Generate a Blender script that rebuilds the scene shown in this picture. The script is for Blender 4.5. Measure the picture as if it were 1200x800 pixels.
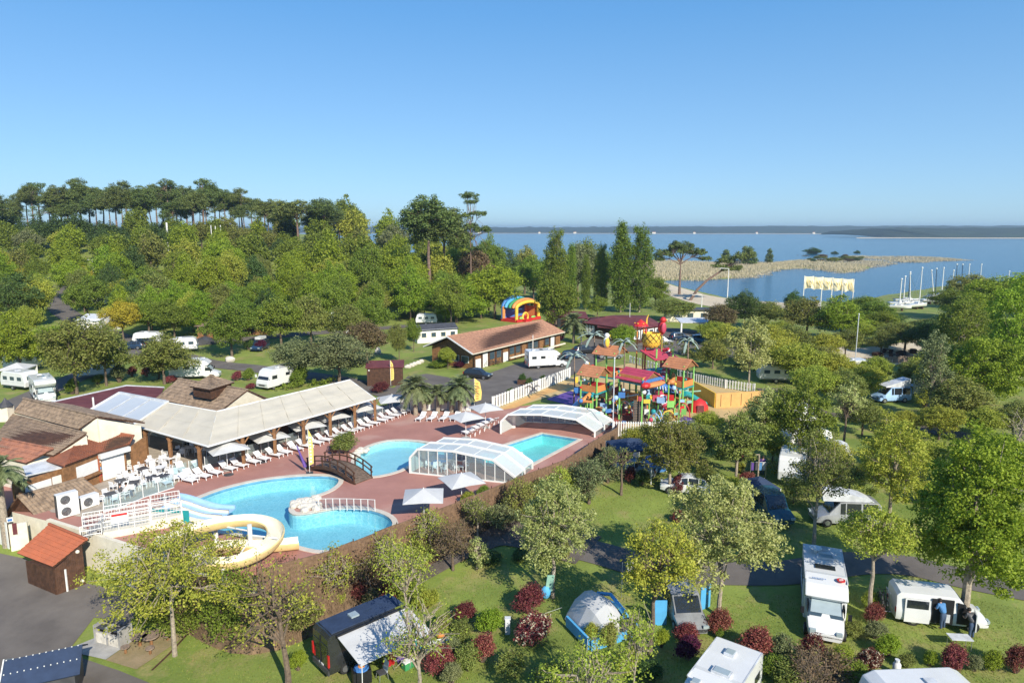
import bpy, bmesh, math, random
import numpy as np
from mathutils import Vector, Matrix
from math import radians, sin, cos, pi
for o in list(bpy.data.objects): bpy.data.objects.remove(o)
SC = bpy.context.scene
COL = SC.collection
R = random.Random(7)
# ---------------------------------------------------------------- camera, sky, sun, exposure
CAMH, PITCH, FPX = 22.0, radians(9.37), 800.0
cam = bpy.data.objects.new('camera', bpy.data.cameras.new('camera'))
COL.objects.link(cam); cam.location = (0, 0, CAMH); cam.rotation_euler = (pi/2 - PITCH, 0, 0)
cam.data.lens = 24; cam.data.sensor_width = 36; cam.data.clip_start = .5; cam.data.clip_end = 30000
SC.camera = cam
SUN_EL, SUN_AZ = radians(33), math.atan2(.49, -.87)     # direction to the sun: behind and right of the camera
W = bpy.data.worlds.new("World"); SC.world = W; W.use_nodes = True
wn = W.node_tree.nodes; sky = wn.new('ShaderNodeTexSky'); sky.sky_type = 'NISHITA'; sky.sun_disc = False
sky.sun_elevation = SUN_EL; sky.sun_rotation = SUN_AZ
sky.air_density = .8; sky.dust_density = .3; sky.ozone_density = 2.2; sky.altitude = 0
bg = wn['Background']; bg.inputs[1].default_value = .135
tn = wn.new('ShaderNodeMix'); tn.data_type = 'RGBA'; tn.blend_type = 'MULTIPLY'; tn.inputs[0].default_value = 1; tn.inputs[7].default_value = (.66, .86, 1.04, 1)
W.node_tree.links.new(sky.outputs[0], tn.inputs[6]);
tcw = wn.new('ShaderNodeTexCoord'); sx = wn.new('ShaderNodeSeparateXYZ'); rw_ = wn.new('ShaderNodeValToRGB'); WL = W.node_tree.links
WL.new(tcw.outputs['Generated'], sx.inputs[0]); WL.new(sx.outputs[2], rw_.inputs[0]); re = rw_.color_ramp.elements
re[0].position = 0; re[0].color = (.37, .57, .75, 1); re[1].position = 1; re[1].color = (.035, .15, .46, 1)
for p_, c_ in ((.10, (.27, .50, .75, 1)), (.28, (.12, .37, .73, 1)), (.5, (.06, .25, .62, 1))): x_ = re.new(p_); x_.color = c_
ms = wn.new('ShaderNodeVectorMath'); ms.operation = 'SCALE'; ms.inputs[3].default_value = 5.0; WL.new(rw_.outputs[0], ms.inputs[0])
mw = wn.new('ShaderNodeMix'); mw.data_type = 'RGBA'; mw.inputs[0].default_value = .72; WL.new(tn.outputs[2], mw.inputs[6]); WL.new(ms.outputs[0], mw.inputs[7]); WL.new(mw.outputs[2], bg.inputs[0])
sl = bpy.data.lights.new('sun', 'SUN'); sl.energy = 4.3; sl.angle = radians(.5); sl.color = (1, .93, .80)
so = bpy.data.objects.new('sun', sl); COL.objects.link(so); so.location = (40, -60, 80)
sd = Vector((sin(SUN_AZ)*cos(SUN_EL), cos(SUN_AZ)*cos(SUN_EL), sin(SUN_EL)))
so.rotation_euler = sd.to_track_quat('Z', 'Y').to_euler()
SC.view_settings.view_transform = 'Standard'; SC.view_settings.look = 'None'; SC.view_settings.gamma = 1
SC.view_settings.exposure = 0.62
SC.render.engine = 'CYCLES'
cy = SC.cycles; cy.max_bounces = 6; cy.diffuse_bounces = 3; cy.glossy_bounces = 3; cy.transmission_bounces = 4
cy.transparent_max_bounces = 12; cy.use_denoising = True; cy.caustics_reflective = False; cy.caustics_refractive = False
# ---------------------------------------------------------------- land height
def ss(a, b, x):
 t = np.clip((x - a)/(b - a), 0, 1); return t*t*(3 - 2*t)
def pz(u, v, z):                       # where the sight line of photo point (u,v) meets height z
 yi = (400 - v)/FPX; xr = (u - 600)/FPX
 d = Vector((xr, cos(PITCH) + yi*sin(PITCH), -sin(PITCH) + yi*cos(PITCH)))
 return Vector((0, 0, CAMH)) + d*((z - CAMH)/d.z)
LAKE = -2.0
def px2(L, z=LAKE): return [tuple(pz(u, v, z)[:2]) for u, v in L]
MAIN = [(-5000, -900), (-5000, 1500), (-700, 900), (-170, 470), (-10, 370)] + px2([(700, 319), (765, 326), (790, 334), (830, 345), (870, 352), (920, 355), (955, 353), (990, 354), (1040, 346), (1120, 333), (1260, 330)]) + [(3000, 420), (3000, -900)]
SPIT = px2([(700, 322), (757, 328), (775, 329), (830, 328), (880, 325), (905, 317), (945, 314), (985, 320), (1010, 317), (1035, 310), (1080, 307), (1134, 305), (1100, 302), (1050, 300.5), (1000, 300), (950, 304), (900, 309), (850, 309), (765, 306), (700, 308)])
def sdist(X, Y, poly):                 # signed distance, + inside
 n = len(poly); ins = np.zeros(X.shape, bool); dm = np.full(X.shape, 1e18)
 for i in range(n):
  x0, y0 = poly[i]; x1, y1 = poly[(i+1) % n]
  c = ((y0 > Y) != (y1 > Y))
  xx = (x1-x0)*(Y-y0)/((y1-y0) if abs(y1-y0) > 1e-9 else 1e-9) + x0
  ins ^= (c & (X < xx))
  dx, dy = x1-x0, y1-y0; t = np.clip(((X-x0)*dx + (Y-y0)*dy)/(dx*dx+dy*dy), 0, 1)
  dm = np.minimum(dm, (X-x0-t*dx)**2 + (Y-y0-t*dy)**2)
 return np.where(ins, 1, -1)*np.sqrt(dm)
DECK = [(-35, 49), (-28.7, 45.9), (-15.6, 39), (-11.7, 41.6), (-9.3, 44.2), (-4.2, 49.4), (1.1, 55.4), (5, 59.2), (7.4, 63.6), (10.9, 69.3), (12.2, 75.5), (3.5, 84.5), (-2.5, 82), (-9.5, 81), (-16, 84), (-26, 74), (-33, 73.5), (-46, 72), (-50, 62), (-46.5, 54)]
def ground_np(X, Y):
 s = ss(36, 64, Y)
 zl = -3.5 + 2.3*ss(-24, 16, X)
 z = zl*(1 - s)
 z = z + 17*ss(140, 320, Y)*ss(5, -130, X) + 2.0*ss(90, 150, Y)*ss(-10, -70, X)
 z = z - 1.0*ss(150, 240, Y)*ss(-40, 40, X)
 # shore
 near = Y > 120
 d = np.where(near, sdist(X, Y, MAIN), 100.)
 d2 = np.where(near, sdist(X, Y, SPIT), -100.)
 k = ss(0, 26, d)
 zs = -2.0 + .9*ss(0, 10, d)
 land = zs*(1-k) + z*k
 out = -2.0 - 3*ss(0, 30, -d)
 z = np.where(d > 0, land, out)
 z = np.where(d2 > 0, np.maximum(z, -2 + .7*ss(0, 12, d2)*(1-1.3*ss(205, 245, X))), z)
 # sunk below the raised pool deck
 nd = (Y > 36) & (Y < 90) & (X < 16) & (X > -54)
 dd = np.where(nd, sdist(X, Y, DECK), -50.)
 z = np.where(dd > .5, z - 2.6*ss(.5, 1.8, dd)*ss(-3.6, 0, z) , z)
 return z
def gz(x, y): return float(ground_np(np.array([float(x)]), np.array([float(y)]))[0])
def P(u, v, off=0):                    # photo point on the land
 z = -.5
 for _ in range(14):
  q = pz(u, v, z); z = .5*z + .5*gz(q.x, q.y)
 q = pz(u, v, z); q.z = gz(q.x, q.y) + off; return q
def PD(u, v):                          # the same, but on the pool deck where the point falls on it
 q = pz(u, v, 0); return q if float(sdist(np.array([q.x]), np.array([q.y]), DECK)[0]) > 0 else P(u, v)
# ---------------------------------------------------------------- materials
def mat(name, col, rough=.7, metal=0, var=.12, vs=1.5, bump=0, bs=12, col2=None, emit=None, spec=.4, rnd=0, coat=0):
 m = bpy.data.materials.new(name); m.use_nodes = True; nt = m.node_tree; N = nt.nodes; L = nt.links
 b = N['Principled BSDF']; b.inputs['Roughness'].default_value = rough; b.inputs['Metallic'].default_value = metal
 b.inputs['Specular IOR Level'].default_value = spec
 if coat: b.inputs['Coat Weight'].default_value = coat
 tc = N.new('ShaderNodeTexCoord'); nz = N.new('ShaderNodeTexNoise'); nz.inputs['Scale'].default_value = vs; nz.inputs['Detail'].default_value = 5
 nz.inputs['Roughness'].default_value = .65
 L.new(tc.outputs['Object'], nz.inputs['Vector'])
 mx = N.new('ShaderNodeMix'); mx.data_type = 'RGBA'
 c2 = col2 or tuple(c*(1-var*2) for c in col)
 c1 = col if col2 else tuple(min(1, c*(1+var)) for c in col)
 rp = N.new('ShaderNodeMapRange'); rp.inputs[1].default_value = .35; rp.inputs[2].default_value = .65
 L.new(nz.outputs[0], rp.inputs[0]); L.new(rp.outputs[0], mx.inputs[0])
 mx.inputs[6].default_value = (*c1, 1); mx.inputs[7].default_value = (*c2, 1)
 out = mx.outputs[2]
 if rnd:
  oi = N.new('ShaderNodeNewGeometry'); h = N.new('ShaderNodeHueSaturation'); mr = N.new('ShaderNodeMapRange')
  mr.inputs[3].default_value = 1-rnd; mr.inputs[4].default_value = 1+rnd
  L.new(oi.outputs['Random Per Island'], mr.inputs[0]); L.new(mr.outputs[0], h.inputs['Value']); L.new(out, h.inputs['Color']); out = h.outputs[0]
 L.new(out, b.inputs['Base Color'])
 if bump:
  n2 = N.new('ShaderNodeTexNoise'); n2.inputs['Scale'].default_value = bs; n2.inputs['Detail'].default_value = 4
  L.new(tc.outputs['Object'], n2.inputs['Vector'])
  bp = N.new('ShaderNodeBump'); bp.inputs['Strength'].default_value = bump; bp.inputs['Distance'].default_value = .05
  L.new(n2.outputs[0], bp.inputs['Height']); L.new(bp.outputs[0], b.inputs['Normal'])
 return m
def leafmat(name, c1, c2, trans=.25, gvar=.18, c3=None):
 m = bpy.data.materials.new(name); m.use_nodes = True; nt = m.node_tree; N = nt.nodes; L = nt.links
 b = N['Principled BSDF']; b.inputs['Roughness'].default_value = .6; b.inputs['Specular IOR Level'].default_value = .25
 g = N.new('ShaderNodeNewGeometry'); oi = N.new('ShaderNodeObjectInfo'); r = N.new('ShaderNodeValToRGB')
 e = r.color_ramp.elements; e[0].color = (*c1, 1); e[1].color = (*c2, 1)
 if c3: x = e.new(.88); x.color = (*c2, 1); e[-1].color = (*c3, 1)
 L.new(g.outputs['Random Per Island'], r.inputs[0])
 h = N.new('ShaderNodeHueSaturation'); mr = N.new('ShaderNodeMapRange'); mr.inputs[3].default_value = 1-gvar; mr.inputs[4].default_value = 1+gvar
 L.new(oi.outputs['Random'], mr.inputs[0]); L.new(mr.outputs[0], h.inputs['Value'])
 m3 = N.new('ShaderNodeMath'); m3.operation = 'MULTIPLY'; m3.inputs[1].default_value = 7.31
 m4 = N.new('ShaderNodeMath'); m4.operation = 'FRACT'; m5 = N.new('ShaderNodeMapRange'); m5.inputs[3].default_value = .48; m5.inputs[4].default_value = .515
 L.new(oi.outputs['Random'], m3.inputs[0]); L.new(m3.outputs[0], m4.inputs[0]); L.new(m4.outputs[0], m5.inputs[0]); L.new(m5.outputs[0], h.inputs['Hue'])
 L.new(r.outputs[0], h.inputs['Color']); L.new(h.outputs[0], b.inputs['Base Color'])
 t = N.new('ShaderNodeBsdfTranslucent'); L.new(h.outputs[0], t.inputs[0]); mx = N.new('ShaderNodeMixShader'); mx.inputs[0].default_value = trans
 L.new(b.outputs[0], mx.inputs[1]); L.new(t.outputs[0], mx.inputs[2]); L.new(mx.outputs[0], N['Material Output'].inputs[0])
 return m
def glassmat(name, tint=(.5, .62, .66), fac=.35):
 m = bpy.data.materials.new(name); m.use_nodes = True; nt = m.node_tree; N = nt.nodes; L = nt.links
 b = N['Principled BSDF']; b.inputs['Base Color'].default_value = (*tint, 1); b.inputs['Roughness'].default_value = .08
 t = N.new('ShaderNodeBsdfTransparent'); t.inputs[0].default_value = (*[min(1, x*1.35+.1) for x in tint], 1)
 mx = N.new('ShaderNodeMixShader'); mx.inputs[0].default_value = fac
 nz = N.new('ShaderNodeTexNoise'); nz.inputs['Scale'].default_value = .8
 bp = N.new('ShaderNodeBump'); bp.inputs['Strength'].default_value = .05; L.new(nz.outputs[0], bp.inputs['Height']); L.new(bp.outputs[0], b.inputs['Normal'])
 L.new(t.outputs[0], mx.inputs[1]); L.new(b.outputs[0], mx.inputs[2]); L.new(mx.outputs[0], N['Material Output'].inputs[0])
 return m
M = {}
def defm(k, *a, **kw): M[k] = mat(k, *a, **kw)
defm('white', (.74, .74, .71), .45, var=.03); words_n = 'first second third fourth fifth sixth seventh eighth ninth tenth eleventh twelfth thirteenth fourteenth fifteenth sixteenth seventeenth eighteenth nineteenth twentieth twenty-first twenty-second twenty-third twenty-fourth'.split(); defm('white_plastic', (.82, .82, .82), .4, var=.03)
defm('white_paint', (.70, .705, .69), .25, var=.025, vs=.8, coat=.3)
defm('cream', (.74, .68, .54), .85, var=.06, bump=.2); defm('cream_fabric', (.60, .545, .43), .8, var=.05, vs=.5, bump=.1, bs=3)
defm('grey_fabric', (.55, .55, .54), .85, var=.05, vs=.8, bump=.1, bs=4); defm('dark_grey', (.07, .07, .075), .5); defm('black', (.015, .015, .017), .5)
defm('rubber', (.02, .02, .02), .8); defm('rim', (.45, .46, .48), .3, .8); defm('steel', (.5, .51, .52), .35, .7)
defm('dark_glass', (.02, .025, .03), .05, spec=.9, var=.02); defm('tint_glass', (.05, .08, .10), .06, spec=.8, var=.02)
defm('light_glass', (.35, .42, .44), .08, spec=.8, var=.05)
defm('wood', (.26, .13, .055), .7, var=.2, vs=3, bump=.3); defm('brown_wood', (.085, .04, .022), .75, var=.22, vs=3, bump=.3)
defm('grey_wood', (.27, .2, .15), .8, var=.2, vs=4, bump=.3); defm('deck_wood', (.16, .115, .085), .8, var=.2, vs=4, bump=.3)
defm('tile_brown', (.33, .24, .165), .9, col2=(.15, .11, .08), vs=2.2, bump=.5, bs=9); defm('tile_pink', (.46, .25, .155), .9, col2=(.28, .15, .10), vs=2.5, bump=.4, bs=9)
defm('tile_orange', (.34, .12, .06), .85, col2=(.22, .085, .05), vs=1.8, bump=.4); defm('tile_red', (.42, .12, .055), .8, col2=(.33, .10, .05), vs=2, bump=.3)
defm('tile_redbrown', (.40, .17, .10), .85, col2=(.22, .10, .07), vs=2, bump=.3)
defm('dark_red', (.17, .05, .05), .8, col2=(.11, .025, .03), vs=.8, bump=.2)
defm('asphalt', (.165, .145, .125), .9, col2=(.115, .10, .088), vs=.35, bump=.3, bs=30); defm('gravel', (.17, .14, .115), .95, col2=(.09, .075, .065), vs=.9, bump=.6, bs=25)
defm('dirt', (.32, .24, .14), .95, col2=(.2, .17, .08), vs=.6, bump=.5, bs=14); defm('sand', (.62, .52, .37), .95, var=.08, bump=.2)
defm('concrete', (.36, .35, .33), .9, var=.12, vs=1, bump=.3); defm('pale_stone', (.62, .58, .50), .9, var=.12, vs=2, bump=.5, bs=8, rnd=.12)
defm('coping', (.62, .56, .47), .85, var=.05)
defm('terrace', (.40, .33, .25), .9, var=.12, vs=1.2, bump=.2)
defm('heather', (.24, .15, .09), .95, col2=(.13, .08, .05), vs=5, bump=.8, bs=30, rnd=.3)
defm('bark', (.17, .125, .09), .95, var=.2, vs=6, bump=.6, bs=20); defm('pale_bark', (.36, .30, .23), .95, var=.2, vs=6, bump=.5, bs=20)
defm('pine_bark', (.20, .135, .105), .95, var=.2, vs=4, bump=.6, bs=10)
defm('yellow', (.78, .50, .06), .6, var=.05); defm('orange', (.66, .26, .08), .5, var=.08); defm('red', (.55, .03, .03), .5, var=.06); defm('crimson', (.46, .06, .10), .5, var=.06)
defm('blue', (.06, .19, .48), .5, var=.08); defm('sky_blue', (.09, .38, .68), .6, var=.06); defm('pale_blue', (.36, .55, .80), .35, var=.05)
defm('lime', (.24, .54, .13), .5, var=.06); defm('green', (.05, .28, .10), .6, var=.1); defm('teal', (.02, .30, .32), .5, var=.08); defm('sea_green', (.25, .45, .36), .6, var=.1); defm('palm_metal', (.30, .38, .32), .6, var=.1)
defm('purple', (.12, .06, .28), .6, var=.06); defm('play_tan', (.55, .40, .18), .85, var=.06, vs=.6); defm('play_red', (.33, .07, .05), .85, var=.08, vs=.6); defm('play_orange', (.62, .36, .13), .85, var=.05)
defm('slide_cream', (.78, .72, .56), .35, var=.04); defm('flag_yellow', (.80, .60, .16), .7, var=.05); defm('slide_yellow', (.78, .60, .28), .4, var=.05)
defm('car_black', (.02, .022, .026), .25, coat=.6, spec=.6); defm('car_navy', (.02, .045, .09), .25, coat=.6); defm('car_blue', (.04, .20, .33), .25, coat=.6); defm('car_grey', (.23, .24, .25), .3, coat=.5)
defm('car_teal', (.02, .075, .095), .25, coat=.6); defm('car_silver', (.42, .43, .44), .3, .3, coat=.5); defm('van_black', (.028, .03, .032), .25, coat=.5, spec=.6)
defm('tail_red', (.45, .02, .02), .3); defm('solar', (.015, .02, .04), .2, spec=.7, var=.05); defm('blue_canvas', (.03, .05, .10), .7, var=.1)
defm('pool_paint', (.30, .66, .74), .7, var=.06, vs=.7); defm('skin', (.50, .30, .22), .6, var=.04); defm('hair', (.03, .02, .015), .7); defm('denim', (.05, .08, .14), .85); defm('blue_shirt', (.08, .22, .45), .85)
defm('pop_top', (.60, .62, .64), .5); defm('banner', (.76, .72, .58), .8, col2=(.72, .62, .36), vs=1.2)
M['pane'] = glassmat('pane', (.58, .64, .65), .12); M['roof_pane'] = glassmat('roof_pane', (.68, .73, .71), .62); M['polycarb'] = glassmat('polycarb', (.66, .70, .72), .75)
# ---------------------------------------------------------------- mesh builder
class MB:
 def __init__(s): s.v = []; s.f = []; s.mi = []; s.T = None
 def _a(s, vs, fs, mi=0):
  n = len(s.v)
  if s.T is not None: vs = [s.T @ Vector(p) for p in vs]
  s.v += [tuple(p) for p in vs]; s.f += [tuple(i+n for i in f) for f in fs]; s.mi += [mi]*len(fs); return s
 def hexa(s, a, b, mi=0):            # two quads (bottom ring, top ring)
  return s._a(list(a)+list(b), [(3, 2, 1, 0), (4, 5, 6, 7), (0, 1, 5, 4), (1, 2, 6, 5), (2, 3, 7, 6), (3, 0, 4, 7)], mi)
 def box(s, x, y, z, sx, sy, sz, rz=0, mi=0, tilt=None):
  M3 = Matrix.Rotation(rz, 3, 'Z')
  if tilt: M3 = M3 @ Matrix.Rotation(tilt[0], 3, tilt[1])
  c = Vector((x, y, z)); q = []
  for k in (-.5, .5):
   for i, j in ((-.5, -.5), (.5, -.5), (.5, .5), (-.5, .5)): q.append(c + M3 @ Vector((i*sx, j*sy, k*sz)))
  return s.hexa(q[:4], q[4:], mi)
 def prism(s, pts, z0, z1, mi=0):
  n = len(pts); a = sum(pts[i][0]*pts[(i+1) % n][1]-pts[(i+1) % n][0]*pts[i][1] for i in range(n))
  if a < 0: pts = pts[::-1]
  return s._a([(x, y, z0) for x, y in pts]+[(x, y, z1) for x, y in pts], [tuple(range(n))[::-1], tuple(range(n, 2*n))]+[(i, (i+1) % n, n+(i+1) % n, n+i) for i in range(n)], mi)
 def side(s, prof, y0, y1, mi=0, inset=0):     # profile in x,z extruded across y
  n = len(prof)
  return s._a([(x, y0, z) for x, z in prof]+[(x, y1, z) for x, z in prof], [tuple(range(n)), tuple(range(n, 2*n))[::-1]]+[((i+1) % n, i, n+i, n+(i+1) % n) for i in range(n)], mi)
 def tube(s, p, q, r0, r1=None, n=6, mi=0):
  p = Vector(p); q = Vector(q); r1 = r0 if r1 is None else r1; d = (q-p)
  if d.length < 1e-6: return s
  d.normalize(); a = d.orthogonal().normalized(); b = d.cross(a)
  vs = [c + (a*cos(2*pi*i/n)+b*sin(2*pi*i/n))*r for c, r in ((p, r0), (q, r1)) for i in range(n)]
  return s._a(vs, [(i, (i+1) % n, n+(i+1) % n, n+i) for i in range(n)]+[tuple(range(n))[::-1], tuple(range(n, 2*n))], mi)
 def path(s, pts, r, n=6, mi=0, r1=None):
  pts = [Vector(p) for p in pts]; m = len(pts); vs = []; a = None
  for k, p in enumerate(pts):
   d = (pts[min(k+1, m-1)]-pts[max(k-1, 0)]).normalized()
   if a is None: a = d.orthogonal().normalized()
   a = (a - d*a.dot(d)).normalized(); b = d.cross(a); rr = r if r1 is None else r+(r1-r)*k/(m-1)
   vs += [p+(a*cos(2*pi*i/n)+b*sin(2*pi*i/n))*rr for i in range(n)]
  fs = [(k*n+i, k*n+(i+1) % n, (k+1)*n+(i+1) % n, (k+1)*n+i) for k in range(m-1) for i in range(n)]
  return s._a(vs, fs+[tuple(range(n))[::-1], tuple(range((m-1)*n, m*n))], mi)
 def ball(s, x, y, z, rx, ry=None, rz=None, n=10, m=6, mi=0, jit=0):
  ry = ry or rx; rz = rz or rx; vs = []; fs = []
  for j in range(1, m):
   t = pi*j/m
   for i in range(n):
    k = 1 + (R.uniform(-jit, jit) if jit else 0)
    vs.append((x+rx*k*sin(t)*cos(2*pi*i/n), y+ry*k*sin(t)*sin(2*pi*i/n), z+rz*k*cos(t)))
  vs += [(x, y, z+rz), (x, y, z-rz)]; T, B = len(vs)-2, len(vs)-1
  for j in range(m-2):
   for i in range(n): fs.append((j*n+i, (j+1)*n+i, (j+1)*n+(i+1) % n, j*n+(i+1) % n))
  for i in range(n): fs.append((T, i, (i+1) % n)); fs.append((B, (m-2)*n+(i+1) % n, (m-2)*n+i))
  return s._a(vs, fs, mi)
 def lathe(s, x, y, prof, n=14, mi=0):
  m = len(prof); vs = [(x+r*cos(2*pi*i/n), y+r*sin(2*pi*i/n), z) for r, z in prof for i in range(n)]
  fs = [(k*n+i, k*n+(i+1) % n, (k+1)*n+(i+1) % n, (k+1)*n+i) for k in range(m-1) for i in range(n)]
  return s._a(vs, fs+[tuple(range(n))[::-1], tuple(range((m-1)*n, m*n))], mi)
 def quad(s, *p, mi=0): return s._a(p, [tuple(range(len(p)))], mi)
 def slab(s, pts, t, mi=0):          # sheet of given thickness below a (planar-ish) outline
  pts = [Vector(p) for p in pts]; nrm = (pts[1]-pts[0]).cross(pts[-1]-pts[0]).normalized()
  if nrm.z < 0: pts = pts[::-1]; nrm = -nrm
  lo = [p-nrm*t for p in pts]; n = len(pts)
  return s._a(lo+pts, [tuple(range(n))[::-1], tuple(range(n, 2*n))]+[(i, (i+1) % n, n+(i+1) % n, n+i) for i in range(n)], mi)
 def mesh(s, name, m, smooth=False):
  me = bpy.data.meshes.new(name); me.from_pydata(s.v, [], s.f)
  for x in (m if isinstance(m, (list, tuple)) else [m]): me.materials.append(M[x] if isinstance(x, str) else x)
  if any(s.mi): me.polygons.foreach_set('material_index', s.mi)
  if smooth:
   me.polygons.foreach_set('use_smooth', [True]*len(me.polygons))
   me.set_sharp_from_angle(angle=radians(40))
  me.update(); return me
def tag(o, label=None, cat=None, group=None, kind=None):
 for k, v in (('label', label), ('category', cat), ('group', group), ('kind', kind)):
  if v: o[k] = v
 return o
def link(name, me, parent=None, kind=None):
 o = bpy.data.objects.new(name, me); COL.objects.link(o)
 if parent: o.parent = parent
 if kind: o['kind'] = kind
 return o
def struct(name, me): return link(name, me, None, 'structure')
def part(parent, name, mb, m, smooth=False, kind=None, label=None):
 o = link(name, mb.mesh(name, m, smooth) if isinstance(mb, MB) else mb, parent, kind)
 if label: o['label'] = label
 return o
def thing(name, label, cat, loc=(0, 0, 0), rz=0, group=None, sc=1):
 o = bpy.data.objects.new(name, None); COL.objects.link(o); o.empty_display_size = .2
 o.location = loc; o.rotation_euler = (0, 0, rz); o.scale = (sc,)*3 if not hasattr(sc, '__len__') else sc
 return tag(o, label, cat, group)
def kids(o): return [c for c in o.children]
def copy_thing(src, label, loc, rz=0, group=None, sc=None):       # a thing with copies of its parts and sub-parts
 r = src.copy(); COL.objects.link(r); r.location = loc; r.rotation_euler = (0, 0, rz)
 if sc is not None: r.scale = (sc,)*3 if not hasattr(sc, '__len__') else sc
 r['label'] = label
 if group: r['group'] = group
 for ch in kids(src):
  c = ch.copy(); COL.objects.link(c); c.parent = r
  for g in kids(ch):
   d = g.copy(); COL.objects.link(d); d.parent = c
 return r
def lerp(a, b, t): return a + (b-a)*t
def chop(bm, res):
 xs = [v.co.x for v in bm.verts]; ys = [v.co.y for v in bm.verts]
 for ax, lo, hi in ((0, min(xs), max(xs)), (1, min(ys), max(ys))):
  k = math.ceil(lo/res)
  while k*res < hi:
   co = [0, 0, 0]; no = [0, 0, 0]; co[ax] = k*res+.0013; no[ax] = 1
   bmesh.ops.bisect_plane(bm, geom=bm.verts[:]+bm.edges[:]+bm.faces[:], plane_co=co, plane_no=no); k += 1
def flat_bm(outer, holes=()):
 bm = bmesh.new()
 for loop in [outer]+list(holes):
  vs = [bm.verts.new((p[0], p[1], 0)) for p in loop]
  for i in range(len(vs)): bm.edges.new((vs[i], vs[(i+1) % len(vs)]))
 bmesh.ops.triangle_fill(bm, use_beauty=True, use_dissolve=False, edges=bm.edges[:])
 for f in bm.faces:
  if f.normal.z < 0: f.normal_flip()
 return bm
def drape(name, pts, m, off=.04, res=2.0, kind='structure', holes=()):
 bm = flat_bm(pts, holes); chop(bm, res)
 co = np.array([v.co[:] for v in bm.verts]); z = ground_np(co[:, 0], co[:, 1])
 for v, h in zip(bm.verts, z): v.co.z = h+off
 me = bpy.data.meshes.new(name); bm.to_mesh(me); bm.free(); me.materials.append(M[m]); return link(name, me, None, kind)
def ribbon(pts, w):
 pts = [Vector(p[:2]) for p in pts]; Lf = []; Rt = []
 for i, p in enumerate(pts):
  d = (pts[min(i+1, len(pts)-1)]-pts[max(i-1, 0)]).normalized(); n = Vector((-d.y, d.x))*w/2
  Lf.append(p+n); Rt.append(p-n)
 return [tuple(p) for p in Lf+Rt[::-1]]
def smooth_loop(pts, n=4, closed=True):
 m = len(pts); out = []
 for i in range(m if closed else m-1):
  g = lambda k: Vector(pts[k % m] if closed else pts[min(max(k, 0), m-1)])
  p0, p1, p2, p3 = g(i-1), g(i), g(i+1), g(i+2)
  for k in range(n):
   t = k/n; out.append(.5*((2*p1)+(p2-p0)*t+(2*p0-5*p1+4*p2-p3)*t*t+(3*p1-p0-3*p2+p3)*t**3))
 if not closed: out.append(Vector(pts[-1]))
 return out
# ---------------------------------------------------------------- land, lake, far shore
def axis(segs):
 out = [segs[0][0]]
 for a, b, st in segs:
  n = max(1, int(round((b-a)/st))); out += [a+(b-a)*(i+1)/n for i in range(n)]
 return np.array(out)
GX = axis([(-9000, -1000, 1000), (-1000, -300, 50), (-300, -80, 6), (-80, 70, 1.5), (70, 420, 5), (420, 1000, 30), (1000, 9000, 1000)])
GY = axis([(-400, 10, 40), (10, 90, 1.5), (90, 200, 3), (200, 700, 6), (700, 1500, 50), (1500, 12000, 1500)])
XX, YY = np.meshgrid(GX, GY); ZZ = ground_np(XX, YY)
def grid_mesh(name, X, Y, Z, m, smooth=True):
 ny, nx = X.shape; me = bpy.data.meshes.new(name); me.vertices.add(nx*ny)
 me.vertices.foreach_set('co', np.stack([X, Y, Z], -1).astype(np.float32).ravel())
 i = np.arange(nx*ny).reshape(ny, nx); q = np.stack([i[:-1, :-1], i[:-1, 1:], i[1:, 1:], i[1:, :-1]], -1).reshape(-1, 4)
 me.loops.add(q.size); me.loops.foreach_set('vertex_index', q.ravel().astype(np.int32)); me.polygons.add(len(q))
 me.polygons.foreach_set('loop_start', np.arange(0, q.size, 4, dtype=np.int32)); me.polygons.foreach_set('loop_total', np.full(len(q), 4, np.int32))
 if smooth: me.polygons.foreach_set('use_smooth', np.ones(len(q), bool))
 me.materials.append(m); me.update(); me.validate(); return me
def grass_material():
 m = mat('grass', (.215, .27, .05), .9, var=.1, vs=.25, bump=.5, bs=6); nt = m.node_tree; N = nt.nodes; L = nt.links
 b = N['Principled BSDF']; src = b.inputs['Base Color'].links[0].from_socket
 tc = N['Texture Coordinate']
 prev = src
 for sc_, lo, hi, col in ((.09, .50, .62, (.13, .19, .03)), (.35, .50, .64, (.33, .27, .11)), (1.8, .6, .72, (.28, .31, .07)), (9, .5, .75, (.11, .16, .03))):
  nz = N.new('ShaderNodeTexNoise'); nz.inputs['Scale'].default_value = sc_; nz.inputs['Detail'].default_value = 6; nz.inputs['Roughness'].default_value = .7
  L.new(tc.outputs['Object'], nz.inputs['Vector']); mr = N.new('ShaderNodeMapRange'); mr.inputs[1].default_value = lo; mr.inputs[2].default_value = hi; mr.inputs[4].default_value = .75
  L.new(nz.outputs[0], mr.inputs[0]); mx = N.new('ShaderNodeMix'); mx.data_type = 'RGBA'; L.new(mr.outputs[0], mx.inputs[0]); L.new(prev, mx.inputs[6]); mx.inputs[7].default_value = (*col, 1); prev = mx.outputs[2]
 L.new(prev, b.inputs['Base Color']); return m
M['grass'] = grass_material()
struct('ground', grid_mesh('ground', XX, YY, ZZ, M['grass']))
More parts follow.
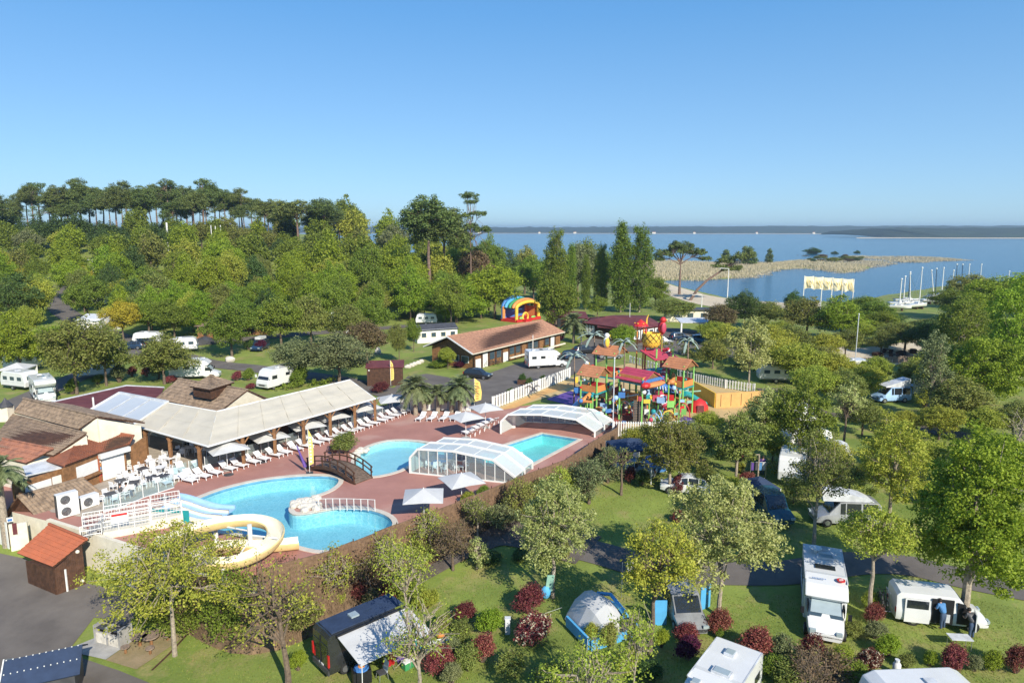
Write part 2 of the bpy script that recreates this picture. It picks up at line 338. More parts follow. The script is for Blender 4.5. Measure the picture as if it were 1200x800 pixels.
def lake_material():
 m = bpy.data.materials.new('lake_water'); m.use_nodes = True; N = m.node_tree.nodes; L = m.node_tree.links; b = N['Principled BSDF']
 b.inputs['Base Color'].default_value = (.006, .075, .145, 1); b.inputs['Roughness'].default_value = .16; b.inputs['IOR'].default_value = 1.26
 tc = N.new('ShaderNodeTexCoord'); mp = N.new('ShaderNodeMapping'); mp.inputs['Scale'].default_value = (.25, .8, 1); L.new(tc.outputs['Object'], mp.inputs[0])
 nz = N.new('ShaderNodeTexNoise'); nz.inputs['Scale'].default_value = .55; nz.inputs['Detail'].default_value = 7; nz.inputs['Roughness'].default_value = .6; L.new(mp.outputs[0], nz.inputs['Vector'])
 bp = N.new('ShaderNodeBump'); bp.inputs['Strength'].default_value = .5; bp.inputs['Distance'].default_value = .5
 L.new(nz.outputs[0], bp.inputs['Height']); L.new(bp.outputs[0], b.inputs['Normal']); return m
M['lake'] = lake_material()
struct('lake_water', MB().quad((-9000, 150, LAKE), (9000, 150, LAKE), (9000, 12000, LAKE), (-9000, 12000, LAKE)).mesh('lake_water', 'lake'))
# far shore: wooded hills behind a thin sand line
defm('far_wood', (.035, .06, .04), .95, col2=(.018, .032, .03), vs=.02)
def far_hills(name, pts, hts, depth, seed, matk='far_wood', bump=5, step=12):
 rg = np.random.RandomState(seed); P0 = np.array([p[0] for p in pts], float); P1 = np.array([p[1] for p in pts], float); H = np.array(hts, float)
 Ltot = abs(P0[-1]-P0[0]); n = int(Ltot/step)+1; t = np.linspace(0, 1, n); k = np.linspace(0, 1, len(pts))
 x = np.interp(t, k, P0); y = np.interp(t, k, P1); h = np.interp(t, k, H)
 def sm(w): a = rg.rand(n+w); return np.convolve(a, np.ones(w)/w, 'same')[:n]-.5
 rows = []
 for j in range(7):
  f = j/6; hh = h*math.sin(min(1, f*1.25+.0)*pi/2)*(1 if f < .9 else .8) + (sm(3)*bump + sm(12)*bump*1.6 + sm(50)*bump*2.5)*min(1, f*2+.25)
  if j == 0: hh = hh*0 - 3.5
  rows.append(np.stack([x, y+depth*max(0, f-.08) if j else y, hh], -1))
 A = np.stack(rows); return struct(name, grid_mesh(name, A[..., 0], A[..., 1], A[..., 2], M[matk], False))
far_hills('far_shore_hills', [(-5200, 3700), (-1500, 3600), (200, 3500), (1500, 3200), (3000, 2900), (5200, 2900)], [34, 31, 32, 36, 38, 36], 1500, 3, bump=9, step=14)
far_hills('wooded_headland', [(1010, 1790), (1100, 1740), (1500, 1730), (2300, 1700), (3300, 1700)], [10, 22, 24, 26, 26], 520, 5, bump=5, step=5)
sb = MB()
def strip(pts, w, z=-1.6):
 for a, b in zip(pts[:-1], pts[1:]): sb.quad((a[0], a[1], z-.6), (b[0], b[1], z-.6), (b[0], b[1]+w, z+1.2), (a[0], a[1]+w, z+1.2))
strip([(-5200, 3690), (-1500, 3590), (200, 3488), (1500, 3188), (3000, 2888), (5200, 2888)], 14)
strip([(880, 1755), (1010, 1768), (1100, 1722), (1500, 1712), (2300, 1682), (3300, 1682)], 14)
struct('far_beach', sb.mesh('far_beach', 'sand'))
rf = random.Random(5)
for i in range(15):
 x = -500+205*i+rf.uniform(-80, 80); y = float(np.interp(x, [-5200, -1500, 200, 1500, 3000, 5200], [3700, 3600, 3500, 3200, 2900, 2900]))-4+rf.uniform(0, 3)
 z = -1.2; w = rf.uniform(9, 20)
 h = thing('lakeside_house', 'tiny pale house on the far lake shore, %s from the left' % words_n[i], 'house', (x, y, z), 0, 'houses on the far lake shore')
 part(h, 'wall', MB().box(0, 0, 3, w, 8, 6.5), 'cream'); part(h, 'roof', MB().side([(-w/2-.5, 6.2), (w/2+.5, 6.2), (w/2-3, 9), (-w/2+3, 9)], -4.5, 4.5), 'tile_redbrown')
# beach by the bay
drape('beach', px2([(768, 326.5), (790, 335), (830, 346), (870, 353.5), (915, 355.6), (960, 353.6)], -1.9)+px2([(962, 362), (915, 367), (858, 368), (812, 358), (782, 347), (764, 338)], -1.4), 'sand', .06, 3)
# reeds on the spit and in the shallows
def reeds():
 rg = np.random.RandomState(2); n = 230000
 xs = [p[0] for p in SPIT]; ys = [p[1] for p in SPIT]
 X = rg.uniform(min(xs)-3, max(xs)+3, n); Y = rg.uniform(min(ys)-3, max(ys)+3, n); d = sdist(X, Y, SPIT); k = d+5*np.sin(X*.21+np.sin(Y*.3)*2)*np.sin(Y*.17+X*.05) > -2.5*rg.rand(n)
 # more blades near to the viewer's edge than far inland
 X, Y, d = X[k], Y[k], d[k]; nn = np.sin(X*.09+2*np.sin(Y*.05))*np.sin(Y*.07+1.3*np.sin(X*.06)); keep = (rg.rand(len(X)) < np.where(Y < 470, 1, .7)) & ((X < 215) | (nn+rg.normal(0, .25, len(X)) > -.15)); X, Y, d = X[keep], Y[keep], d[keep]; n = len(X)
 Z = np.maximum(ground_np(X, Y), LAKE-.1); H = rg.uniform(.8, 1.9, n)*(.5+.5*ss(-2, 8, d)); w = rg.uniform(.10, .26, n); a = rg.uniform(0, pi, n)
 lx, ly = rg.normal(0, .35, n), rg.normal(0, .25, n)
 p = np.stack([np.stack([X-w*np.cos(a), Y-w*np.sin(a), Z], -1), np.stack([X+w*np.cos(a), Y+w*np.sin(a), Z], -1), np.stack([X+lx, Y+ly, Z+H], -1)], 1)
 return tri_mesh('reeds', p)
def tri_mesh(name, p, m=None):
 n = len(p); k = p.shape[1]; me = bpy.data.meshes.new(name); me.vertices.add(n*k); me.vertices.foreach_set('co', p.reshape(-1).astype(np.float32))
 me.loops.add(n*k); me.loops.foreach_set('vertex_index', np.arange(n*k, dtype=np.int32)); me.polygons.add(n)
 me.polygons.foreach_set('loop_start', np.arange(0, n*k, k, dtype=np.int32)); me.polygons.foreach_set('loop_total', np.full(n, k, np.int32)); me.update()
 if m: me.materials.append(m)
 return me
M['reed'] = leafmat('reed', (.42, .35, .22), (.60, .52, .36), .25, .05)
rm = reeds(); rm.materials.append(M['reed']); tag(link('reed_bed', rm), 'pale dry reed bed along the spit in the lake', 'reeds', kind='stuff')
# asphalt and paths
PL = lambda L: [tuple(P(u, v)[:2]) for u, v in L]
drape('asphalt_yard', PL([(-40, 640), (30, 655), (66, 690), (103, 684), (180, 700), (195, 722), (160, 728), (110, 724), (78, 765), (140, 786), (205, 812), (300, 850), (-60, 900)]), 'asphalt', .05, 1.5)
drape('car_park', PL([(452, 462), (478, 441), (500, 438), (548, 446), (600, 428), (660, 415), (690, 396), (700, 380), (740, 382), (800, 385), (870, 398), (905, 408), (880, 420), (800, 416), (735, 412), (700, 425), (668, 441), (577, 477), (565, 486), (500, 486), (455, 480)]), 'asphalt', .05, 3)
for L, w in (([(-40, 500), (60, 455), (150, 415), (172, 407), (240, 425), (300, 432), (400, 446), (460, 462)], 4.2), ([(172, 407), (110, 385), (70, 362), (62, 350), (68, 335)], 5), ([(172, 407), (260, 400), (400, 388), (480, 382)], 4)):
 drape('camp_road', ribbon(smooth_loop([Vector(p) for p in PL(L)], 4, False), w), 'asphalt', .06, 3)
drape('camp_road', ribbon(smooth_loop([Vector(p) for p in PL([(590, 625), (690, 645), (780, 668), (905, 672), (1000, 660), (1060, 662), (1130, 678), (1240, 700), (1400, 740)])], 4, False), 2.9), 'asphalt', .05, 1.5)
drape('camp_road', ribbon(smooth_loop([Vector(p) for p in PL([(690, 645), (600, 622), (540, 636), (450, 680), (380, 700), (300, 730)])], 4, False), 4.2), 'gravel', .08, 1.5)
drape('camp_road', ribbon(smooth_loop([Vector(p) for p in PL([(900, 455), (960, 485), (1040, 492), (1120, 510), (1260, 540)])], 4, False), 3.5), 'gravel', .06, 2)
drape('sandy_court', PL([(945, 425), (965, 405), (1010, 408), (1080, 398), (1090, 425), (1010, 430), (960, 432)]), 'sand', .06, 3)
# ---------------------------------------------------------------- pool deck with three basins
def offs(loop, d):                      # offset a smooth closed loop outward
 n = len(loop); a = sum(loop[i][0]*loop[(i+1) % n][1]-loop[(i+1) % n][0]*loop[i][1] for i in range(n)); sg = 1 if a > 0 else -1; out = []
 for i in range(n):
  t = (Vector(loop[(i+1) % n][:2])-Vector(loop[i-1][:2])).normalized(); out.append((loop[i][0]+t.y*d*sg, loop[i][1]-t.x*d*sg))
 return out
G0 = lambda L, z=0: [tuple(pz(u, v, z)[:2]) for u, v in L]
POOLS = {
 'big': smooth_loop([Vector(p) for p in G0([(205, 597), (228, 586), (262, 573), (305, 563), (350, 558), (385, 558), (397, 563), (388, 573), (368, 581), (350, 587), (339, 594), (340, 601), (352, 603), (378, 599), (405, 595), (435, 598), (455, 606), (459, 617), (440, 629), (415, 640), (380, 645), (352, 640), (330, 632), (300, 628), (262, 622), (222, 612)])], 3),
 'round': smooth_loop([Vector(p) for p in G0([(417, 545), (421, 532), (434, 523), (455, 517), (480, 516.5), (505, 520), (528, 527), (530, 537), (512, 545), (482, 545), (468, 551), (450, 556), (432, 557)])], 3),
 'lane': [Vector(p) for p in G0([(635.5, 508), (678, 514.5), (612, 549), (570, 544), (555, 534), (592, 522)])]}
def deck():
 holes = [offs(list(p), .42) for p in POOLS.values()]; bm = flat_bm(DECK, holes)
 # steps of real depth: skirt round the outside
 me = bpy.data.meshes.new('pool_deck'); top = [v.co.copy() for v in bm.verts]; mb = MB()
 for f in bm.faces: mb.quad(*[(v.co.x, v.co.y, 0) for v in f.verts])
 bm.free(); n = len(DECK)
 for i in range(n):
  a, b = DECK[i], DECK[(i+1) % n]; mb.quad((*a, -4.2), (*b, -4.2), (*b, 0), (*a, 0), mi=1)
 m = mat('red_paving', (.44, .215, .17), .85, col2=(.36, .17, .135), vs=.28, bump=.15, bs=8); N = m.node_tree.nodes; L = m.node_tree.links; b = N['Principled BSDF']
 src = b.inputs['Base Color'].links[0].from_socket; nz = N.new('ShaderNodeTexNoise'); nz.inputs['Scale'].default_value = .12; nz.inputs['Detail'].default_value = 8; nz.inputs['Distortion'].default_value = 1.2
 L.new(N['Texture Coordinate'].outputs['Object'], nz.inputs['Vector']); mr = N.new('ShaderNodeMapRange'); mr.inputs[1].default_value = .53; mr.inputs[2].default_value = .7; mr.inputs[4].default_value = .55; L.new(nz.outputs[0], mr.inputs[0])
 mx = N.new('ShaderNodeMix'); mx.data_type = 'RGBA'; L.new(mr.outputs[0], mx.inputs[0]); L.new(src, mx.inputs[6]); mx.inputs[7].default_value = (.52, .36, .30, 1); L.new(mx.outputs[2], b.inputs['Base Color'])
 struct('pool_deck', mb.mesh('pool_deck', [m, 'cream']))
deck()
defm('terrace_slab', (.42, .36, .29), .9, var=.1, bump=.2)
bm = flat_bm(G0([(98, 606), (128, 597), (169, 582), (203, 571), (222, 549), (262, 541), (330, 519), (440, 483), (437, 470), (409, 452), (250, 490), (130, 500), (40, 540), (30, 575), (60, 600)]))
for v in bm.verts: v.co.z = .02
me = bpy.data.meshes.new('terrace'); bm.to_mesh(me); bm.free(); me.materials.append(M['terrace_slab']); struct('terrace', me)
def pool_water_mat(tint):
 m = bpy.data.materials.new('pool_water'); m.use_nodes = True; N = m.node_tree.nodes; L = m.node_tree.links
 N.remove(N['Principled BSDF']); t = N.new('ShaderNodeBsdfTransparent'); t.inputs[0].default_value = (*tint, 1); g = N.new('ShaderNodeBsdfGlossy'); g.inputs[1].default_value = .06
 fr = N.new('ShaderNodeLayerWeight'); fr.inputs[0].default_value = .3; pw = N.new('ShaderNodeMath'); pw.operation = 'MULTIPLY_ADD'; pw.inputs[1].default_value = .35; pw.inputs[2].default_value = .02; nz = N.new('ShaderNodeTexNoise'); nz.inputs['Scale'].default_value = 2.2; nz.inputs['Detail'].default_value = 4
 tc = N.new('ShaderNodeTexCoord'); L.new(tc.outputs['Object'], nz.inputs[0]); bp = N.new('ShaderNodeBump'); bp.inputs['Strength'].default_value = .35; bp.inputs['Distance'].default_value = .1
 L.new(nz.outputs[0], bp.inputs['Height']); L.new(bp.outputs[0], g.inputs['Normal']); L.new(bp.outputs[0], fr.inputs['Normal'])
 mx = N.new('ShaderNodeMixShader'); L.new(fr.outputs[1], pw.inputs[0]); L.new(pw.outputs[0], mx.inputs[0]); L.new(t.outputs[0], mx.inputs[1]); L.new(g.outputs[0], mx.inputs[2]); L.new(mx.outputs[0], N['Material Output'].inputs[0]); return m
for k_, c_ in (('big', (.70, .91, .95)), ('round', (.82, .95, .96)), ('lane', (.70, .93, .93))): M['water_'+k_] = pool_water_mat(c_)
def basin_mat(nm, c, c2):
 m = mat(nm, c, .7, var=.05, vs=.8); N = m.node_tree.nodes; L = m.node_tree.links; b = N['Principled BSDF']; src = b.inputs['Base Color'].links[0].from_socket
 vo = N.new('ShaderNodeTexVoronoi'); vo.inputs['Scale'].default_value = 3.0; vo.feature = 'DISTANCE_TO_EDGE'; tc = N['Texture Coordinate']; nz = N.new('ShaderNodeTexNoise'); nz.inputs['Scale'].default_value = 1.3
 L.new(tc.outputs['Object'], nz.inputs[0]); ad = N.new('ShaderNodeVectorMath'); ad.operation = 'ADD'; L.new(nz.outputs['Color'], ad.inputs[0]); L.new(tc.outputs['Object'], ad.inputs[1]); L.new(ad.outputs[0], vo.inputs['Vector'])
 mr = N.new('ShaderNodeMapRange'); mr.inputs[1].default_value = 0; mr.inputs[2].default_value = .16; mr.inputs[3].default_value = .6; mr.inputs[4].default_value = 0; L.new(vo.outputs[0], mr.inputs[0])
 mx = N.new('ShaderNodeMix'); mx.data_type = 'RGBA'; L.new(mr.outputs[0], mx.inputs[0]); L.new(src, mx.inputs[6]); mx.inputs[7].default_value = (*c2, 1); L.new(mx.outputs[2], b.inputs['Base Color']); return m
def tile_lines():
 for k in ('lane', 'big'):
  L_ = [Vector(p[:2]) for p in POOLS[k]]; mb = MB(); n = len(L_)
  for i in range(n): a, b = L_[i], L_[(i+1) % n]; mb.quad((a.x, a.y, -.02), (b.x, b.y, -.02), (b.x, b.y, -.22), (a.x, a.y, -.22))
  struct('tile_band', MB()._a([(x+(sum(p.x for p in L_)/n-x)*.004, y+(sum(p.y for p in L_)/n-y)*.004, z) for x, y, z in mb.v], mb.f).mesh('tile_band', 'white_blue'))
defm('white_blue', (.16, .38, .55), .3); tile_lines()
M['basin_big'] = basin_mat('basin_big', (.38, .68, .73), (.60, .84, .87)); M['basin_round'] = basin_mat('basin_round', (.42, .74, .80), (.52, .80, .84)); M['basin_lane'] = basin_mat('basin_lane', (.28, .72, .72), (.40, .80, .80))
for k, loop in POOLS.items():
 loop = [tuple(p[:2]) for p in loop]; mb = MB(); n = len(loop); dep = {'big': -1.25, 'round': -.7, 'lane': -1.1}[k]
 bm = flat_bm(loop)
 for f in bm.faces: mb.quad(*[(v.co.x, v.co.y, dep) for v in f.verts])
 bm.free()
 for i in range(n): a, b = loop[i], loop[(i+1) % n]; mb.quad((*a, dep), (*b, dep), (*b, .0), (*a, .0))
 struct('pool_basin', mb.mesh('pool_basin', 'basin_'+k))
 cm = MB(); ou = offs(loop, .44)
 for i in range(n):
  j = (i+1) % n; a, b, c, d = loop[i], loop[j], ou[j], ou[i]
  cm.quad((*a, .05), (*b, .05), (*c, .05), (*d, .05)); cm.quad((*d, .05), (*c, .05), (*c, -.1), (*d, -.1)); cm.quad((*a, -.1), (*b, -.1), (*b, .05), (*a, .05))
 struct('pool_coping', cm.mesh('pool_coping', 'coping'))
 bm = flat_bm(loop)
 for v in bm.verts: v.co.z = -.13
 me = bpy.data.meshes.new('pool_water'); bm.to_mesh(me); bm.free(); me.materials.append(M['water_'+k]); struct('pool_water', me)
# rendered retaining wall and parapet along the yard side
def wall_run(name, pts, z0, z1, t, m, parent=None, kind=None, label=None):
 mb = MB()
 for a, b in zip(pts[:-1], pts[1:]):
  a, b = Vector(a[:2]), Vector(b[:2]); d = (b-a).normalized(); n = Vector((-d.y, d.x))*t/2
  q = [a-n, b-n, b+n, a+n]; mb.hexa([(p.x, p.y, z0) for p in q], [(p.x, p.y, z1) for p in q])
 o = part(parent, name, mb, m, kind=kind); return o
w = wall_run('retaining_wall', [(-35.1, 48.8), (-28.8, 45.65), (-25.0, 43.72)], -4.4, .35, .3, 'cream')
tag(w, 'cream rendered retaining wall beside the brown shed at the yard', 'wall')
# ---------------------------------------------------------------- heather screen along the pool deck and bank below
FL = [(-15.6, 38.9), (-11.8, 41.5), (-9.4, 44.1), (-4.3, 49.3), (1.0, 55.3), (4.9, 59.1), (7.4, 63.5), (11.0, 69.3), (12.3, 74.0)]
def heather_fence():
 t = thing('brushwood_fence', 'long brown brushwood screen along the outer edge of the pool deck', 'fence', (0, 0, 0))
 pts = [Vector(p) for p in FL]; rg = random.Random(3)
 for i, (a, b) in enumerate(zip(pts[:-1], pts[1:])):
  L_ = (b-a).length; k = max(1, round(L_/2)); d = (b-a).normalized(); n = Vector((d.y, -d.x))
  for j in range(k):
   p = a+(b-a)*(j/k); q = a+(b-a)*((j+1)/k); mb = MB(); hz = 1.45+rg.uniform(-.05, .05)
   o = [p-n*.04, q-n*.04, q+n*.04, p+n*.04]; mb.hexa([(c.x, c.y, -.35) for c in o], [(c.x, c.y, hz) for c in o])
   m = int((q-p).length/.07)
   for s in range(m):
    c = p+(q-p)*((s+rg.random())/m)+n*rg.uniform(.03, .08)*rg.choice((-1, 1)); z = hz+rg.uniform(-.15, .16); l = Vector((rg.uniform(-.05, .05), rg.uniform(-.05, .05)))
    mb.quad((c.x-d.x*.025, c.y-d.y*.025, -.4), (c.x+d.x*.025, c.y+d.y*.025, -.4), (c.x+l.x, c.y+l.y, z))
   part(t, 'brushwood_panel', mb, 'heather'); part(t, 'post', MB().tube((p.x, p.y, -1), (p.x, p.y, 1.6), .04), 'brown_wood')
heather_fence()
defm('dead_grass', (.20, .13, .075), .95, col2=(.12, .08, .045), vs=1.5, bump=.8, bs=20, rnd=.25)
def bank():
 mb = MB(); pts = smooth_loop([Vector(p) for p in [(-25.0, 43.7), (-20.5, 41.4)]+FL], 5, False); rows = []
 for i, p in enumerate(pts):
  d = (pts[min(i+1, len(pts)-1)]-pts[max(0, i-1)]).normalized(); n = Vector((d.y, -d.x)); rows.append([])
  for j, w in enumerate((0.03, .3, .7, 1.1, 1.6)):
   q = p+n*w; g = gz(q.x, q.y); z = lerp(-.02, g+.02, (w/1.6)**.8)+R.uniform(-.06, .06)*(0 < j < 4); rows[-1].append((q.x, q.y, z if j < 4 else g-.15))
 for a, b in zip(rows[:-1], rows[1:]):
  for j in range(4): mb.quad(a[j], a[j+1], b[j+1], b[j])
 struct('bank', mb.mesh('bank', 'dead_grass'))
 rg = np.random.RandomState(4); n = 16000; k = rg.randint(0, len(rows)-1, n); f = rg.rand(n); g = rg.rand(n)*4; j = g.astype(int); g = g-j; A = np.array(rows)
 a = A[k, j]*(1-f)[:, None]+A[k+1, j]*f[:, None]; b = A[k, j+1]*(1-f)[:, None]+A[k+1, j+1]*f[:, None]; c = a*(1-g)[:, None]+b*g[:, None]
 w = rg.uniform(.012, .03, n); an = rg.uniform(0, pi, n); h = rg.uniform(.12, .35, n)
 p = np.stack([c-np.stack([w*np.cos(an), w*np.sin(an), 0*w+.1], -1), c+np.stack([w*np.cos(an), w*np.sin(an), 0*w-.1], -1), c+np.stack([rg.normal(0, .1, n), rg.normal(-.05, .1, n), h], -1)], 1)
 tag(link('dead_stalks', tri_mesh('dead_stalks', p, M['dead_grass'])), 'dry brown stalks covering the bank below the brushwood screen', 'dry growth', kind='stuff')
bank()
# ---------------------------------------------------------------- arched footbridge
def bridge():
 a = (pz(374, 543, 0)+pz(366, 549, 0))/2; b = (pz(417, 568, 0)+pz(436, 560, 0))/2
 d = b-a; L_ = d.length; t = thing('footbridge', 'dark brown arched wooden footbridge with railings between the two pools', 'bridge', a, math.atan2(d.y, d.x))
 rise = .75; arc = lambda x: rise*4*(x/L_)*(1-x/L_)
 n = 26
 for i in range(n):
  x = (i+.5)/n*L_; sl = math.atan((arc(x+.05)-arc(x-.05))/.1)
  part(t, 'plank', MB().box(x, 0, arc(x)+.06, L_/n*.92, 1.9, .05, 0, 0, (-sl, 'Y')), 'deck_wood')
 for s in (-1, 1):
  bm_ = MB(); m = 16
  for i in range(m):
   x0, x1 = i/m*L_, (i+1)/m*L_; y = s*.98
   bm_.hexa([(x0, y-.05, arc(x0)-.22), (x1, y-.05, arc(x1)-.22), (x1, y+.05, arc(x1)-.22), (x0, y+.05, arc(x0)-.22)], [(x0, y-.05, arc(x0)+.12), (x1, y-.05, arc(x1)+.12), (x1, y+.05, arc(x1)+.12), (x0, y+.05, arc(x0)+.12)])
  part(t, 'beam', bm_, 'brown_wood')
  for h in (.55, 1.0):
   rm_ = MB()
   for i in range(m):
    x0, x1 = i/m*L_, (i+1)/m*L_; y = s*1.0
    rm_.hexa([(x0, y-.04, arc(x0)+h), (x1, y-.04, arc(x1)+h), (x1, y+.04, arc(x1)+h), (x0, y+.04, arc(x0)+h)], [(x0, y-.04, arc(x0)+h+.1), (x1, y-.04, arc(x1)+h+.1), (x1, y+.04, arc(x1)+h+.1), (x0, y+.04, arc(x0)+h+.1)])
   part(t, 'handrail', rm_, 'brown_wood')
  for i in range(7):
   x = .15+(L_-.3)*i/6; part(t, 'post', MB().box(x, s*1.0, arc(x)+.5, .09, .1, 1.15), 'brown_wood')
bridge()
# ---------------------------------------------------------------- rocks, poolside shrub bed
def rock_mb(r, rg):
 mb = MB(); mb.ball(0, 0, 0, r*rg.uniform(.8, 1.3), r*rg.uniform(.7, 1.1), r*rg.uniform(.6, .9), 7, 5); mb.v = [tuple(c*rg.uniform(.82, 1.15) for c in p) for p in mb.v]; return mb
rg = random.Random(12)
rock_me = [rock_mb(.32, rg).mesh('rock', 'pale_stone') for _ in range(5)]
def rocks(L, group, label, sc=1):
 for i, (u, v) in enumerate(L):
  q = pz(u, v, 0); o = link('rock', rng_choice(rock_me)); o.location = (q.x, q.y, .1*sc); o.rotation_euler = (0, 0, rg.uniform(0, 6)); o.scale = (sc*rg.uniform(.7, 1.4),)*3; tag(o, label, 'rock', group)
rng_choice = lambda L: L[rg.randrange(len(L))]
rocks([(343+rg.uniform(0, 30), 598-(rg.uniform(-2, 2)+i*.28)) for i in range(30)] + [(352+i*1.7, 590-i*.5+rg.uniform(-2, 2)) for i in range(14)], 'rocks on the spit in the big pool', 'pale rock piled on the paved spit that juts into the big pool')
rocks([(412+i*1.3+rg.uniform(-2, 2), 535-i*.6+rg.uniform(-3, 3)) for i in range(16)], 'rocks beside the poolside shrub', 'pale rock around the green shrub next to the round pool')
# ---------------------------------------------------------------- picket rail on the spit
def vane_rail():
 a = [pz(374+i*8.2, 598-i*.2-(i**1.5)*.05+(i**2)*.06, 0) for i in range(9)]; t = thing('pool_railing', 'low white railing with upright bars curving along the pool spit', 'railing', a[0])
 for i, p in enumerate(a):
  part(t, 'post', MB().tube((p-a[0]), (p-a[0]+Vector((0, 0, 1.0))), .035), 'white')
 mb = MB(); mb.path([p-a[0]+Vector((0, 0, .98)) for p in a], .02); mb.path([p-a[0]+Vector((0, 0, .12)) for p in a], .02); part(t, 'rail', mb, 'white')
 mb = MB()
 for p, q in zip(a[:-1], a[1:]):
  for k in range(1, 7): c = p+(q-p)*k/7-a[0]; mb.tube(c+Vector((0, 0, .12)), c+Vector((0, 0, .98)), .009, n=4)
 part(t, 'bars', mb, 'steel', kind='stuff')
vane_rail()
# ---------------------------------------------------------------- telescopic pool covers
def pool_cover(BL, BR, axis, segs, h, label, openings=()):
 BL, BR, axis = Vector(BL), Vector(BR), Vector(axis); W_ = (BR-BL).length; ex = (BR-BL).normalized()
 t = thing('pool_cover', label, 'pool cover', BL, math.atan2(ex.y, ex.x)); Rm = Matrix.Rotation(-math.atan2(ex.y, ex.x), 3, 'Z'); ax = Rm @ axis
 def prof(k, s):                    # k-th section a bit smaller
  g = k*.16; return [(g, 0), (g, h*.50-g*.3), (W_*.09+g, h*.92-g), (W_*.5, h*1.04-g), (W_*.90-g, h*.70-g), (W_-g, .25), (W_-g, 0)] if s else [(g, 0), (g, h*.62), (W_*.08+g, h-g), (W_*.42, h*1.05-g), (W_*.80-g, h*.86-g), (W_-g, h*.28), (W_-g, 0)]
 for k in range(segs):
  a0, a1 = ax*(k/segs), ax*((k+1)/segs); pr = prof(segs-1-k if 0 else k, 0); V = lambda p, a: Vector((p[0]+a.x, a.y, p[1]))
  for a in (a0, a1*1-ax.normalized()*.06):
   mb = MB()
   for p, q in zip(pr[:-1], pr[1:]):
    mb.tube(V(p, a), V(q, a), .13, n=4)
   part(t, 'arch', mb, 'white')
  mb = MB()
  for p in pr[1:-1]: mb.tube(V(p, a0), V(p, a1), .06, n=4)
  part(t, 'purlin', mb, 'white')
  for p, q in zip(pr[:-1], pr[1:]):
   n = max(1, round((Vector(q)-Vector(p)).length/1.9))
   for i in range(n):
    s0, s1 = (i+.02)/n, (i+.98)/n; A = lambda s: (p[0]+(q[0]-p[0])*s, p[1]+(q[1]-p[1])*s)
    part(t, 'pane', MB().slab([V(A(s0), a0*.98+a1*.02), V(A(s1), a0*.98+a1*.02), V(A(s1), a1*.97+a0*.03), V(A(s0), a1*.97+a0*.03)], .02), 'roof_pane' if p[1] > h*.5 or q[1] > h*.5 else 'pane')
    if i: part(t, 'rib', MB().tube(V(A(i/n), a0), V(A(i/n), a1), .035, n=4), 'white')
 # front face: mullions, mid rail, panes
 def gable(a, k, skip):
  pr = prof(k, 0)
  def top(x):
   for p, q in zip(pr[:-1], pr[1:]):
    if p[0] <= x <= q[0] and q[0] > p[0]: return p[1]+(q[1]-p[1])*(x-p[0])/(q[0]-p[0])
   return 0
  n = 11; g = k*.16; mid = h*.62
  for i in range(n):
   x0, x1 = g+(W_-2*g)*i/n, g+(W_-2*g)*(i+1)/n
   if i: part(t, 'mullion', MB().box(x0+a.x, a.y, top(x0)/2, .07, .07, top(x0)), 'white')
   if i in skip: continue
   for lo, hi in ((0.05, mid), (mid, 9)):
    z0 = lo; ta, tb = min(hi, top(x0+.04)), min(hi, top(x1-.04))
    if min(ta, tb) <= z0+.05 and max(ta, tb) <= z0+.1: continue
    ta = max(ta, z0); tb = max(tb, z0)
    part(t, 'pane', MB().hexa([(x0+.04+a.x, a.y-.01, z0), (x1-.04+a.x, a.y-.01, z0), (x1-.04+a.x, a.y+.01, z0), (x0+.04+a.x, a.y+.01, z0)], [(x0+.04+a.x, a.y-.01, ta), (x1-.04+a.x, a.y-.01, tb), (x1-.04+a.x, a.y+.01, tb), (x0+.04+a.x, a.y+.01, ta)]), 'pane')
  rl = MB(); rl.box(W_/2+a.x, a.y, .06, W_-2*g, .09, .12)
  if not skip: rl.box(W_*.45+a.x, a.y, mid, W_*.88, .06, .07)
  part(t, 'cross_rail', rl, 'white')
 return t, gable, ax
t, gable, ax = pool_cover(pz(481, 554, 0), pz(603, 567, 0), pz(626, 549, 0)-pz(603, 567, 0), 2, 2.35, 'white framed glazed pool cover with white chairs inside, between the round pool and the screen')
gable(ax*0, 0, (5,)); gable(ax, 1, ())
t, gable, ax = pool_cover(pz(587, 508, 0), pz(697, 512, 0), pz(719, 498, 0)-pz(697, 512, 0), 2, 2.2, 'white framed pool cover open at the front, beside the water playground')
gable(ax, 1, ())
# ---------------------------------------------------------------- slide at the left end of the big pool
def trough(path, w, d, th=.07):        # U-shaped channel swept along a path
 pts = [Vector(p) for p in path]; mb = MB(); ring = []
 pr = [(-1, 1.0), (-.92, .45), (-.6, .08), (0, 0), (.6, .08), (.92, .45), (1, 1.0)]
 pr = [(a*w, b*d) for a, b in pr]+[(a*(w+th), b*d-th*.8) for a, b in pr[::-1]]
 for i, p in enumerate(pts):
  t = (pts[min(i+1, len(pts)-1)]-pts[max(i-1, 0)]); t.z = 0; t.normalize(); n = Vector((-t.y, t.x, 0)); ring.append([p+n*a+Vector((0, 0, b)) for a, b in pr])
 m = len(pr)
 vs = [q for r in ring for q in r]; fs = []; mi = []
 for i in range(len(pts)-1):
  for j in range(m): fs.append((i*m+j, (i+1)*m+j, (i+1)*m+(j+1) % m, i*m+(j+1) % m))
 mb._a(vs, fs); mb.quad(*ring[0]); mb.quad(*ring[-1][::-1])
 for k in range(len(mb.f)):
  if k < (len(pts)-1)*m and (k % m) >= 6: mb.mi[k] = 1
 return mb
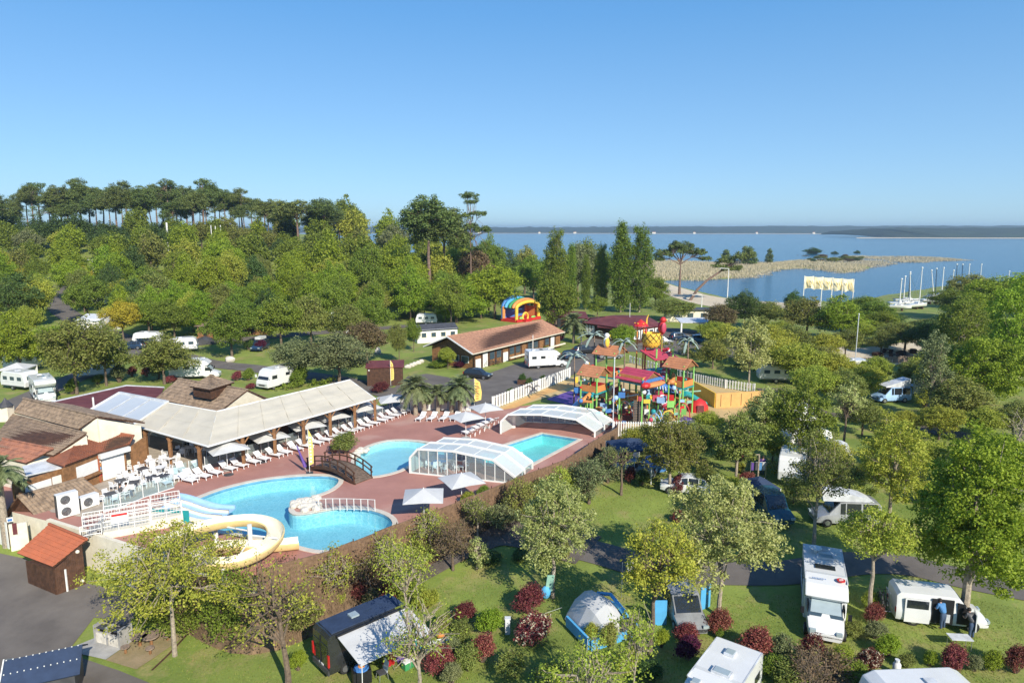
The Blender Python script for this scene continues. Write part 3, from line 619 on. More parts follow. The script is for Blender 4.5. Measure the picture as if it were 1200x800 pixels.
def slides():
 c = pz(278, 653, 0); ex_ = pz(350, 638, .3)-c
 t = thing('curved_slide', 'cream and yellow water slide curling down into the near side of the big pool', 'water slide', c)
 full = [(-5.6, -2.0, 2.9), (-4.9, -1.0, 2.8), (-4.0, .6, 2.65), (-2.4, 2.3, 2.4), (0, 3.2, 2.15), (2.1, 2.6, 1.9), (3.2, .9, 1.65), (3.0, -1.1, 1.4), (1.6, -2.7, 1.2), (-.6, -3.1, 1.0), (-2.4, -2.0, .85), (-2.4, -.4, .7), (-.9, .5, .55), tuple(ex_*.45+Vector((0, 0, .3))), tuple(ex_+Vector((0, 0, -.05)))]
 full = [(x*(.76 if i < 13 else 1), y*(.84 if i < 13 else 1), z*.55) for i, (x, y, z) in enumerate(full)]
 full = [tuple(p) for p in smooth_loop([Vector(p) for p in full], 4, False)]
 part(t, 'chute', trough(full, .52, .55), ['slide_cream', 'slide_yellow'], True)
 for x, y, h in ((.6, .9, 2.3), (-4.6, -.4, 2.1), (2.6, .9, 1.1), (-2.4, 2.3, 1.9), (.4, -3.0, 1.0), (-4.6, -1.6, 2.3)): part(t, 'column', MB().tube((x, y, -4.2), (x, y, h*.85), .16, n=10), 'white')
 [part(t, 'arm', MB().tube((.6, .9, a), b, .06), 'white') for a, b in ((1.5, (-1.7, 1.9, 1.4)), (1.2, (2.6, .6, 1.1)), (.9, (.7, -2.4, .7)))]
 c = pz(218, 604, 0); e = pz(268, 607, 0); d = e-c
 t = thing('wide_slide', 'wide pale blue racing slide dropping from the railed platform into the big pool', 'water slide', c, math.atan2(d.y, d.x)); L_ = d.length+1.2
 prf = lambda x: .75*(1-ss(0, L_*.8, x))+.12
 for k in range(3):
  mb = MB(); n = 16; y0 = 1.2-k*.95
  for i in range(n):
   x0, x1 = L_*i/n-1.6, L_*(i+1)/n-1.6; z0, z1 = float(prf(x0+1.6)), float(prf(x1+1.6))
   mb.hexa([(x0, y0-.42, z0-.1), (x1, y0-.42, z1-.1), (x1, y0+.42, z1-.1), (x0, y0+.42, z0-.1)], [(x0, y0-.42, z0), (x1, y0-.42, z1), (x1, y0+.42, z1), (x0, y0+.42, z0)])
   for s in (-.47, .47): mb.hexa([(x0, y0+s-.05, z0-.1), (x1, y0+s-.05, z1-.1), (x1, y0+s+.05, z1-.1), (x0, y0+s+.05, z0-.1)], [(x0, y0+s-.05, z0+.22), (x1, y0+s-.05, z1+.22), (x1, y0+s+.05, z1+.22), (x0, y0+s+.05, z0+.22)], mi=1)
  part(t, 'lane', mb, ['pale_blue', 'slide_cream' if k else 'pale_blue'])
 part(t, 'side_panel', MB().box(-.4, -1.25, .4, 3.0, .08, 1.2), 'teal')
slides()
def platform():
 c = pz(150, 618, 0); t = thing('slide_platform', 'cream slide tower platform with white tubular railings at the deck corner', 'platform', (c.x, c.y, 0), radians(28))
 part(t, 'base', MB().box(1.1, -.2, .25, 5.2, 2.4, .5), 'cream'); part(t, 'upper_base', MB().box(2.6, -.2, .65, 2.2, 2.4, .3), 'cream')
 for i in range(4): part(t, 'step', MB().box(-1.75-.28*i, -.2, .62-.16*i, .3, 1.6, .14), 'concrete')
 def rail(x0, y0, x1, y1, z):
  n = max(1, round(math.hypot(x1-x0, y1-y0)/1.0)); mb = MB()
  for h in (1.1, .75, .4): mb.tube((x0, y0, z+h), (x1, y1, z+h), .03)
  for i in range(n+1): f = i/n; mb.tube((lerp(x0, x1, f), lerp(y0, y1, f), z), (lerp(x0, x1, f), lerp(y0, y1, f), z+1.1), .035)
  for i in range(n*5): f = (i+.5)/(n*5); mb.tube((lerp(x0, x1, f), lerp(y0, y1, f), z+.1), (lerp(x0, x1, f), lerp(y0, y1, f), z+1.1), .012, n=4)
  part(t, 'railing', mb, 'white')
 for a in ((-1.5, -1.35, 1.5, -1.35, .5), (-1.5, .95, 1.5, .95, .5), (1.6, -1.35, 3.6, -1.35, .8), (1.6, .95, 3.6, .95, .8), (-1.5, -1.35, -1.5, -.6, .5), (1.55, -1.35, 1.55, -.6, .5), (-2.9, -1.2, -1.6, -1.2, .05), (-2.9, .8, -1.6, .8, .05), (-2.9, 1.6, 3.6, 1.6, 0), (3.65, -1.3, 3.65, -.3, .8)): rail(*a)
 part(t, 'notice_panel', MB().box(-.4, -1.41, 1.4, 1.1, .03, .75), 'white'); part(t, 'notice_band', MB().box(-.4, -1.43, 1.66, 1.0, .02, .16), 'red')
platform()
# drain covers and a skimmer lid
for u, v in ((193, 583), (268, 556), (308, 541)):
 q = pz(u, v, 0); tag(part(None, 'drain_cover', MB().lathe(q.x, q.y, [(.45, .0), (.45, .025), (.4, .03)], 12), 'dark_grey'), {193: 'dark round lid in the red paving beside the slide platform', 268: 'dark round lid in the red paving near the first lounger row', 308: 'dark round lid in the red paving by the umbrella'}[u], 'lid')
# ---------------------------------------------------------------- buildings
def tiles(parent, q, m, name='roof_tiles', tw=.26, co=.42, th=.10):     # q: eaveL, eaveR, ridgeR, ridgeL; canal tiles as real ribs and steps
 eL, eR, rR, rL = [Vector(p) for p in q]; W_ = max((eR-eL).length, (rR-rL).length); H_ = ((rL-eL).length+(rR-eR).length)/2
 nrm = (eR-eL).cross(rL-eL).normalized()
 if nrm.z < 0: nrm = -nrm
 nc = max(2, int(W_/tw)); nr = max(1, int(H_/co)); X = nc*4; vs = []; fs = []; mb = MB()
 us = [i/X for i in range(X+1)]; vv = []
 for j in range(nr): vv += [(j/nr, .04), ((j+1)/nr-.0005, 0)]
 for f, st in vv:
  for i, u in enumerate(us):
   p = lerp(lerp(eL, eR, u), lerp(rL, rR, u), f); vs.append(p+nrm*(.045*abs(sin(i*pi/4*1.0)) + st+.02))
 for j in range(len(vv)-1):
  for i in range(X): a = j*(X+1)+i; fs.append((a, a+1, a+X+2, a+X+1))
 mb._a(vs, fs); part(parent, name, mb, m, kind='stuff')
 part(parent, 'roof_deck', MB().slab([eL, eR, rR, rL], th), 'brown_wood')
 rb = MB(); rb.path([rL+nrm*.06, rR+nrm*.06], .11, 6); part(parent, 'ridge_cap', rb, m)
def V3(u, v, z): return pz(u, v, z)
def vwall(parent, a, b, z0, za, zb, m, t=.16, name='wall'):
 a, b = Vector(a), Vector(b); d = Vector((b.x-a.x, b.y-a.y, 0)).normalized(); n = Vector((-d.y, d.x, 0))*t/2; mb = MB()
 q = [a-n, b-n, b+n, a+n]; mb.hexa([(p.x, p.y, z0) for p in q], [(q[0].x, q[0].y, za), (q[1].x, q[1].y, zb), (q[2].x, q[2].y, zb), (q[3].x, q[3].y, za)]); return part(parent, name, mb, m)
def onwall(a, b, f0, f1, z0, z1, out=.05, t=.06):    # box lying on the wall line a-b, on its camera side
 a, b = Vector(a), Vector(b); d = Vector((b.x-a.x, b.y-a.y, 0)); n = Vector((d.y, -d.x, 0)).normalized()
 if n.y > 0: n = -n
 p, q = a+d*f0, a+d*f1; o = [p+n*out, q+n*out, q+n*(out+t), p+n*(out+t)]; return MB().hexa([(c.x, c.y, z0) for c in o], [(c.x, c.y, z1) for c in o])
EX = lambda p, q, f: p+(q-p)*f
# kitchen block with three stepped tiled roofs
t = thing('kitchen_building', 'cream building with stepped weathered brown tiled roofs at the left edge', 'building', (0, 0, 0))
q = [V3(16, 483, 4.4), V3(92, 503, 4.4), V3(114, 488, 5.5), V3(28, 467, 5.5)]; tiles(t, q, 'tile_brown')
vwall(t, q[1]+Vector((.2, .3, 0)), q[2]+Vector((0, 0, 0)), .0, 4.35, 5.35, 'cream', .2); vwall(t, q[0], q[1]+Vector((-.1, .4, 0)), 0, 4.3, 4.3, 'cream')
back = [q[3], q[2], q[2]+Vector((2.2, 3.6, -1.6)), q[3]+Vector((2.2, 3.6, -1.6))]; tiles(t, [back[3], back[2], back[1], back[0]], 'tile_brown')
vwall(t, back[2]+Vector((-.3, -.3, 0)), q[2], 0, 3.7, 5.3, 'cream', .2)
vwall(t, q[1]+Vector((.2, .3, 0)), back[2]+Vector((-.3, -.3, 0)), 0, 3.6, 3.6, 'cream', .2)
q2 = [V3(-14, 522, 3.1), V3(62, 534, 3.0), V3(101, 508, 4.2), V3(14, 486, 4.2)]; tiles(t, q2, 'tile_brown'); vwall(t, q2[1]+Vector((0, .3, 0)), q2[2], 0, 2.9, 4.0, 'cream')
q3 = [V3(-14, 533, 2.6), V3(30, 543, 2.6), V3(62, 526, 3.4), V3(4, 514, 3.5)]; tiles(t, q3, 'tile_redbrown', tw=.3); vwall(t, q3[0]+Vector((0, .2, 0)), q3[1]+Vector((0, .2, 0)), 0, 2.5, 2.5, 'cream'); vwall(t, q3[1]+Vector((-.1, .2, 0)), V3(63, 533, 2.9), 0, 2.5, 2.8, 'cream')
c = V3(9, 494, 3.6); part(t, 'chimney', MB().box(c.x, c.y, 4.4, .9, .9, 1.4), 'cream'); part(t, 'chimney_cap', MB().lathe(c.x, c.y, [(.62, 5.1), (.62, 5.2), (.12, 5.8), (.03, 6.0)], 8), 'dark_grey')
q = [V3(123, 500, 2.8), V3(160, 507, 2.8), V3(156, 494, 3.2), V3(122, 488, 3.2)]; tiles(t, q, 'tile_brown');
q = [V3(114, 487, 4.2), V3(133, 490, 3.6), V3(126, 483, 3.7), V3(108, 481, 4.4)]; part(t, 'wall', MB().slab(q, .15), 'tile_brown')
# bar with orange roof and roller shutters
t = thing('bar_building', 'timber bar with orange tiled roof and white roller shutters beside the terrace', 'building', (0, 0, 0))
tiles(t, [V3(76, 546, 2.7), V3(116, 531, 2.7), V3(110, 503, 3.7), V3(90, 512, 3.7)], 'tile_orange', tw=.2, co=.3)
part(t, 'roof_deck', MB().slab([V3(54, 539, 2.75), V3(76, 546, 2.7), V3(90, 512, 3.68), V3(99, 508, 3.6)], .12), 'tile_orange')
tiles(t, [V3(116, 531, 2.7), V3(152, 521, 2.7), V3(157, 511, 3.25), V3(110, 503, 3.7)], 'tile_orange', tw=.2, co=.3)
a, b, c, d = V3(73, 549, 2.5), V3(114, 533, 2.5), V3(146, 524, 2.5), V3(170, 512, 2.9)
a.z = b.z = c.z = d.z = 0
vwall(t, a, b, 0, 2.55, 2.55, 'wood'); vwall(t, b, c, 0, 2.5, 2.5, 'wood'); vwall(t, c+Vector((.4, .2, 0)), d, 0, 2.5, 2.95, 'wood')
part(t, 'roller_shutter', onwall(a, b, .34, .96, 1.15, 2.2), 'white'); part(t, 'counter', onwall(a, b, .3, .98, .95, 1.08, .08, .35), 'wood')
part(t, 'roller_shutter', onwall(b, c, .1, .92, .08, 2.2), 'white'); part(t, 'shutter_box', onwall(b, c, -.02, 1.08, 2.22, 2.62, .1, .5), 'white')
part(t, 'door_post', onwall(a, b, .97, 1.0, .05, 2.5, .08, .1), 'tile_red')
for k in range(5): part(t, 'ice_cream_poster', onwall(b, c, .02, .06, .6+k*.3, .8+k*.3, .13, .02), ['red', 'white', 'sky_blue', 'orange', 'white'][k])
# low snack counter with grey awning roof
t = thing('kiosk', 'small timber kiosk with flat grey roof and closed white hatches at the left edge', 'kiosk', (0, 0, 0))
part(t, 'roof', MB().slab([V3(30, 557, 2.3), V3(75, 547, 2.35), V3(54, 539, 2.6), V3(26, 546, 2.5)], .1), 'pop_top')
a, b = V3(15, 567, 2.2), V3(74, 549, 2.2); a.z = b.z = 0; vwall(t, a, b, -1, 2.25, 2.25, 'wood'); part(t, 'hatch', onwall(a, b, .2, .72, .95, 1.75), 'white'); part(t, 'hatch', onwall(a, b, .74, .93, .1, 1.8), 'white'); vwall(t, a, a+Vector((-1.5, 2.5, 0)), -1, 2.2, 2.2, 'wood')
# plant room with brown boarded gable
t = thing('plant_room', 'brown boarded plant room with weathered tiled roof carrying air conditioners behind it', 'building', (0, 0, 0))
pk, pk2 = V3(20, 582, 1.4), V3(98, 560, 1.4); er, er2 = V3(46, 610, -.5), V3(128, 583, -.3); el = pk+(pk-er)*1.0; el.z = -.5; el2 = pk2+(pk2-er2); el2.z = -.4
tiles(t, [er, er2, pk2, pk], 'tile_redbrown' if 0 else 'tile_brown', tw=.3); tiles(t, [el, el2, pk2, pk], 'tile_brown', tw=.3)
fr = (er-el); g0, g1 = el+fr*.06, el+fr*.94; off = (pk2-pk).normalized()*.45; g0, g1, gp = g0+off, g1+off, pk+off
nb = 22
for i in range(nb):
 f0, f1 = i/nb, (i+.93)/nb; A = lambda f: g0+(g1-g0)*f; H = lambda f: -.6+1.85*(1-abs(2*f-1)); p, q_ = A(f0), A(f1)
 part(t, 'board', MB().hexa([(p.x, p.y, -4.6), (q_.x, q_.y, -4.6), (q_.x, q_.y+.08, -4.6), (p.x, p.y+.08, -4.6)], [(p.x, p.y, H(f0)), (q_.x, q_.y, H(f1)), (q_.x, q_.y+.08, H(f1)), (p.x, p.y+.08, H(f0))]), 'brown_wood')
part(t, 'wall', MB().hexa([(g0.x, g0.y+.1, -4.6), (g1.x, g1.y+.1, -4.6), (g1.x+1, g1.y+3, -4.6), (g0.x+1, g0.y+3, -4.6)], [(g0.x, g0.y+.1, -.75), (g1.x, g1.y+.1, -.75), (g1.x+1, g1.y+3, -.75), (g0.x+1, g0.y+3, -.75)]), 'brown_wood')
for u, v in ((32, 616), (24, 604)): c = V3(u, v, -1.2); c = Vector((lerp(g0.x, g1.x, .82 if u == 32 else .6), lerp(g0.y, g1.y, .82 if u == 32 else .6)-.06, -1.4)); part(t, 'vent_grille', MB().box(c.x, c.y, c.z, .35, .06, .35, math.atan2(fr.y, fr.x)), 'white' if u == 32 else 'dark_grey')
# small shed with red single-pitch roof
def shed():
 F, Rr, Lf = P(67, 697), P(101, 684), P(34, 683); z = F.z
 t = thing('shed', 'small dark brown boarded shed with bright red sloping roof against the cream wall', 'shed', (F.x, F.y, z))
 r, l = Rr-F, Lf-F; r.z = l.z = 0; bk = r+l
 def boards(a, b, za, zb, n):
  for i in range(n):
   f0, f1 = i/n, (i+.95)/n; p, q = a+(b-a)*f0, a+(b-a)*f1
   nn = Vector((b.y-a.y, a.x-b.x, 0)).normalized()*.05
   part(t, 'board', MB().hexa([p-nn+Vector((0, 0, -.4)), q-nn+Vector((0, 0, -.4)), q+nn+Vector((0, 0, -.4)), p+nn+Vector((0, 0, -.4))], [p-nn+Vector((0, 0, lerp(za, zb, f0))), q-nn+Vector((0, 0, lerp(za, zb, f1))), q+nn+Vector((0, 0, lerp(za, zb, f1))), p+nn+Vector((0, 0, lerp(za, zb, f0)))]), 'brown_wood')
 O = Vector((0, 0, 0)); boards(l, O, 1.9, 1.9, 20); boards(O, r, 1.9, 3.15, 14)
 part(t, 'wall', MB().prism([(x*.97+bk.x*.015, y*.97+bk.y*.015) for x, y in ((0, 0), (r.x, r.y), (bk.x, bk.y), (l.x, l.y))], -.4, 1.85), 'brown_wood')
 base = Vector((F.x, F.y, z)); q = [V3(20, 648, z+1.95), V3(62, 664, z+1.95), V3(102, 632, z+3.4), V3(58, 614, z+3.4)]; tiles(t, [p-base for p in q], 'tile_red', tw=.19, co=.3)
 rn = Vector((r.y, -r.x, 0)).normalized()*.09; rn = -rn if rn.y > 0 else rn
 for f, h in ((.82, 2.75), (.88, .55)): part(t, 'round_lamp', MB().ball(r.x*f+rn.x, r.y*f+rn.y, h, .13, .13, .13, 10, 6), 'cream')
 part(t, 'drainpipe', MB().box(r.x*.35+rn.x, r.y*.35+rn.y, .85, .1, .08, 1.75), 'white')
shed()
# fence, gate post and notice boards by the plant room
t = thing('notice_board', 'cream gate pier with a dark red notice panel beside the plant room', 'sign', (0, 0, 0)); a, b = P(14, 645), P(35, 640)
vwall(t, a, b, -4.5, a.z+2.1, a.z+2.1, 'cream', .25, 'pier'); part(t, 'notice_panel', onwall(a, b, .2, .45, a.z+1.3, a.z+2.2, .13, .04), 'dark_red'); part(t, 'notice_panel', onwall(a, b, -.05, .3, a.z+2.35, a.z+2.7, .13, .04), 'white'); part(t, 'arrow_band', onwall(a, b, 0, .25, a.z+2.42, a.z+2.6, .18, .02), 'blue')
t = thing('yard_fence', 'white slatted fence at the left edge of the asphalt yard', 'fence', (0, 0, 0)); a, b = P(-25, 622), P(12, 643); n = 16
for i in range(n): part(t, 'slat', onwall(a, b, i/n, (i+.8)/n, min(a.z, b.z)-.1, max(a.z, b.z)+1.7, 0, .05), 'white')
# air conditioners on the deck
def aircon(u0, v0, u1, v1, h, fans, label):
 a, b = pz(u0, v0, 0), pz(u1, v1, 0); d = b-a; w = d.length; t = thing('air_conditioner', label, 'air conditioner', a, math.atan2(d.y, d.x))
 part(t, 'casing', MB().box(w/2, .3, h/2+.06, w, .6, h), 'white'); part(t, 'side_panel', MB().box(-.01, .3, h/2+.06, .03, .5, h*.94), 'dark_grey')
 for i in range(fans):
  z = h*(i+.5)/fans+.06; x = w*.38; rr = min(w, h/fans)*.36
  mb = MB()
  for k in range(5):
   r0 = rr*(k+1)/5; mb.path([(x+r0*cos(s*pi/8), -.03, z+r0*sin(s*pi/8)) for s in range(17)], .014, 4)
  part(t, 'fan_grille', mb, 'steel'); part(t, 'fan', MB().tube((x, .0, z), (x, -.012, z), rr, n=16), 'dark_grey')
 part(t, 'foot', MB().box(w/2, .3, .03, w*.8, .3, .06), 'concrete')
aircon(69, 609, 94, 602, 1.85, 2, 'tall white air conditioner with two fans on the deck beside the plant room roof')
aircon(96, 598, 117, 591, .95, 1, 'low white air conditioner with one fan right of the tall one')
# long canopy over the terrace
E0, E1, E2, B2, B1, B0 = V3(158, 499, 3), V3(244, 523, 3), V3(440, 467, 3), V3(410, 445, 4.2), V3(254, 482, 4.1), V3(198, 472, 4)
def canopy():
 t = thing('terrace_canopy', 'long L shaped cream fabric canopy over the restaurant terrace', 'canopy', (0, 0, 0))
 def panel(a, b, c, d):              # front-left, front-right, back-right, back-left; slight sag
  mb = MB(); n = 6; vs = []
  for j in range(n+1):
   for i in range(n+1):
    u, v = i/n, j/n; p = lerp(lerp(a, b, u), lerp(d, c, u), v); p = p.copy(); p.z += .13*sin(v*2*pi*1.5)*.25 - .10*4*u*(1-u)*.5 + .04; vs.append(p)
  m = (n+1)**2; vs2 = [p-Vector((0, 0, .05)) for p in vs]; fs = []
  for j in range(n):
   for i in range(n): k = j*(n+1)+i; fs += [(k, k+1, k+n+2, k+n+1), (m+k, m+k+n+1, m+k+n+2, m+k+1)]
  for i in range(n): fs += [(i, m+i, m+i+1, i+1), (n*(n+1)+i, n*(n+1)+i+1, m+n*(n+1)+i+1, m+n*(n+1)+i), (i*(n+1), (i+1)*(n+1), m+(i+1)*(n+1), m+i*(n+1)), (i*(n+1)+n, m+i*(n+1)+n, m+(i+1)*(n+1)+n, (i+1)*(n+1)+n)]
  part(t, 'fabric_panel', mb._a(vs+vs2, fs), 'cream_fabric', True)
 def run(a, b, c, d, n, rows=2):
  for i in range(n):
   for r in range(rows):
    u0, u1, v0, v1 = i/n, (i+1)/n, r/rows, (r+1)/rows; Q = lambda u, v: lerp(lerp(a, b, u), lerp(d, c, u), v)
    panel(Q(u0+.002, v0+.002), Q(u1-.002, v0+.002), Q(u1-.002, v1-.002), Q(u0+.002, v1-.002))
   p, q = lerp(a, b, i/n), lerp(d, c, i/n); part(t, 'seam', MB().tube(p+Vector((0, 0, .07)), q+Vector((0, 0, .07)), .035, n=5), 'cream_fabric')
  part(t, 'gutter', MB().tube(a, b, .09, n=6).tube(d, c, .08, n=6), 'white')
  part(t, 'rafter', MB().tube(b, c, .07), 'white')
 run(E1, E2, B2, B1, 7); run(E0, E1, B1, B0, 3)
 d = (E1-E0); e = E2-E1
 posts = [E0+d*.12, E0+d*.47, E0+d*.86]+[E1+e*f for f in (.16, .33, .5, .67, .84, .99)]
 for p in posts:
  p = p+Vector((0, .3, 0)); part(t, 'post', MB().box(p.x, p.y, 1.45, .26, .26, 2.9), 'wood')
  for s in (-1, 1): dd = (d if p.x < E1.x else e).normalized()*s; part(t, 'brace', MB().tube((p.x, p.y, 2.1), (p.x+dd.x*.75, p.y+dd.y*.75, 2.88), .07, n=4), 'wood')
 for p in [B1+(B2-B1)*f for f in (.1, .3, .5, .7, .9)]: part(t, 'post', MB().box(p.x, p.y, 2, .18, .18, 4), 'wood')
 # glazed wall panels under the back of the canopy
 a, b = B1+(B2-B1)*.02, B2; a = Vector((a.x+.7, a.y-.5, 0)); b = Vector((b.x+.4, b.y-.5, 0)); n = 9
 for i in range(n): part(t, 'back_panel', onwall(a, b, i/n, (i+.96)/n, .03, 2.9, 0, .08), 'brown_wood' if i % 3 == 0 else 'dark_glass')
 a, b = Vector((B0.x+.4, B0.y-.5, 0)), Vector((B1.x-.1, B1.y-.6, 0)); n = 4
 for i in range(n): part(t, 'back_panel', onwall(a, b, i/n, (i+.96)/n, .03, 3.0, 0, .08), 'dark_glass' if i % 2 else 'cream')
canopy()
t = thing('glazed_roof', 'white framed translucent lean-to roof left of the cream canopy', 'roof', (0, 0, 0))
a, b, c, d = V3(104, 481, 3.1), E0+Vector((-.15, .1, .08)), B0+Vector((-.15, .1, .08)), V3(140, 460, 4.1)
for i in range(3):
 Q = lambda u, v: lerp(lerp(a, b, u), lerp(d, c, u), v); part(t, 'translucent_panel', MB().slab([Q(i/3+.01, 0), Q((i+1)/3-.01, 0), Q((i+1)/3-.01, 1), Q(i/3+.01, 1)], .05), 'polycarb')
for i in range(4): part(t, 'rafter', MB().tube(Q(i/3, 0)+Vector((0, 0, .04)), Q(i/3, 1)+Vector((0, 0, .04)), .1 if i in (0, 3) else .06, n=4), 'white' if i in (0, 3) else 'pop_top')
part(t, 'flashing', MB().tube(d, c, .18, n=4), 'pop_top'); part(t, 'gutter', MB().tube(a, b, .1, n=6), 'white')
for f in (.1, .5, .9): p = Q(f, .5); part(t, 'post', MB().box(p.x, p.y, p.z/2, .12, .12, p.z-.1), 'white')
vwall(t, Vector((d.x, d.y, 0)), Vector((c.x, c.y, 0)), 0, 3.9, 3.9, 'cream')
# restaurant with cupola roof behind the canopy
t = thing('restaurant_building', 'cream gabled restaurant with weathered brown tiled roof and small cupola roof', 'building', (0, 0, 0))
rl, rr, el, er = V3(209, 444, 5), V3(290, 457, 5), V3(182, 467, 3.2), V3(256, 483, 3.2)
tiles(t, [el, er, rr, rl], 'tile_brown'); bl, br = rl+(rl-el), rr+(rr-er); bl.z = br.z = 3.2; br = V3(318, 469, 3.2); tiles(t, [bl, br, rr, rl], 'tile_brown')
mb = MB(); e0, e1 = er+Vector((-.1, .2, 0)), br+Vector((-.3, 0, 0)); g = lambda p, z: (p.x, p.y, z); dd = (rl-rr).normalized()*.2
mb.hexa([g(e0, -.1), g(e1, -.1), g(e1+dd, -.1), g(e0+dd, -.1)], [g(e0, 3.1), g(e1, 3.1), g(e1+dd, 3.1), g(e0+dd, 3.1)]); mb._a([g(e0, 3.1), g(e1, 3.1), g(rr-Vector((.1, 0, 0)), 4.9), g(e0+dd, 3.1), g(e1+dd, 3.1), g(rr+dd, 4.9)], [(0, 1, 2), (5, 4, 3), (0, 2, 5, 3), (1, 4, 5, 2)]); part(t, 'gable_wall', mb, 'cream')
vwall(t, el+Vector((.2, .2, 0)), e0, 0, 3.1, 3.1, 'cream')
pts = [V3(222, 453, 5.3), V3(246, 457, 5.3), V3(275, 448, 5.3), V3(250, 444, 5.3)]; ap = V3(247, 440, 6.2)
for i in range(4):
 p, q = pts[i], pts[(i+1) % 4]; tiles(t, [p, q, ap+(q-p)*.02, ap-(q-p)*.02], 'tile_brown', name='cupola_tiles')
cw = MB().prism([(lerp(p.x, sum(q.x for q in pts)/4, .15), lerp(p.y, sum(q.y for q in pts)/4, .15)) for p in pts], 4.2, 5.2); part(t, 'cupola_wall', cw, 'brown_wood')
t = thing('flat_roof_annex', 'low annex with flat dark red roof behind the glazed lean-to', 'building', (0, 0, 0))
L_ = [V3(58, 472, 2.9), V3(110, 483, 2.9), V3(186, 467, 2.9), V3(192, 454, 2.9), V3(148, 452, 2.9)]
part(t, 'roof', MB().slab(L_, .15), 'dark_red'); part(t, 'kerb', MB().path([L_[3], L_[4], L_[0]], .14, 4), 'pop_top'); cx, cyy = sum(p.x for p in L_)/5, sum(p.y for p in L_)/5
part(t, 'wall', MB().prism([(lerp(p.x, cx, .05), lerp(p.y, cyy, .05)) for p in L_], -.5, 2.75), 'cream'); part(t, 'pipe', MB().tube(V3(110, 477, 2.9), V3(110, 477, 2.9)+Vector((0, 0, 1.1)), .1), 'white')
# long reception / snack building
def snack():
 t = thing('reception_building', 'long low timber building with pink tiled gable roof by the car park', 'building', (0, 0, 0))
 e0, e1, r0, r1 = V3(554, 415, 2.8), V3(662, 389, 2.8), V3(524, 394.5, 4.9), V3(636, 375, 4.9); b0 = V3(496, 406, 2.8); b1 = r1+(r1-e1); b1.z = 2.8
 tiles(t, [e0, e1, r1, r0], 'tile_pink', tw=.3, co=.5); tiles(t, [b0, b1, r1, r0], 'tile_pink', tw=.3, co=.5)
 part(t, 'barge_board', MB().tube(e0, r0, .13, n=4).tube(r0, b0, .13, n=4), 'white'); part(t, 'fascia', MB().tube(e0, e1, .1, n=4), 'cream')
 d = (e1-e0).normalized(); d.z = 0; inn = Vector((r0.x-e0.x, r0.y-e0.y, 0)).normalized(); g0, g1 = e0+inn*.9+d*1.3, e1+inn*.9-d*.5; g0.z = g1.z = 0; n = 14
 vwall(t, g0, g1, -.4, 2.75, 2.75, 'wood', .12)
 for i in range(n):
  part(t, 'post', onwall(g0, g1, i/n-.006, i/n+.006, -.1, 2.75, .08, .08), 'brown_wood')
  if i in (2, 3, 5, 6, 8, 9, 11): part(t, 'window', onwall(g0, g1, i/n+.012, (i+1)/n-.012, 1.0, 2.2, .08, .05), 'tint_glass');
  elif i in (1, 12): w = part(t, 'door', onwall(g0, g1, i/n+.012, (i+1)/n-.012, 0, 2.3, .08, .05), 'white')
  if i in (0, 4): part(t, 'wall_panel', onwall(g0, g1, i/n+.01, (i+1)/n-.01, 0, 1.6, .08, .06), 'white')
 part(t, 'ledge', onwall(g0, g1, .30, .98, .72, .92, 1.3, .3), 'cream')
 w0 = Vector((b0.x, b0.y, 0))-inn*.9+d*1.3; rx = r0+d*1.3
 mb = MB(); mb._a([(g0.x, g0.y, -.4), (w0.x, w0.y, -.4), (w0.x, w0.y, 2.8), (rx.x, rx.y, 4.7), (g0.x, g0.y, 2.8)]+[(p[0]+d.x*.1, p[1]+d.y*.1, p[2]) for p in [(g0.x, g0.y, -.4), (w0.x, w0.y, -.4), (w0.x, w0.y, 2.8), (rx.x, rx.y, 4.7), (g0.x, g0.y, 2.8)]], [(0, 1, 2, 3, 4), (9, 8, 7, 6, 5), (0, 4, 9, 5), (4, 3, 8, 9), (3, 2, 7, 8), (2, 1, 6, 7)]); part(t, 'gable_wall', mb, 'wood')
 f = lambda k, z: Vector((lerp(g0.x, w0.x, k), lerp(g0.y, w0.y, k), z))
 for k in (.12, .34): wn_ = part(t, 'window', MB().hexa([f(k, .9)-d*.08, f(k+.16, .9)-d*.08, f(k+.16, .9), f(k, .9)], [f(k, 2)-d*.08, f(k+.16, 2)-d*.08, f(k+.16, 2), f(k, 2)]), 'white'); part(wn_, 'pane', MB().hexa([f(k+.01, .97)-d*.11, f(k+.15, .97)-d*.11, f(k+.15, .97)-d*.08, f(k+.01, .97)-d*.08], [f(k+.01, 1.93)-d*.11, f(k+.15, 1.93)-d*.11, f(k+.15, 1.93)-d*.08, f(k+.01, 1.93)-d*.08]), 'tint_glass')
 vp = e0+(e1-e0)*.62; part(t, 'vent_pipe', MB().tube((vp.x-.2, vp.y-.2, 0), (vp.x-.2, vp.y-.2, 3.6), .07), 'white')
 return g0, g1
SG0, SG1 = snack()
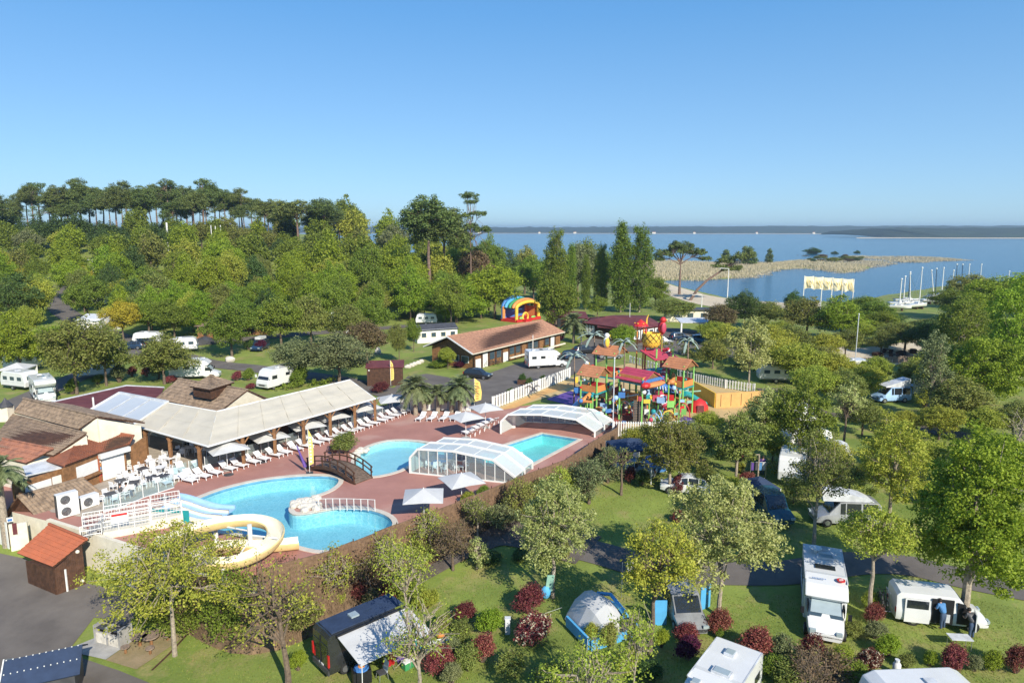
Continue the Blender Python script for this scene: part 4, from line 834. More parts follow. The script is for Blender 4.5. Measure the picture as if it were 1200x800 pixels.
# low red roofed building beyond the playground
def redroof():
 t = thing('red_roof_building', 'low building with hipped dark red roof and white framed windows beyond the water playground', 'building', (0, 0, 0))
 z = 3.3; L_ = [V3(683, 378, 3), V3(742, 386, 3), V3(778, 381, 3), V3(757, 369.5, 3), V3(722, 369, 3), V3(690, 372, 3)]
 rdg = [V3(712, 370, 4.2), V3(752, 372.5, 4.2)]
 for f in ((L_[0], L_[1], rdg[1], rdg[0]), (L_[1], L_[2], rdg[1]), (L_[2], L_[3], rdg[1]), (L_[3], L_[4], rdg[0], rdg[1]), (L_[4], L_[5], L_[0], rdg[0])): part(t, 'roof_slope', MB().slab(list(f), .15), 'dark_red')
 cx, cyy = sum(p.x for p in L_)/6, sum(p.y for p in L_)/6; W2 = [Vector((lerp(p.x, cx, .05), lerp(p.y, cyy, .05), 0)) for p in L_]
 part(t, 'wall', MB().prism([(p.x, p.y) for p in W2], -1, 3.0), 'brown_wood')
 for i in range(4):
  f0 = .04+i*.24; w = part(t, 'window', onwall(W2[1], W2[2], f0, f0+.2, .9, 2.6, .02, .1), 'white'); part(w, 'pane', onwall(W2[1], W2[2], f0+.04, f0+.16, 1.1, 2.4, .12, .03), 'tint_glass')
 for i in range(3): w = part(t, 'window', onwall(W2[0], W2[1], .03+i*.07, .08+i*.07, .6, 2.6, .02, .1), 'white')
 part(t, 'lower_roof', MB().slab([V3(700, 383, 2.7), V3(738, 386, 2.7), V3(736, 380, 3.0), V3(700, 378, 3.0)], .12), 'dark_red')
 part(t, 'mast', MB().tube(V3(738, 372, 4), V3(738, 372, 4)+Vector((0, 0, 3)), .05), 'white')
 t = thing('wooden_annex', 'row of small brown timber huts with low dark red roofs next to the bouncy castle', 'hut', (0, 0, 0))
 for k, (u0, u1, va, vb) in enumerate(((640, 664, 369, 367), (664, 690, 371, 368))):
  a, b, c, d = V3(u0, va, 2.6), V3(u1, va+2, 2.6), V3(u1-4, vb-3, 3.2), V3(u0-4, vb-4, 3.2); part(t, 'roof', MB().slab([a, b, c, d], .15), 'dark_red'); a.z = b.z = 0; vwall(t, a+Vector((.2, .3, 0)), b+Vector((-.2, .3, 0)), -1, 2.6, 2.6, 'brown_wood'); part(t, 'door', onwall(a+Vector((.2, .3, 0)), b+Vector((-.2, .3, 0)), .6, .75, 0, 2.1, .1, .04), 'dark_grey')
redroof()
# garden shed by the lawn
def hut(u, v, w, d, h, rz, m, rm, label, nm='garden_shed', cat='shed'):
 q = P(u, v); t = thing(nm, label, cat, q, rz); n = int(w/.35);
 part(t, 'wall', MB().box(0, 0, h/2-.1, w-.06, d-.06, h+.2), m)
 for i in range(n): part(t, 'board', MB().box(-w/2+(i+.5)*w/n, -d/2-.02, h/2, w/n*.92, .04, h), m)
 part(t, 'roof', MB().slab([(-w/2-.2, -d/2-.2, h+.02), (w/2+.2, -d/2-.2, h+.02), (w/2+.2, d/2+.2, h+.35), (-w/2-.2, d/2+.2, h+.35)], .1), rm)
 part(t, 'lamp', MB().ball(-w/2+.3, -d/2-.1, h-.4, .12), 'white'); return t
hut(452, 449, 5.0, 3.2, 2.7, radians(8), 'brown_wood', 'dark_red', 'square brown boarded shed with dark red roof on the lawn by the car park')
# mobile homes
def chalet(u, v, w, d, h, rz, label, rm='pop_top', wm='white', group=None, s=1):
 q = P(u, v); t = thing('mobile_home', label, 'mobile home', q, rz, group)
 part(t, 'wall', MB().side([(-d/2, 0), (d/2, 0), (d/2, h), (0, h+.75), (-d/2, h)], -w/2, w/2), wm)
 t.children[0].data.transform(Matrix.Rotation(pi/2, 4, 'Z'))
 for sx in (-1, 1): part(t, 'roof_slope', MB().slab([(-w/2-.2, sx*(d/2+.25), h-.1), (w/2+.2, sx*(d/2+.25), h-.1), (w/2+.2, 0, h+.85), (-w/2-.2, 0, h+.85)], .08), rm)
 for i, x in enumerate((-.34, -.1, .14, .38)): w_ = part(t, 'window', MB().box(x*w, -d/2-.03, h*.6, w*.14, .06, h*.4), 'grey_wood' if wm != 'white' else 'cream'); part(w_, 'pane', MB().box(x*w, -d/2-.07, h*.6, w*.11, .03, h*.32), 'tint_glass')
 part(t, 'door', MB().box(w/2+.03, -.3, h*.45, .06, .8, h*.8), 'light_glass'); part(t, 'skirt', MB().box(0, 0, .1, w*.96, d*.96, .6), 'dark_grey'); return t
chalet(118, 388, 4.6, 7, 2.7, radians(-4), 'white mobile home with grey roof alone in the trees on the left')
chalet(509, 399, 8.2, 4.4, 2.6, radians(24), 'white mobile home with dark grey roof behind the long timber building', 'dark_grey')
# ---------------------------------------------------------------- trees
M['lf_bright'] = leafmat('lf_bright', (.17, .26, .02), (.33, .43, .04), .38, .12, (.34, .42, .05))
M['lf_mid'] = leafmat('lf_mid', (.12, .18, .02), (.25, .33, .045), .36, .14, (.25, .30, .06))
M['lf_dark'] = leafmat('lf_dark', (.05, .10, .025), (.11, .18, .045), .28, .18)
M['lf_pine'] = leafmat('lf_pine', (.085, .125, .035), (.18, .23, .06), .2, .14, (.17, .19, .06))
M['lf_olive'] = leafmat('lf_olive', (.17, .20, .04), (.30, .33, .08), .34, .14, (.16, .12, .06))
M['lf_pale'] = leafmat('lf_pale', (.30, .34, .09), (.52, .54, .20), .34, .06, (.58, .58, .28))
M['lf_yellow'] = leafmat('lf_yellow', (.26, .32, .04), (.44, .48, .07), .36, .1, (.48, .46, .08))
M['lf_gold'] = leafmat('lf_gold', (.36, .31, .03), (.58, .50, .05), .3, .1)
M['lf_grey'] = leafmat('lf_grey', (.14, .17, .07), (.27, .30, .13), .28, .12)
M['lf_red'] = leafmat('lf_red', (.11, .02, .025), (.26, .075, .06), .2, .35, (.34, .19, .11))
M['lf_purple'] = leafmat('lf_purple', (.05, .008, .025), (.12, .02, .05), .2, .1)
M['lf_cream'] = leafmat('lf_cream', (.45, .40, .28), (.62, .55, .42), .2, .05)
M['lf_brown'] = leafmat('lf_brown', (.13, .09, .05), (.20, .15, .07), .2, .1, (.22, .24, .06))
M['lf_palm'] = leafmat('lf_palm', (.10, .13, .05), (.22, .26, .12), .2, .1)
def leaves(rg, C, cr, n_per, size, flat=.75, asp=.62):
 C = np.repeat(C, n_per, 0); cr = np.repeat(cr, n_per)[:, None]; n = len(C)
 d = rg.normal(0, 1, (n, 3)); d /= np.linalg.norm(d, axis=1)[:, None]; r = rg.rand(n, 1)**.45
 p = C + d*r*cr*np.array([1, 1, flat])
 nr = d*.7 + rg.normal(0, .7, (n, 3)) + np.array([0, 0, .45]); nr /= np.linalg.norm(nr, axis=1)[:, None]
 a = np.cross(nr, rg.normal(0, 1, (n, 3))); a /= np.linalg.norm(a, axis=1)[:, None]; b = np.cross(nr, a)
 s = size*rg.uniform(.6, 1.25, (n, 1)); k = .12*s
 return np.stack([p-a*s*.5, p+b*s*asp*.5+nr*k, p+a*s*.5, p-b*s*asp*.5+nr*k], 1)
def crown_pts(rg, ells, n, shell=.55, low=-.6):
 out = []; vol = np.array([e[3]*e[4]*e[5] for e in ells], float)**.7; vol /= vol.sum()
 for e, f in zip(ells, vol):
  k = max(3, int(n*f)); d = rg.normal(0, 1, (k*3, 3)); d /= np.linalg.norm(d, axis=1)[:, None]; d = d[d[:, 2] > low][:k]
  r = (shell+(1-shell)*rg.rand(len(d), 1)**.7); out.append(np.array(e[:3])+d*r*np.array(e[3:6]))
 return np.concatenate(out)
def wood_mb(rg, tips, H0, r0, lean=(0, 0), nlimb=6, split=.35, top=None, limb_r=None, wig=.25, forks=1.0):
 # trunk, main limbs and twigs reaching the leaf clumps
 mb = MB(); T = np.array(tips); zc = T[:, 2].max(); top = top or (H0+(zc-H0)*.7); trunk = []
 for i in range(7):
  f = i/6; trunk.append((lean[0]*f*f+rg.normal(0, .05*wig*2)*(0 < i), lean[1]*f*f+rg.normal(0, .05*wig*2)*(0 < i), -.3+f*(top+.3)))
 mb.path(trunk, r0, 8, r1=r0*.25); tr = np.array(trunk)
 at = lambda z: np.array([np.interp(z, tr[:, 2], tr[:, 0]), np.interp(z, tr[:, 2], tr[:, 1]), z])
 ang = np.arctan2(T[:, 1]-lean[1]*.6, T[:, 0]-lean[0]*.6); order = np.argsort(ang); groups = np.array_split(order, nlimb)
 for g in groups:
  if not len(g): continue
  sub = np.array_split(g[np.argsort(T[g, 2])], 2)
  for s in sub:
   if not len(s): continue
   c = T[s].mean(0); z0 = min(H0+rg.rand()*(top-H0)*.5 + (c[2]-H0)*.15, top*.95, c[2]); st = at(z0); mid = st+(c-st)*.6+np.array([0, 0, .12*np.linalg.norm(c-st)])*(rg.rand()); lr = r0*.42
   mb.path([st, st+(mid-st)*.5+rg.normal(0, wig*.4, 3)*.6+np.array([0, 0, .1]), mid], lr, 5, r1=lr*.5)
   for t in s:
    e = T[t]; q = mid+(e-mid)*.5+rg.normal(0, wig*.35, 3); mb.path([mid, q, e], lr*.42, 4, r1=.012)
 return mb
def make_tree(seed, H0, ells, nclump, cr, n_per, size, leaf, bark='bark', r0=.18, lean=(0, 0), nlimb=6, shell=.55, low=-.6, flat=.75, wig=.25, top=None, extra=None):
 rg = np.random.RandomState(seed); C = crown_pts(rg, ells, nclump, shell, low); c = cr*rg.uniform(.65, 1.3, len(C))
 cm = tri_mesh('crown', leaves(rg, C, c, n_per, size, flat), M[leaf]); w = wood_mb(rg, C[::max(1, len(C)//90)], H0, r0, lean, nlimb, wig=wig, top=top)
 if extra: extra(w, rg)
 return (w.mesh('trunk', bark, True), cm)
def put_tree(proto, q, label, name='tree', cat='tree', group=None, rz=None, sc=1.0):
 t = thing(name, label, cat, q, R.uniform(0, 6.28) if rz is None else rz, group, sc)
 if proto[0]: link('trunk', proto[0], t)
 link('crown', proto[1], t); return t
E = lambda x, y, z, a, b=None, c=None: (x, y, z, a, b or a, c or a)
def blobs(rg_seed, R_, Hc, hz, n=7, r=.5):     # lumpy crown out of several ellipsoids
 rg = random.Random(rg_seed); L_ = [E(0, 0, Hc, R_*.75, R_*.75, hz*.8)]
 for i in range(n): a = i*2*pi/n+rg.uniform(-.4, .4); d = R_*rg.uniform(.4, .68); L_.append(E(d*cos(a), d*sin(a), Hc+hz*rg.uniform(-.5, .45), R_*r*rg.uniform(.75, 1.15), None, hz*r*rg.uniform(.7, 1.1)))
 L_.append(E(rg.uniform(-.2, .2)*R_, 0, Hc+hz*.65, R_*.42, None, hz*.45)); return L_
# prototypes for the wood, about 9 m tall
FOREST = {}
for k, (leaf, cnt, hz) in {'mid': ('lf_mid', 3, 3.1), 'bright': ('lf_bright', 2, 3.2), 'dark': ('lf_dark', 2, 3.3), 'olive': ('lf_olive', 2, 2.9), 'yellow': ('lf_yellow', 1, 2.9), 'gold': ('lf_gold', 1, 2.6), 'grey': ('lf_grey', 1, 2.8), 'brown': ('lf_brown', 1, 2.6)}.items():
 FOREST[k] = [make_tree(100+i*7+len(k), 1.6, blobs(i*3+len(k), 3.6, 4.9, hz*1.12, 8), 260, .78, 56, .26, leaf, r0=.2, low=-.9) for i in range(cnt)]
def pine(seed, H=20, Rr=4.6, lay=12, lean=(0, 0), leaf='lf_pine'):
 rg = random.Random(seed); L_ = [E(lean[0], lean[1], H*.93, Rr*.55, None, 1.2)]
 for i in range(lay): a = rg.uniform(0, 6.3); d = Rr*rg.uniform(.3, .85); z = H*(.93-.16*(d/Rr)**1.5-rg.uniform(0, .16)); L_.append(E(d*cos(a)+lean[0]*.9, d*sin(a)+lean[1]*.9, z, Rr*rg.uniform(.36, .52), None, rg.uniform(1.5, 2.6)))
 return make_tree(seed, H*.62, L_, 190, .95, 64, .33, leaf, 'pine_bark', r0=.32, lean=lean, nlimb=5, shell=.4, low=-.8, flat=.75, wig=.35, top=H*.9)
PINES = [pine(31, 21, 4.0), pine(32, 20, 4.6, 11), pine(33, 22, 3.6, 7), pine(34, 19, 4.4, 10)]
def poplar(seed, H=22, Rr=3.3):
 L_ = [E(0, 0, H*(.08+.9*(i+.5)/9), Rr*sin(min(1, .35+(i+.5)/9*1.1)*pi*.62)*(1 if i < 7 else .62), None, H*.085) for i in range(9)]
 return make_tree(seed, 1.2, L_, 420, .85, 50, .34, 'lf_mid', 'pale_bark', r0=.25, shell=.35, low=-1, flat=1.3, top=H*.8)
POPS = [poplar(41), poplar(42, 22, 2.3)]
# --- the wood on the left hill
wood_label = {'mid': 'leafy green tree', 'bright': 'bright yellow green tree', 'dark': 'dark green tree', 'olive': 'dull olive tree', 'yellow': 'yellowish spring tree', 'gold': 'golden flowering tree', 'grey': 'grey green tree', 'brown': 'brownish half bare tree'}
rw = random.Random(21)
ROADS = [P(u, v) for u, v in ((62, 350), (70, 362), (110, 385), (172, 407), (150, 415), (240, 425), (300, 432), (118, 392), (90, 372), (155, 404), (190, 400), (225, 404), (265, 425), (320, 420), (305, 408), (400, 410), (430, 400), (350, 425), (380, 430), (509, 402), (509, 410), (470, 400), (450, 412), (535, 395), (60, 450), (30, 460), (20, 450), (20, 430), (220, 440), (130, 430), (110, 440), (620, 372), (600, 372), (635, 378))]
MARK = [(118, 372, 'the white mobile home'), (66, 352, 'the upper camp road'), (201, 275, 'the thick white mast'), (257, 280, 'the three thin white poles'), (110, 310, 'the lamp post in the wood'), (247, 385, 'the left wooden cabin'), (303, 380, 'the right wooden cabin'), (155, 400, 'the dark blue car'), (305, 400, 'the dark jeep'), (434, 385, 'the blue tent'), (509, 385, 'the dark roofed mobile home'), (368, 235, 'the paired spreading pines'), (503, 240, 'the tall lake pines'), (552, 250, 'the layered pine'), (0, 300, 'the left picture edge'), (145, 385, 'the golden tree'), (57, 212, 'the highest left pine'), (128, 240, 'the gap of sky between pines'), (420, 300, 'the middle of the wood')]
SEEN = set(); FAR = []
def uniq(base, u, v, s):
 L_ = sorted(MARK, key=lambda m: (m[0]-u)**2+(m[1]-v)**2)[:3]; size = 'large ' if s > 1.25 else 'small ' if s < .98 else ''
 for sz in (size, size or 'medium ', 'full crowned ', 'lopsided ', 'half hidden '):
  for m in L_:
   dx, dy = u-m[0], v-m[1]; d = (dx*dx+dy*dy)**.5; r = ('right of' if dx > 0 else 'left of') if abs(dx) > abs(dy) else ('below' if dy > 0 else 'above')
   lb = sz+base+', '+('close ' if d < 28 else 'well ' if d < 60 else 'far ')+r+' '+m[2]
   if lb not in SEEN and len(lb.split()) < 17: SEEN.add(lb); return lb
 return size+base+', '+r+' '+L_[0][2]
def wood():
 for i in range(26):
  py = rw.uniform(240, 275); u = 6+i*13; px = (u-600)/800*py; g_ = gz(px, py); s = rw.uniform(.8, 1.25); k = rw.choice(['dark', 'olive', 'mid', 'dark']); FAR.append((rw.choice(FOREST[k]), px, py, g_, s*1.2, 1, 1, i))
 y = 128
 while y < 345:
  st = 7.6+(y-128)*.045; x = -y*.80-12
  while x < (12 if y < 200 else 30-(y-200)*.10):
   px, py = x+rw.uniform(-2.5, 2.5), y+rw.uniform(-2.5, 2.5); x += st
   if any((q.x-px)**2+(q.y-py)**2 < 36 for q in ROADS): continue
   u = 600+800*px/py
   if py < 150 and (u > 330 and u < 640): continue
   if py < 143 and u < 260 and rw.random() < .35: continue
   if u > 575 and py > 150: continue
   r = rw.random(); k = 'mid' if r < .38 else 'bright' if r < .66 else 'dark' if r < .73 else 'olive' if r < .82 else 'grey' if r < .85 else 'yellow' if r < .98 else 'brown'
   if u > 330 and py < 210: k = rw.choice(['mid', 'bright', 'bright', 'mid', 'yellow', 'olive'])
   s = rw.uniform(.85, 1.35)*(.95 if rw.random() < .6 else .75)*(1+max(0, py-150)*.0024)
   if u > 330 and py > 170: s *= 1.2
   if py > 262 and u < 330: continue
   side = ' on the left hillside' if u < 250 else ' above the reception building' if u > 440 else ' at the middle of the hill'
   g_ = gz(px, py)
   if py > 192: FAR.append((rw.choice(FOREST[k]), px, py, g_, s, rw.uniform(.85, 1.1), rw.uniform(.85, 1.4), rw.uniform(0, 6.3))); continue
   put_tree(rw.choice(FOREST[k]), (px, py, g_-.2), uniq(wood_label[k], u, 268-(g_+8*s-CAMH)/py*800, s), group='trees of the wood'+side, sc=(s*rw.uniform(.85, 1.1), s*rw.uniform(.85, 1.1), s*rw.uniform(.85, 1.4)))
  y += st*.93
wood()
def far_wood():                        # the trees past the 300 that show largest, joined into one canopy
 P_, mi, mats, tr = [], [], [], MB()
 for pr, x, y, z, s, sx, sz, a in FAR:
  me = pr[1]; n = len(me.vertices); co = np.empty(n*3, np.float32); me.vertices.foreach_get('co', co); q = co.reshape(-1, 4, 3)[::3]; c = q.mean(1, keepdims=True); q = c+(q-c)*1.6
  q = q*np.array([s*sx, s*sx, s*sz]); q = np.stack([q[..., 0]*cos(a)-q[..., 1]*sin(a)+x, q[..., 0]*sin(a)+q[..., 1]*cos(a)+y, q[..., 2]+z-.2], -1)
  if me.materials[0] not in mats: mats.append(me.materials[0])
  P_.append(q); mi.append(np.full(len(q), mats.index(me.materials[0]), np.int32)); tr.tube((x, y, z-.3), (x, y, z+4.5*s), .2*s, .1*s, n=5)
 me = tri_mesh('far_wood', np.concatenate(P_)); [me.materials.append(m) for m in mats]; me.polygons.foreach_set('material_index', np.concatenate(mi))
 o = tag(link('far_wood', me), 'unbroken canopy of mixed trees far up the hillside below the skyline pines', 'wood', kind='stuff'); part(o, 'trunks', tr, 'bark', kind='stuff')
far_wood()
# golden and dark specimens one can pick out
for u, v, k, s, lb in ((145, 400, 'gold', .95, 'golden yellow tree just right of the white mobile home with grey roof'), (15, 345, 'gold', 1.0, 'golden tree at the left edge of the wood'), (100, 340, 'gold', .8, 'small golden tree in the wood above the camp road'), (285, 300, 'gold', .9, 'golden crowned tree below the tall bare pine trunks'), (30, 385, 'dark', 1.3, 'big dark tree at the left edge above the camp road')):
 q = P(u, v); put_tree(FOREST[k][0], q, lb, sc=s)
# tall pines on the skyline
def pine_at(u, vtop, y, pr, label, group=None, sc=None):
 x = (u-600)/800*y; z = gz(x, y); ztop = CAMH+(268-vtop)/800*y*1.0; s = (ztop-z)/21.0
 return put_tree(pr, (x, y, z), label, 'pine_tree', 'pine tree', group, sc=(s*1.35, s*1.35, s))
rp_ = random.Random(9)
sky_pines = [(4, 226), (20, 232), (40, 224), (57, 209), (80, 217), (95, 236), (104, 213), (112, 214), (128, 221), (142, 219), (155, 217), (163, 218), (176, 218), (190, 215), (204, 213), (213, 219), (224, 218), (233, 222), (243, 214), (256, 217), (268, 223), (278, 226), (288, 224), (300, 229), (312, 233), (325, 238), (70, 236), (30, 240), (12, 242), (232, 228), (262, 232), (292, 236), (150, 230), (185, 229), (48, 222), (66, 224), (120, 228), (170, 226), (198, 225), (218, 229), (248, 228), (275, 233), (305, 236), (318, 240), (335, 246), (88, 228), (136, 232), (208, 233), (240, 236), (286, 240), (345, 244), (370, 242), (400, 246), (22, 246), (0, 240)]
for i, (u, v) in enumerate(sky_pines):
 pine_at(u, v+rp_.uniform(-1, 1), rp_.uniform(262, 318), PINES[i % 4], uniq(('dark ', 'thin ', 'broad ', 'rounded ')[i % 4]+'pine on the skyline', u, v, 1), 'skyline pines on the left').rotation_euler = (rp_.uniform(-.05, .05), rp_.uniform(-.06, .06), rp_.uniform(0, 6))
for u, v, y, lb in ((352, 232, 262, 'broad spreading pine left of the pair rising over the wood at centre left'), (383, 230, 262, 'broad spreading pine right of the pair rising over the wood at centre left')): pine_at(u, v, y, PINES[1], lb).scale.x *= 1.5
for u, v, y, k, lb in ((503, 228, 190, 0, 'leftmost of the three tall pines in front of the lake'), (521, 230, 196, 3, 'middle one of the three tall pines in front of the lake')): pine_at(u, v, y, PINES[k], lb)
# the thin pine with layered plates
def plate_pine():
 y = 200; x = (552-600)/800*y; z = gz(x, y); H = CAMH+(268-225)/800*y-z
 L_ = [E(-.3, 0, H*.95, 2.8, None, 1.2), E(.5, 0, H*.90, 2.2, None, .9), E(2.4, 0, H*.80, 2.6, None, .9), E(-1.6, 0, H*.78, 2.2, None, .8), E(3.4, 0, H*.66, 3.0, None, 1.2), E(0, .5, H*.69, 2.6, None, 1.0), E(-2.0, .5, H*.60, 3.0, None, 1.2), E(2.5, -.5, H*.50, 2.8, None, 1.0)]
 put_tree(make_tree(55, H*.5, L_, 190, .85, 60, .36, 'lf_pine', 'pine_bark', r0=.3, nlimb=5, shell=.1, flat=.5, top=H*.95), (x, y, z), 'slim pine with layered plate like boughs, rightmost of the three by the lake', 'pine_tree', 'pine tree', rz=0)
plate_pine()
# poplars behind the red roofed building
for i, (u, vt, vb, w) in enumerate(((651, 272, 366, 1.0), (686, 300, 363, .75), (704, 288, 363, .8), (727, 264, 366, 1.05), (749, 268, 366, 1.0), (669, 288, 362, .8))):
 q = P(u, vb); y = q.y; H = (CAMH+(268-vt)/800*y)-q.z; s = H/21.5
 put_tree(POPS[i % 2], q, ['tall columnar poplar, leftmost of the row behind the red roofed building', 'shorter slim poplar, third from the left in the row', 'slim poplar just left of the tallest pair in the row', 'tallest poplar of the row, dark against the lake', 'tall poplar at the right end of the row', 'slim poplar, second from the left in the row'][i], 'poplar_tree', 'poplar', 'poplars behind the red roofed building', sc=(s*w*1.15, s*w*1.15, s))
# shore pines
def shore_pines():
 q = P(796, 345); y = q.y; k = y/800; Hh = lambda v: CAMH+(268-v)*k-q.z
 L_ = [E(-6, 0, Hh(296), 3.4, None, 1.6), E(0, 1, Hh(290), 4.6, None, 2.6), E(5.5, 0, Hh(295), 3.6, None, 1.5), E(8, -1, Hh(302), 2.0, None, .9), E(-7.5, 0, Hh(302), 1.8, None, 1.0)]
 put_tree(make_tree(61, Hh(312), L_, 130, 1.2, 80, .5, 'lf_pine', 'pine_bark', r0=.55, nlimb=5, shell=.2, flat=.55, top=Hh(303)), q, 'flat topped umbrella pine with a straight trunk on the beach', 'pine_tree', 'pine tree', rz=0)
 q = P(808, 352); y = q.y; k = y/800
 L_ = [E(16, 0, Hh(300), 3.6, None, 1.5), E(11.5, 1, Hh(305), 3.2, None, 1.6), E(13, 0, Hh(314), 3.4, None, 1.5), E(19, 0, Hh(296), 2.0, None, 1.0), E(9, 0, Hh(311), 2.0, None, 1)]
 def ex(w, rg): w.path([(0, 0, -.3), (2.4, 0, 3.5), (5.5, 0, 6.6), (10, 0, Hh(316)), (13, 0, Hh(308))], .5, 8, r1=.2)
 rg = np.random.RandomState(62); C = crown_pts(rg, L_, 90, .2, -.4); cm = tri_mesh('crown', leaves(rg, C, 1.1*rg.uniform(.7, 1.3, len(C)), 60, .5, .55), M['lf_pine']); w = MB(); ex(w, rg)
 for c in C[::3]: w.path([(11, 0, Hh(314)), tuple(c)], .1, 4, r1=.03)
 put_tree((w.mesh('trunk', 'pine_bark', True), cm), q, 'pine on the beach leaning far to the right, beside the white lamp post', 'pine_tree', 'pine tree', rz=0)
shore_pines()
CONE = make_tree(65, .8, [E(0, 0, 2, 2.4, None, 1.5), E(0, 0, 4, 2.0, None, 1.6), E(0, 0, 6, 1.2, None, 1.6), E(0, 0, 7.3, .6, None, 1)], 90, .8, 40, .45, 'lf_pine', r0=.2, low=-1)
for u, v, vt, lb, w in ((878, 311, 288, 'dark rounded conifer left of the pair standing in the reeds', 1.5), (901, 309, 290, 'small dark cone shaped conifer right of the pair standing in the reeds', .9), (850, 309, 291, 'dark conifer behind the leaning beach pine', 1.3), (872, 309, 287, 'slim dark conifer crown above the reed bed', .9)):
 q = P(u, v); s = ((CAMH+(268-vt)/800*q.y)-q.z)/8; put_tree(CONE, q, lb, 'conifer_tree', 'conifer', sc=(s*w, s*w, s))
for i, (u, v, w, vt) in enumerate(((952, 301, 2.2, 290), (978, 301, 1.4, 294), (1004, 300, 1.3, 293), (935, 303, 1.6, 298), (965, 303, 2.4, 297), (990, 303, 2, 297))):
 q = P(u, v); s = ((CAMH+(268-vt)/800*q.y)-q.z)/8.4; put_tree(FOREST['dark' if i < 3 else 'brown'][0], q, ['wide dark bush at the middle of the spit', 'small dark bush between the two larger ones on the spit', 'rounded green bush at the right of the spit', 'low brown thicket where the reed bed narrows', 'low brown thicket under the wide dark bush', 'low brown thicket right of the wide dark bush'][i], 'bush', 'bush', sc=(s*w, s*w, s))
# --- belt of trees in the middle distance (u, v base, v top, width px, kind, label)
def tree_px(u, v, vt, wpx, kinds, label, group=None, k=0, name='tree', proto=None, rz=None, W0=7.6, H0=9.0):
 q = P(u, v); D = q.y*cos(PITCH)+(CAMH-q.z)*sin(PITCH); pt = pz(u, vt, 0); d = pt-Vector((0, 0, CAMH)); zt = CAMH+d.z*(q.y/d.y); H = zt-q.z
 s = wpx/800*D/W0; pr = proto or FOREST[kinds][k % len(FOREST[kinds])]; return put_tree(pr, q, label, name, 'tree', group, rz, (s, s, H/H0))
BELT = [(485, 372, 318, 60, 'bright', 'bright green tree behind the white mobile home'), (535, 378, 322, 75, 'bright', 'big bright green tree left of the bouncy castle'), (580, 374, 308, 70, 'bright', 'rounded bright green tree behind the bouncy castle'), (520, 350, 300, 60, 'mid', 'green tree below the three lake pines'), (625, 358, 298, 52, 'mid', 'green tree between the bouncy castle and the poplars'),
 (595, 350, 290, 50, 'dark', 'dark green tree at the left end of the poplar row'), (615, 345, 284, 44, 'olive', 'olive tree behind the left poplar'), (690, 350, 277, 60, 'mid', 'pale topped green tree behind the poplars'), (677, 352, 280, 50, 'grey', 'grey green tree behind the middle of the poplar row'), (710, 352, 290, 40, 'mid', 'green tree filling the gap between the poplars'), (640, 352, 300, 44, 'mid', 'green tree behind the leftmost poplar'), (575, 350, 272, 34, 'mid', 'tall green tree right of the layered pine'), (560, 352, 284, 50, 'brown', 'brown bare crown below the layered pine'), (540, 350, 280, 40, 'yellow', 'yellow green tree below the layered pine'),
 (768, 362, 322, 36, 'mid', 'green tree at the right end of the poplar row'), (790, 376, 348, 60, 'olive', 'olive bush like tree between the poplars and the beach'), (845, 395, 352, 44, 'brown', 'brownish tree beyond the blue parked car'), (872, 385, 340, 42, 'dark', 'dark green tree below the lamp post'), (848, 374, 356, 36, 'olive', 'low olive tree right of the beach hut'), (900, 385, 350, 50, 'olive', 'olive tree left of the yellow banners'), (945, 395, 344, 60, 'olive', 'grey olive tree under the yellow banners'), (985, 400, 345, 70, 'bright', 'bright green tree right under the yellow banners'), (930, 372, 340, 26, 'dark', 'small dark tree left of the yellow banners'), (1020, 390, 350, 60, 'mid', 'green tree right of the tall flagpole'), (1040, 388, 364, 44, 'dark', 'dark green tree in front of the boat masts'), (1010, 372, 345, 50, 'mid', 'green tree beyond the banner poles'), (1085, 388, 372, 40, 'olive', 'olive tree behind the white boats'), (1112, 372, 336, 50, 'mid', 'green tree behind the masts'), (1140, 362, 318, 60, 'olive', 'olive tree right of the masts'),
 (1060, 412, 375, 60, 'olive', 'olive tree in front of the moored masts'), (1030, 400, 362, 50, 'mid', 'green tree between the flagpole and the white boats'), (1090, 420, 372, 56, 'dark', 'dark tree left of the big bright trees'), (1068, 398, 385, 30, 'bright', 'low bright flat crown behind the sandy court'), (1170, 380, 322, 80, 'bright', 'bright green tree at the right edge of the shore'), (1205, 372, 316, 70, 'bright', 'bright tree cut by the right edge near the shore'), (1135, 400, 342, 70, 'bright', 'bright green tree left of the right edge group'), (700, 372, 345, 26, 'mid', 'small green bush in front of the poplars')]
for u, v, vt, w, k, lb in BELT: tree_px(u, v, vt, w, k, lb, k=u % 2)
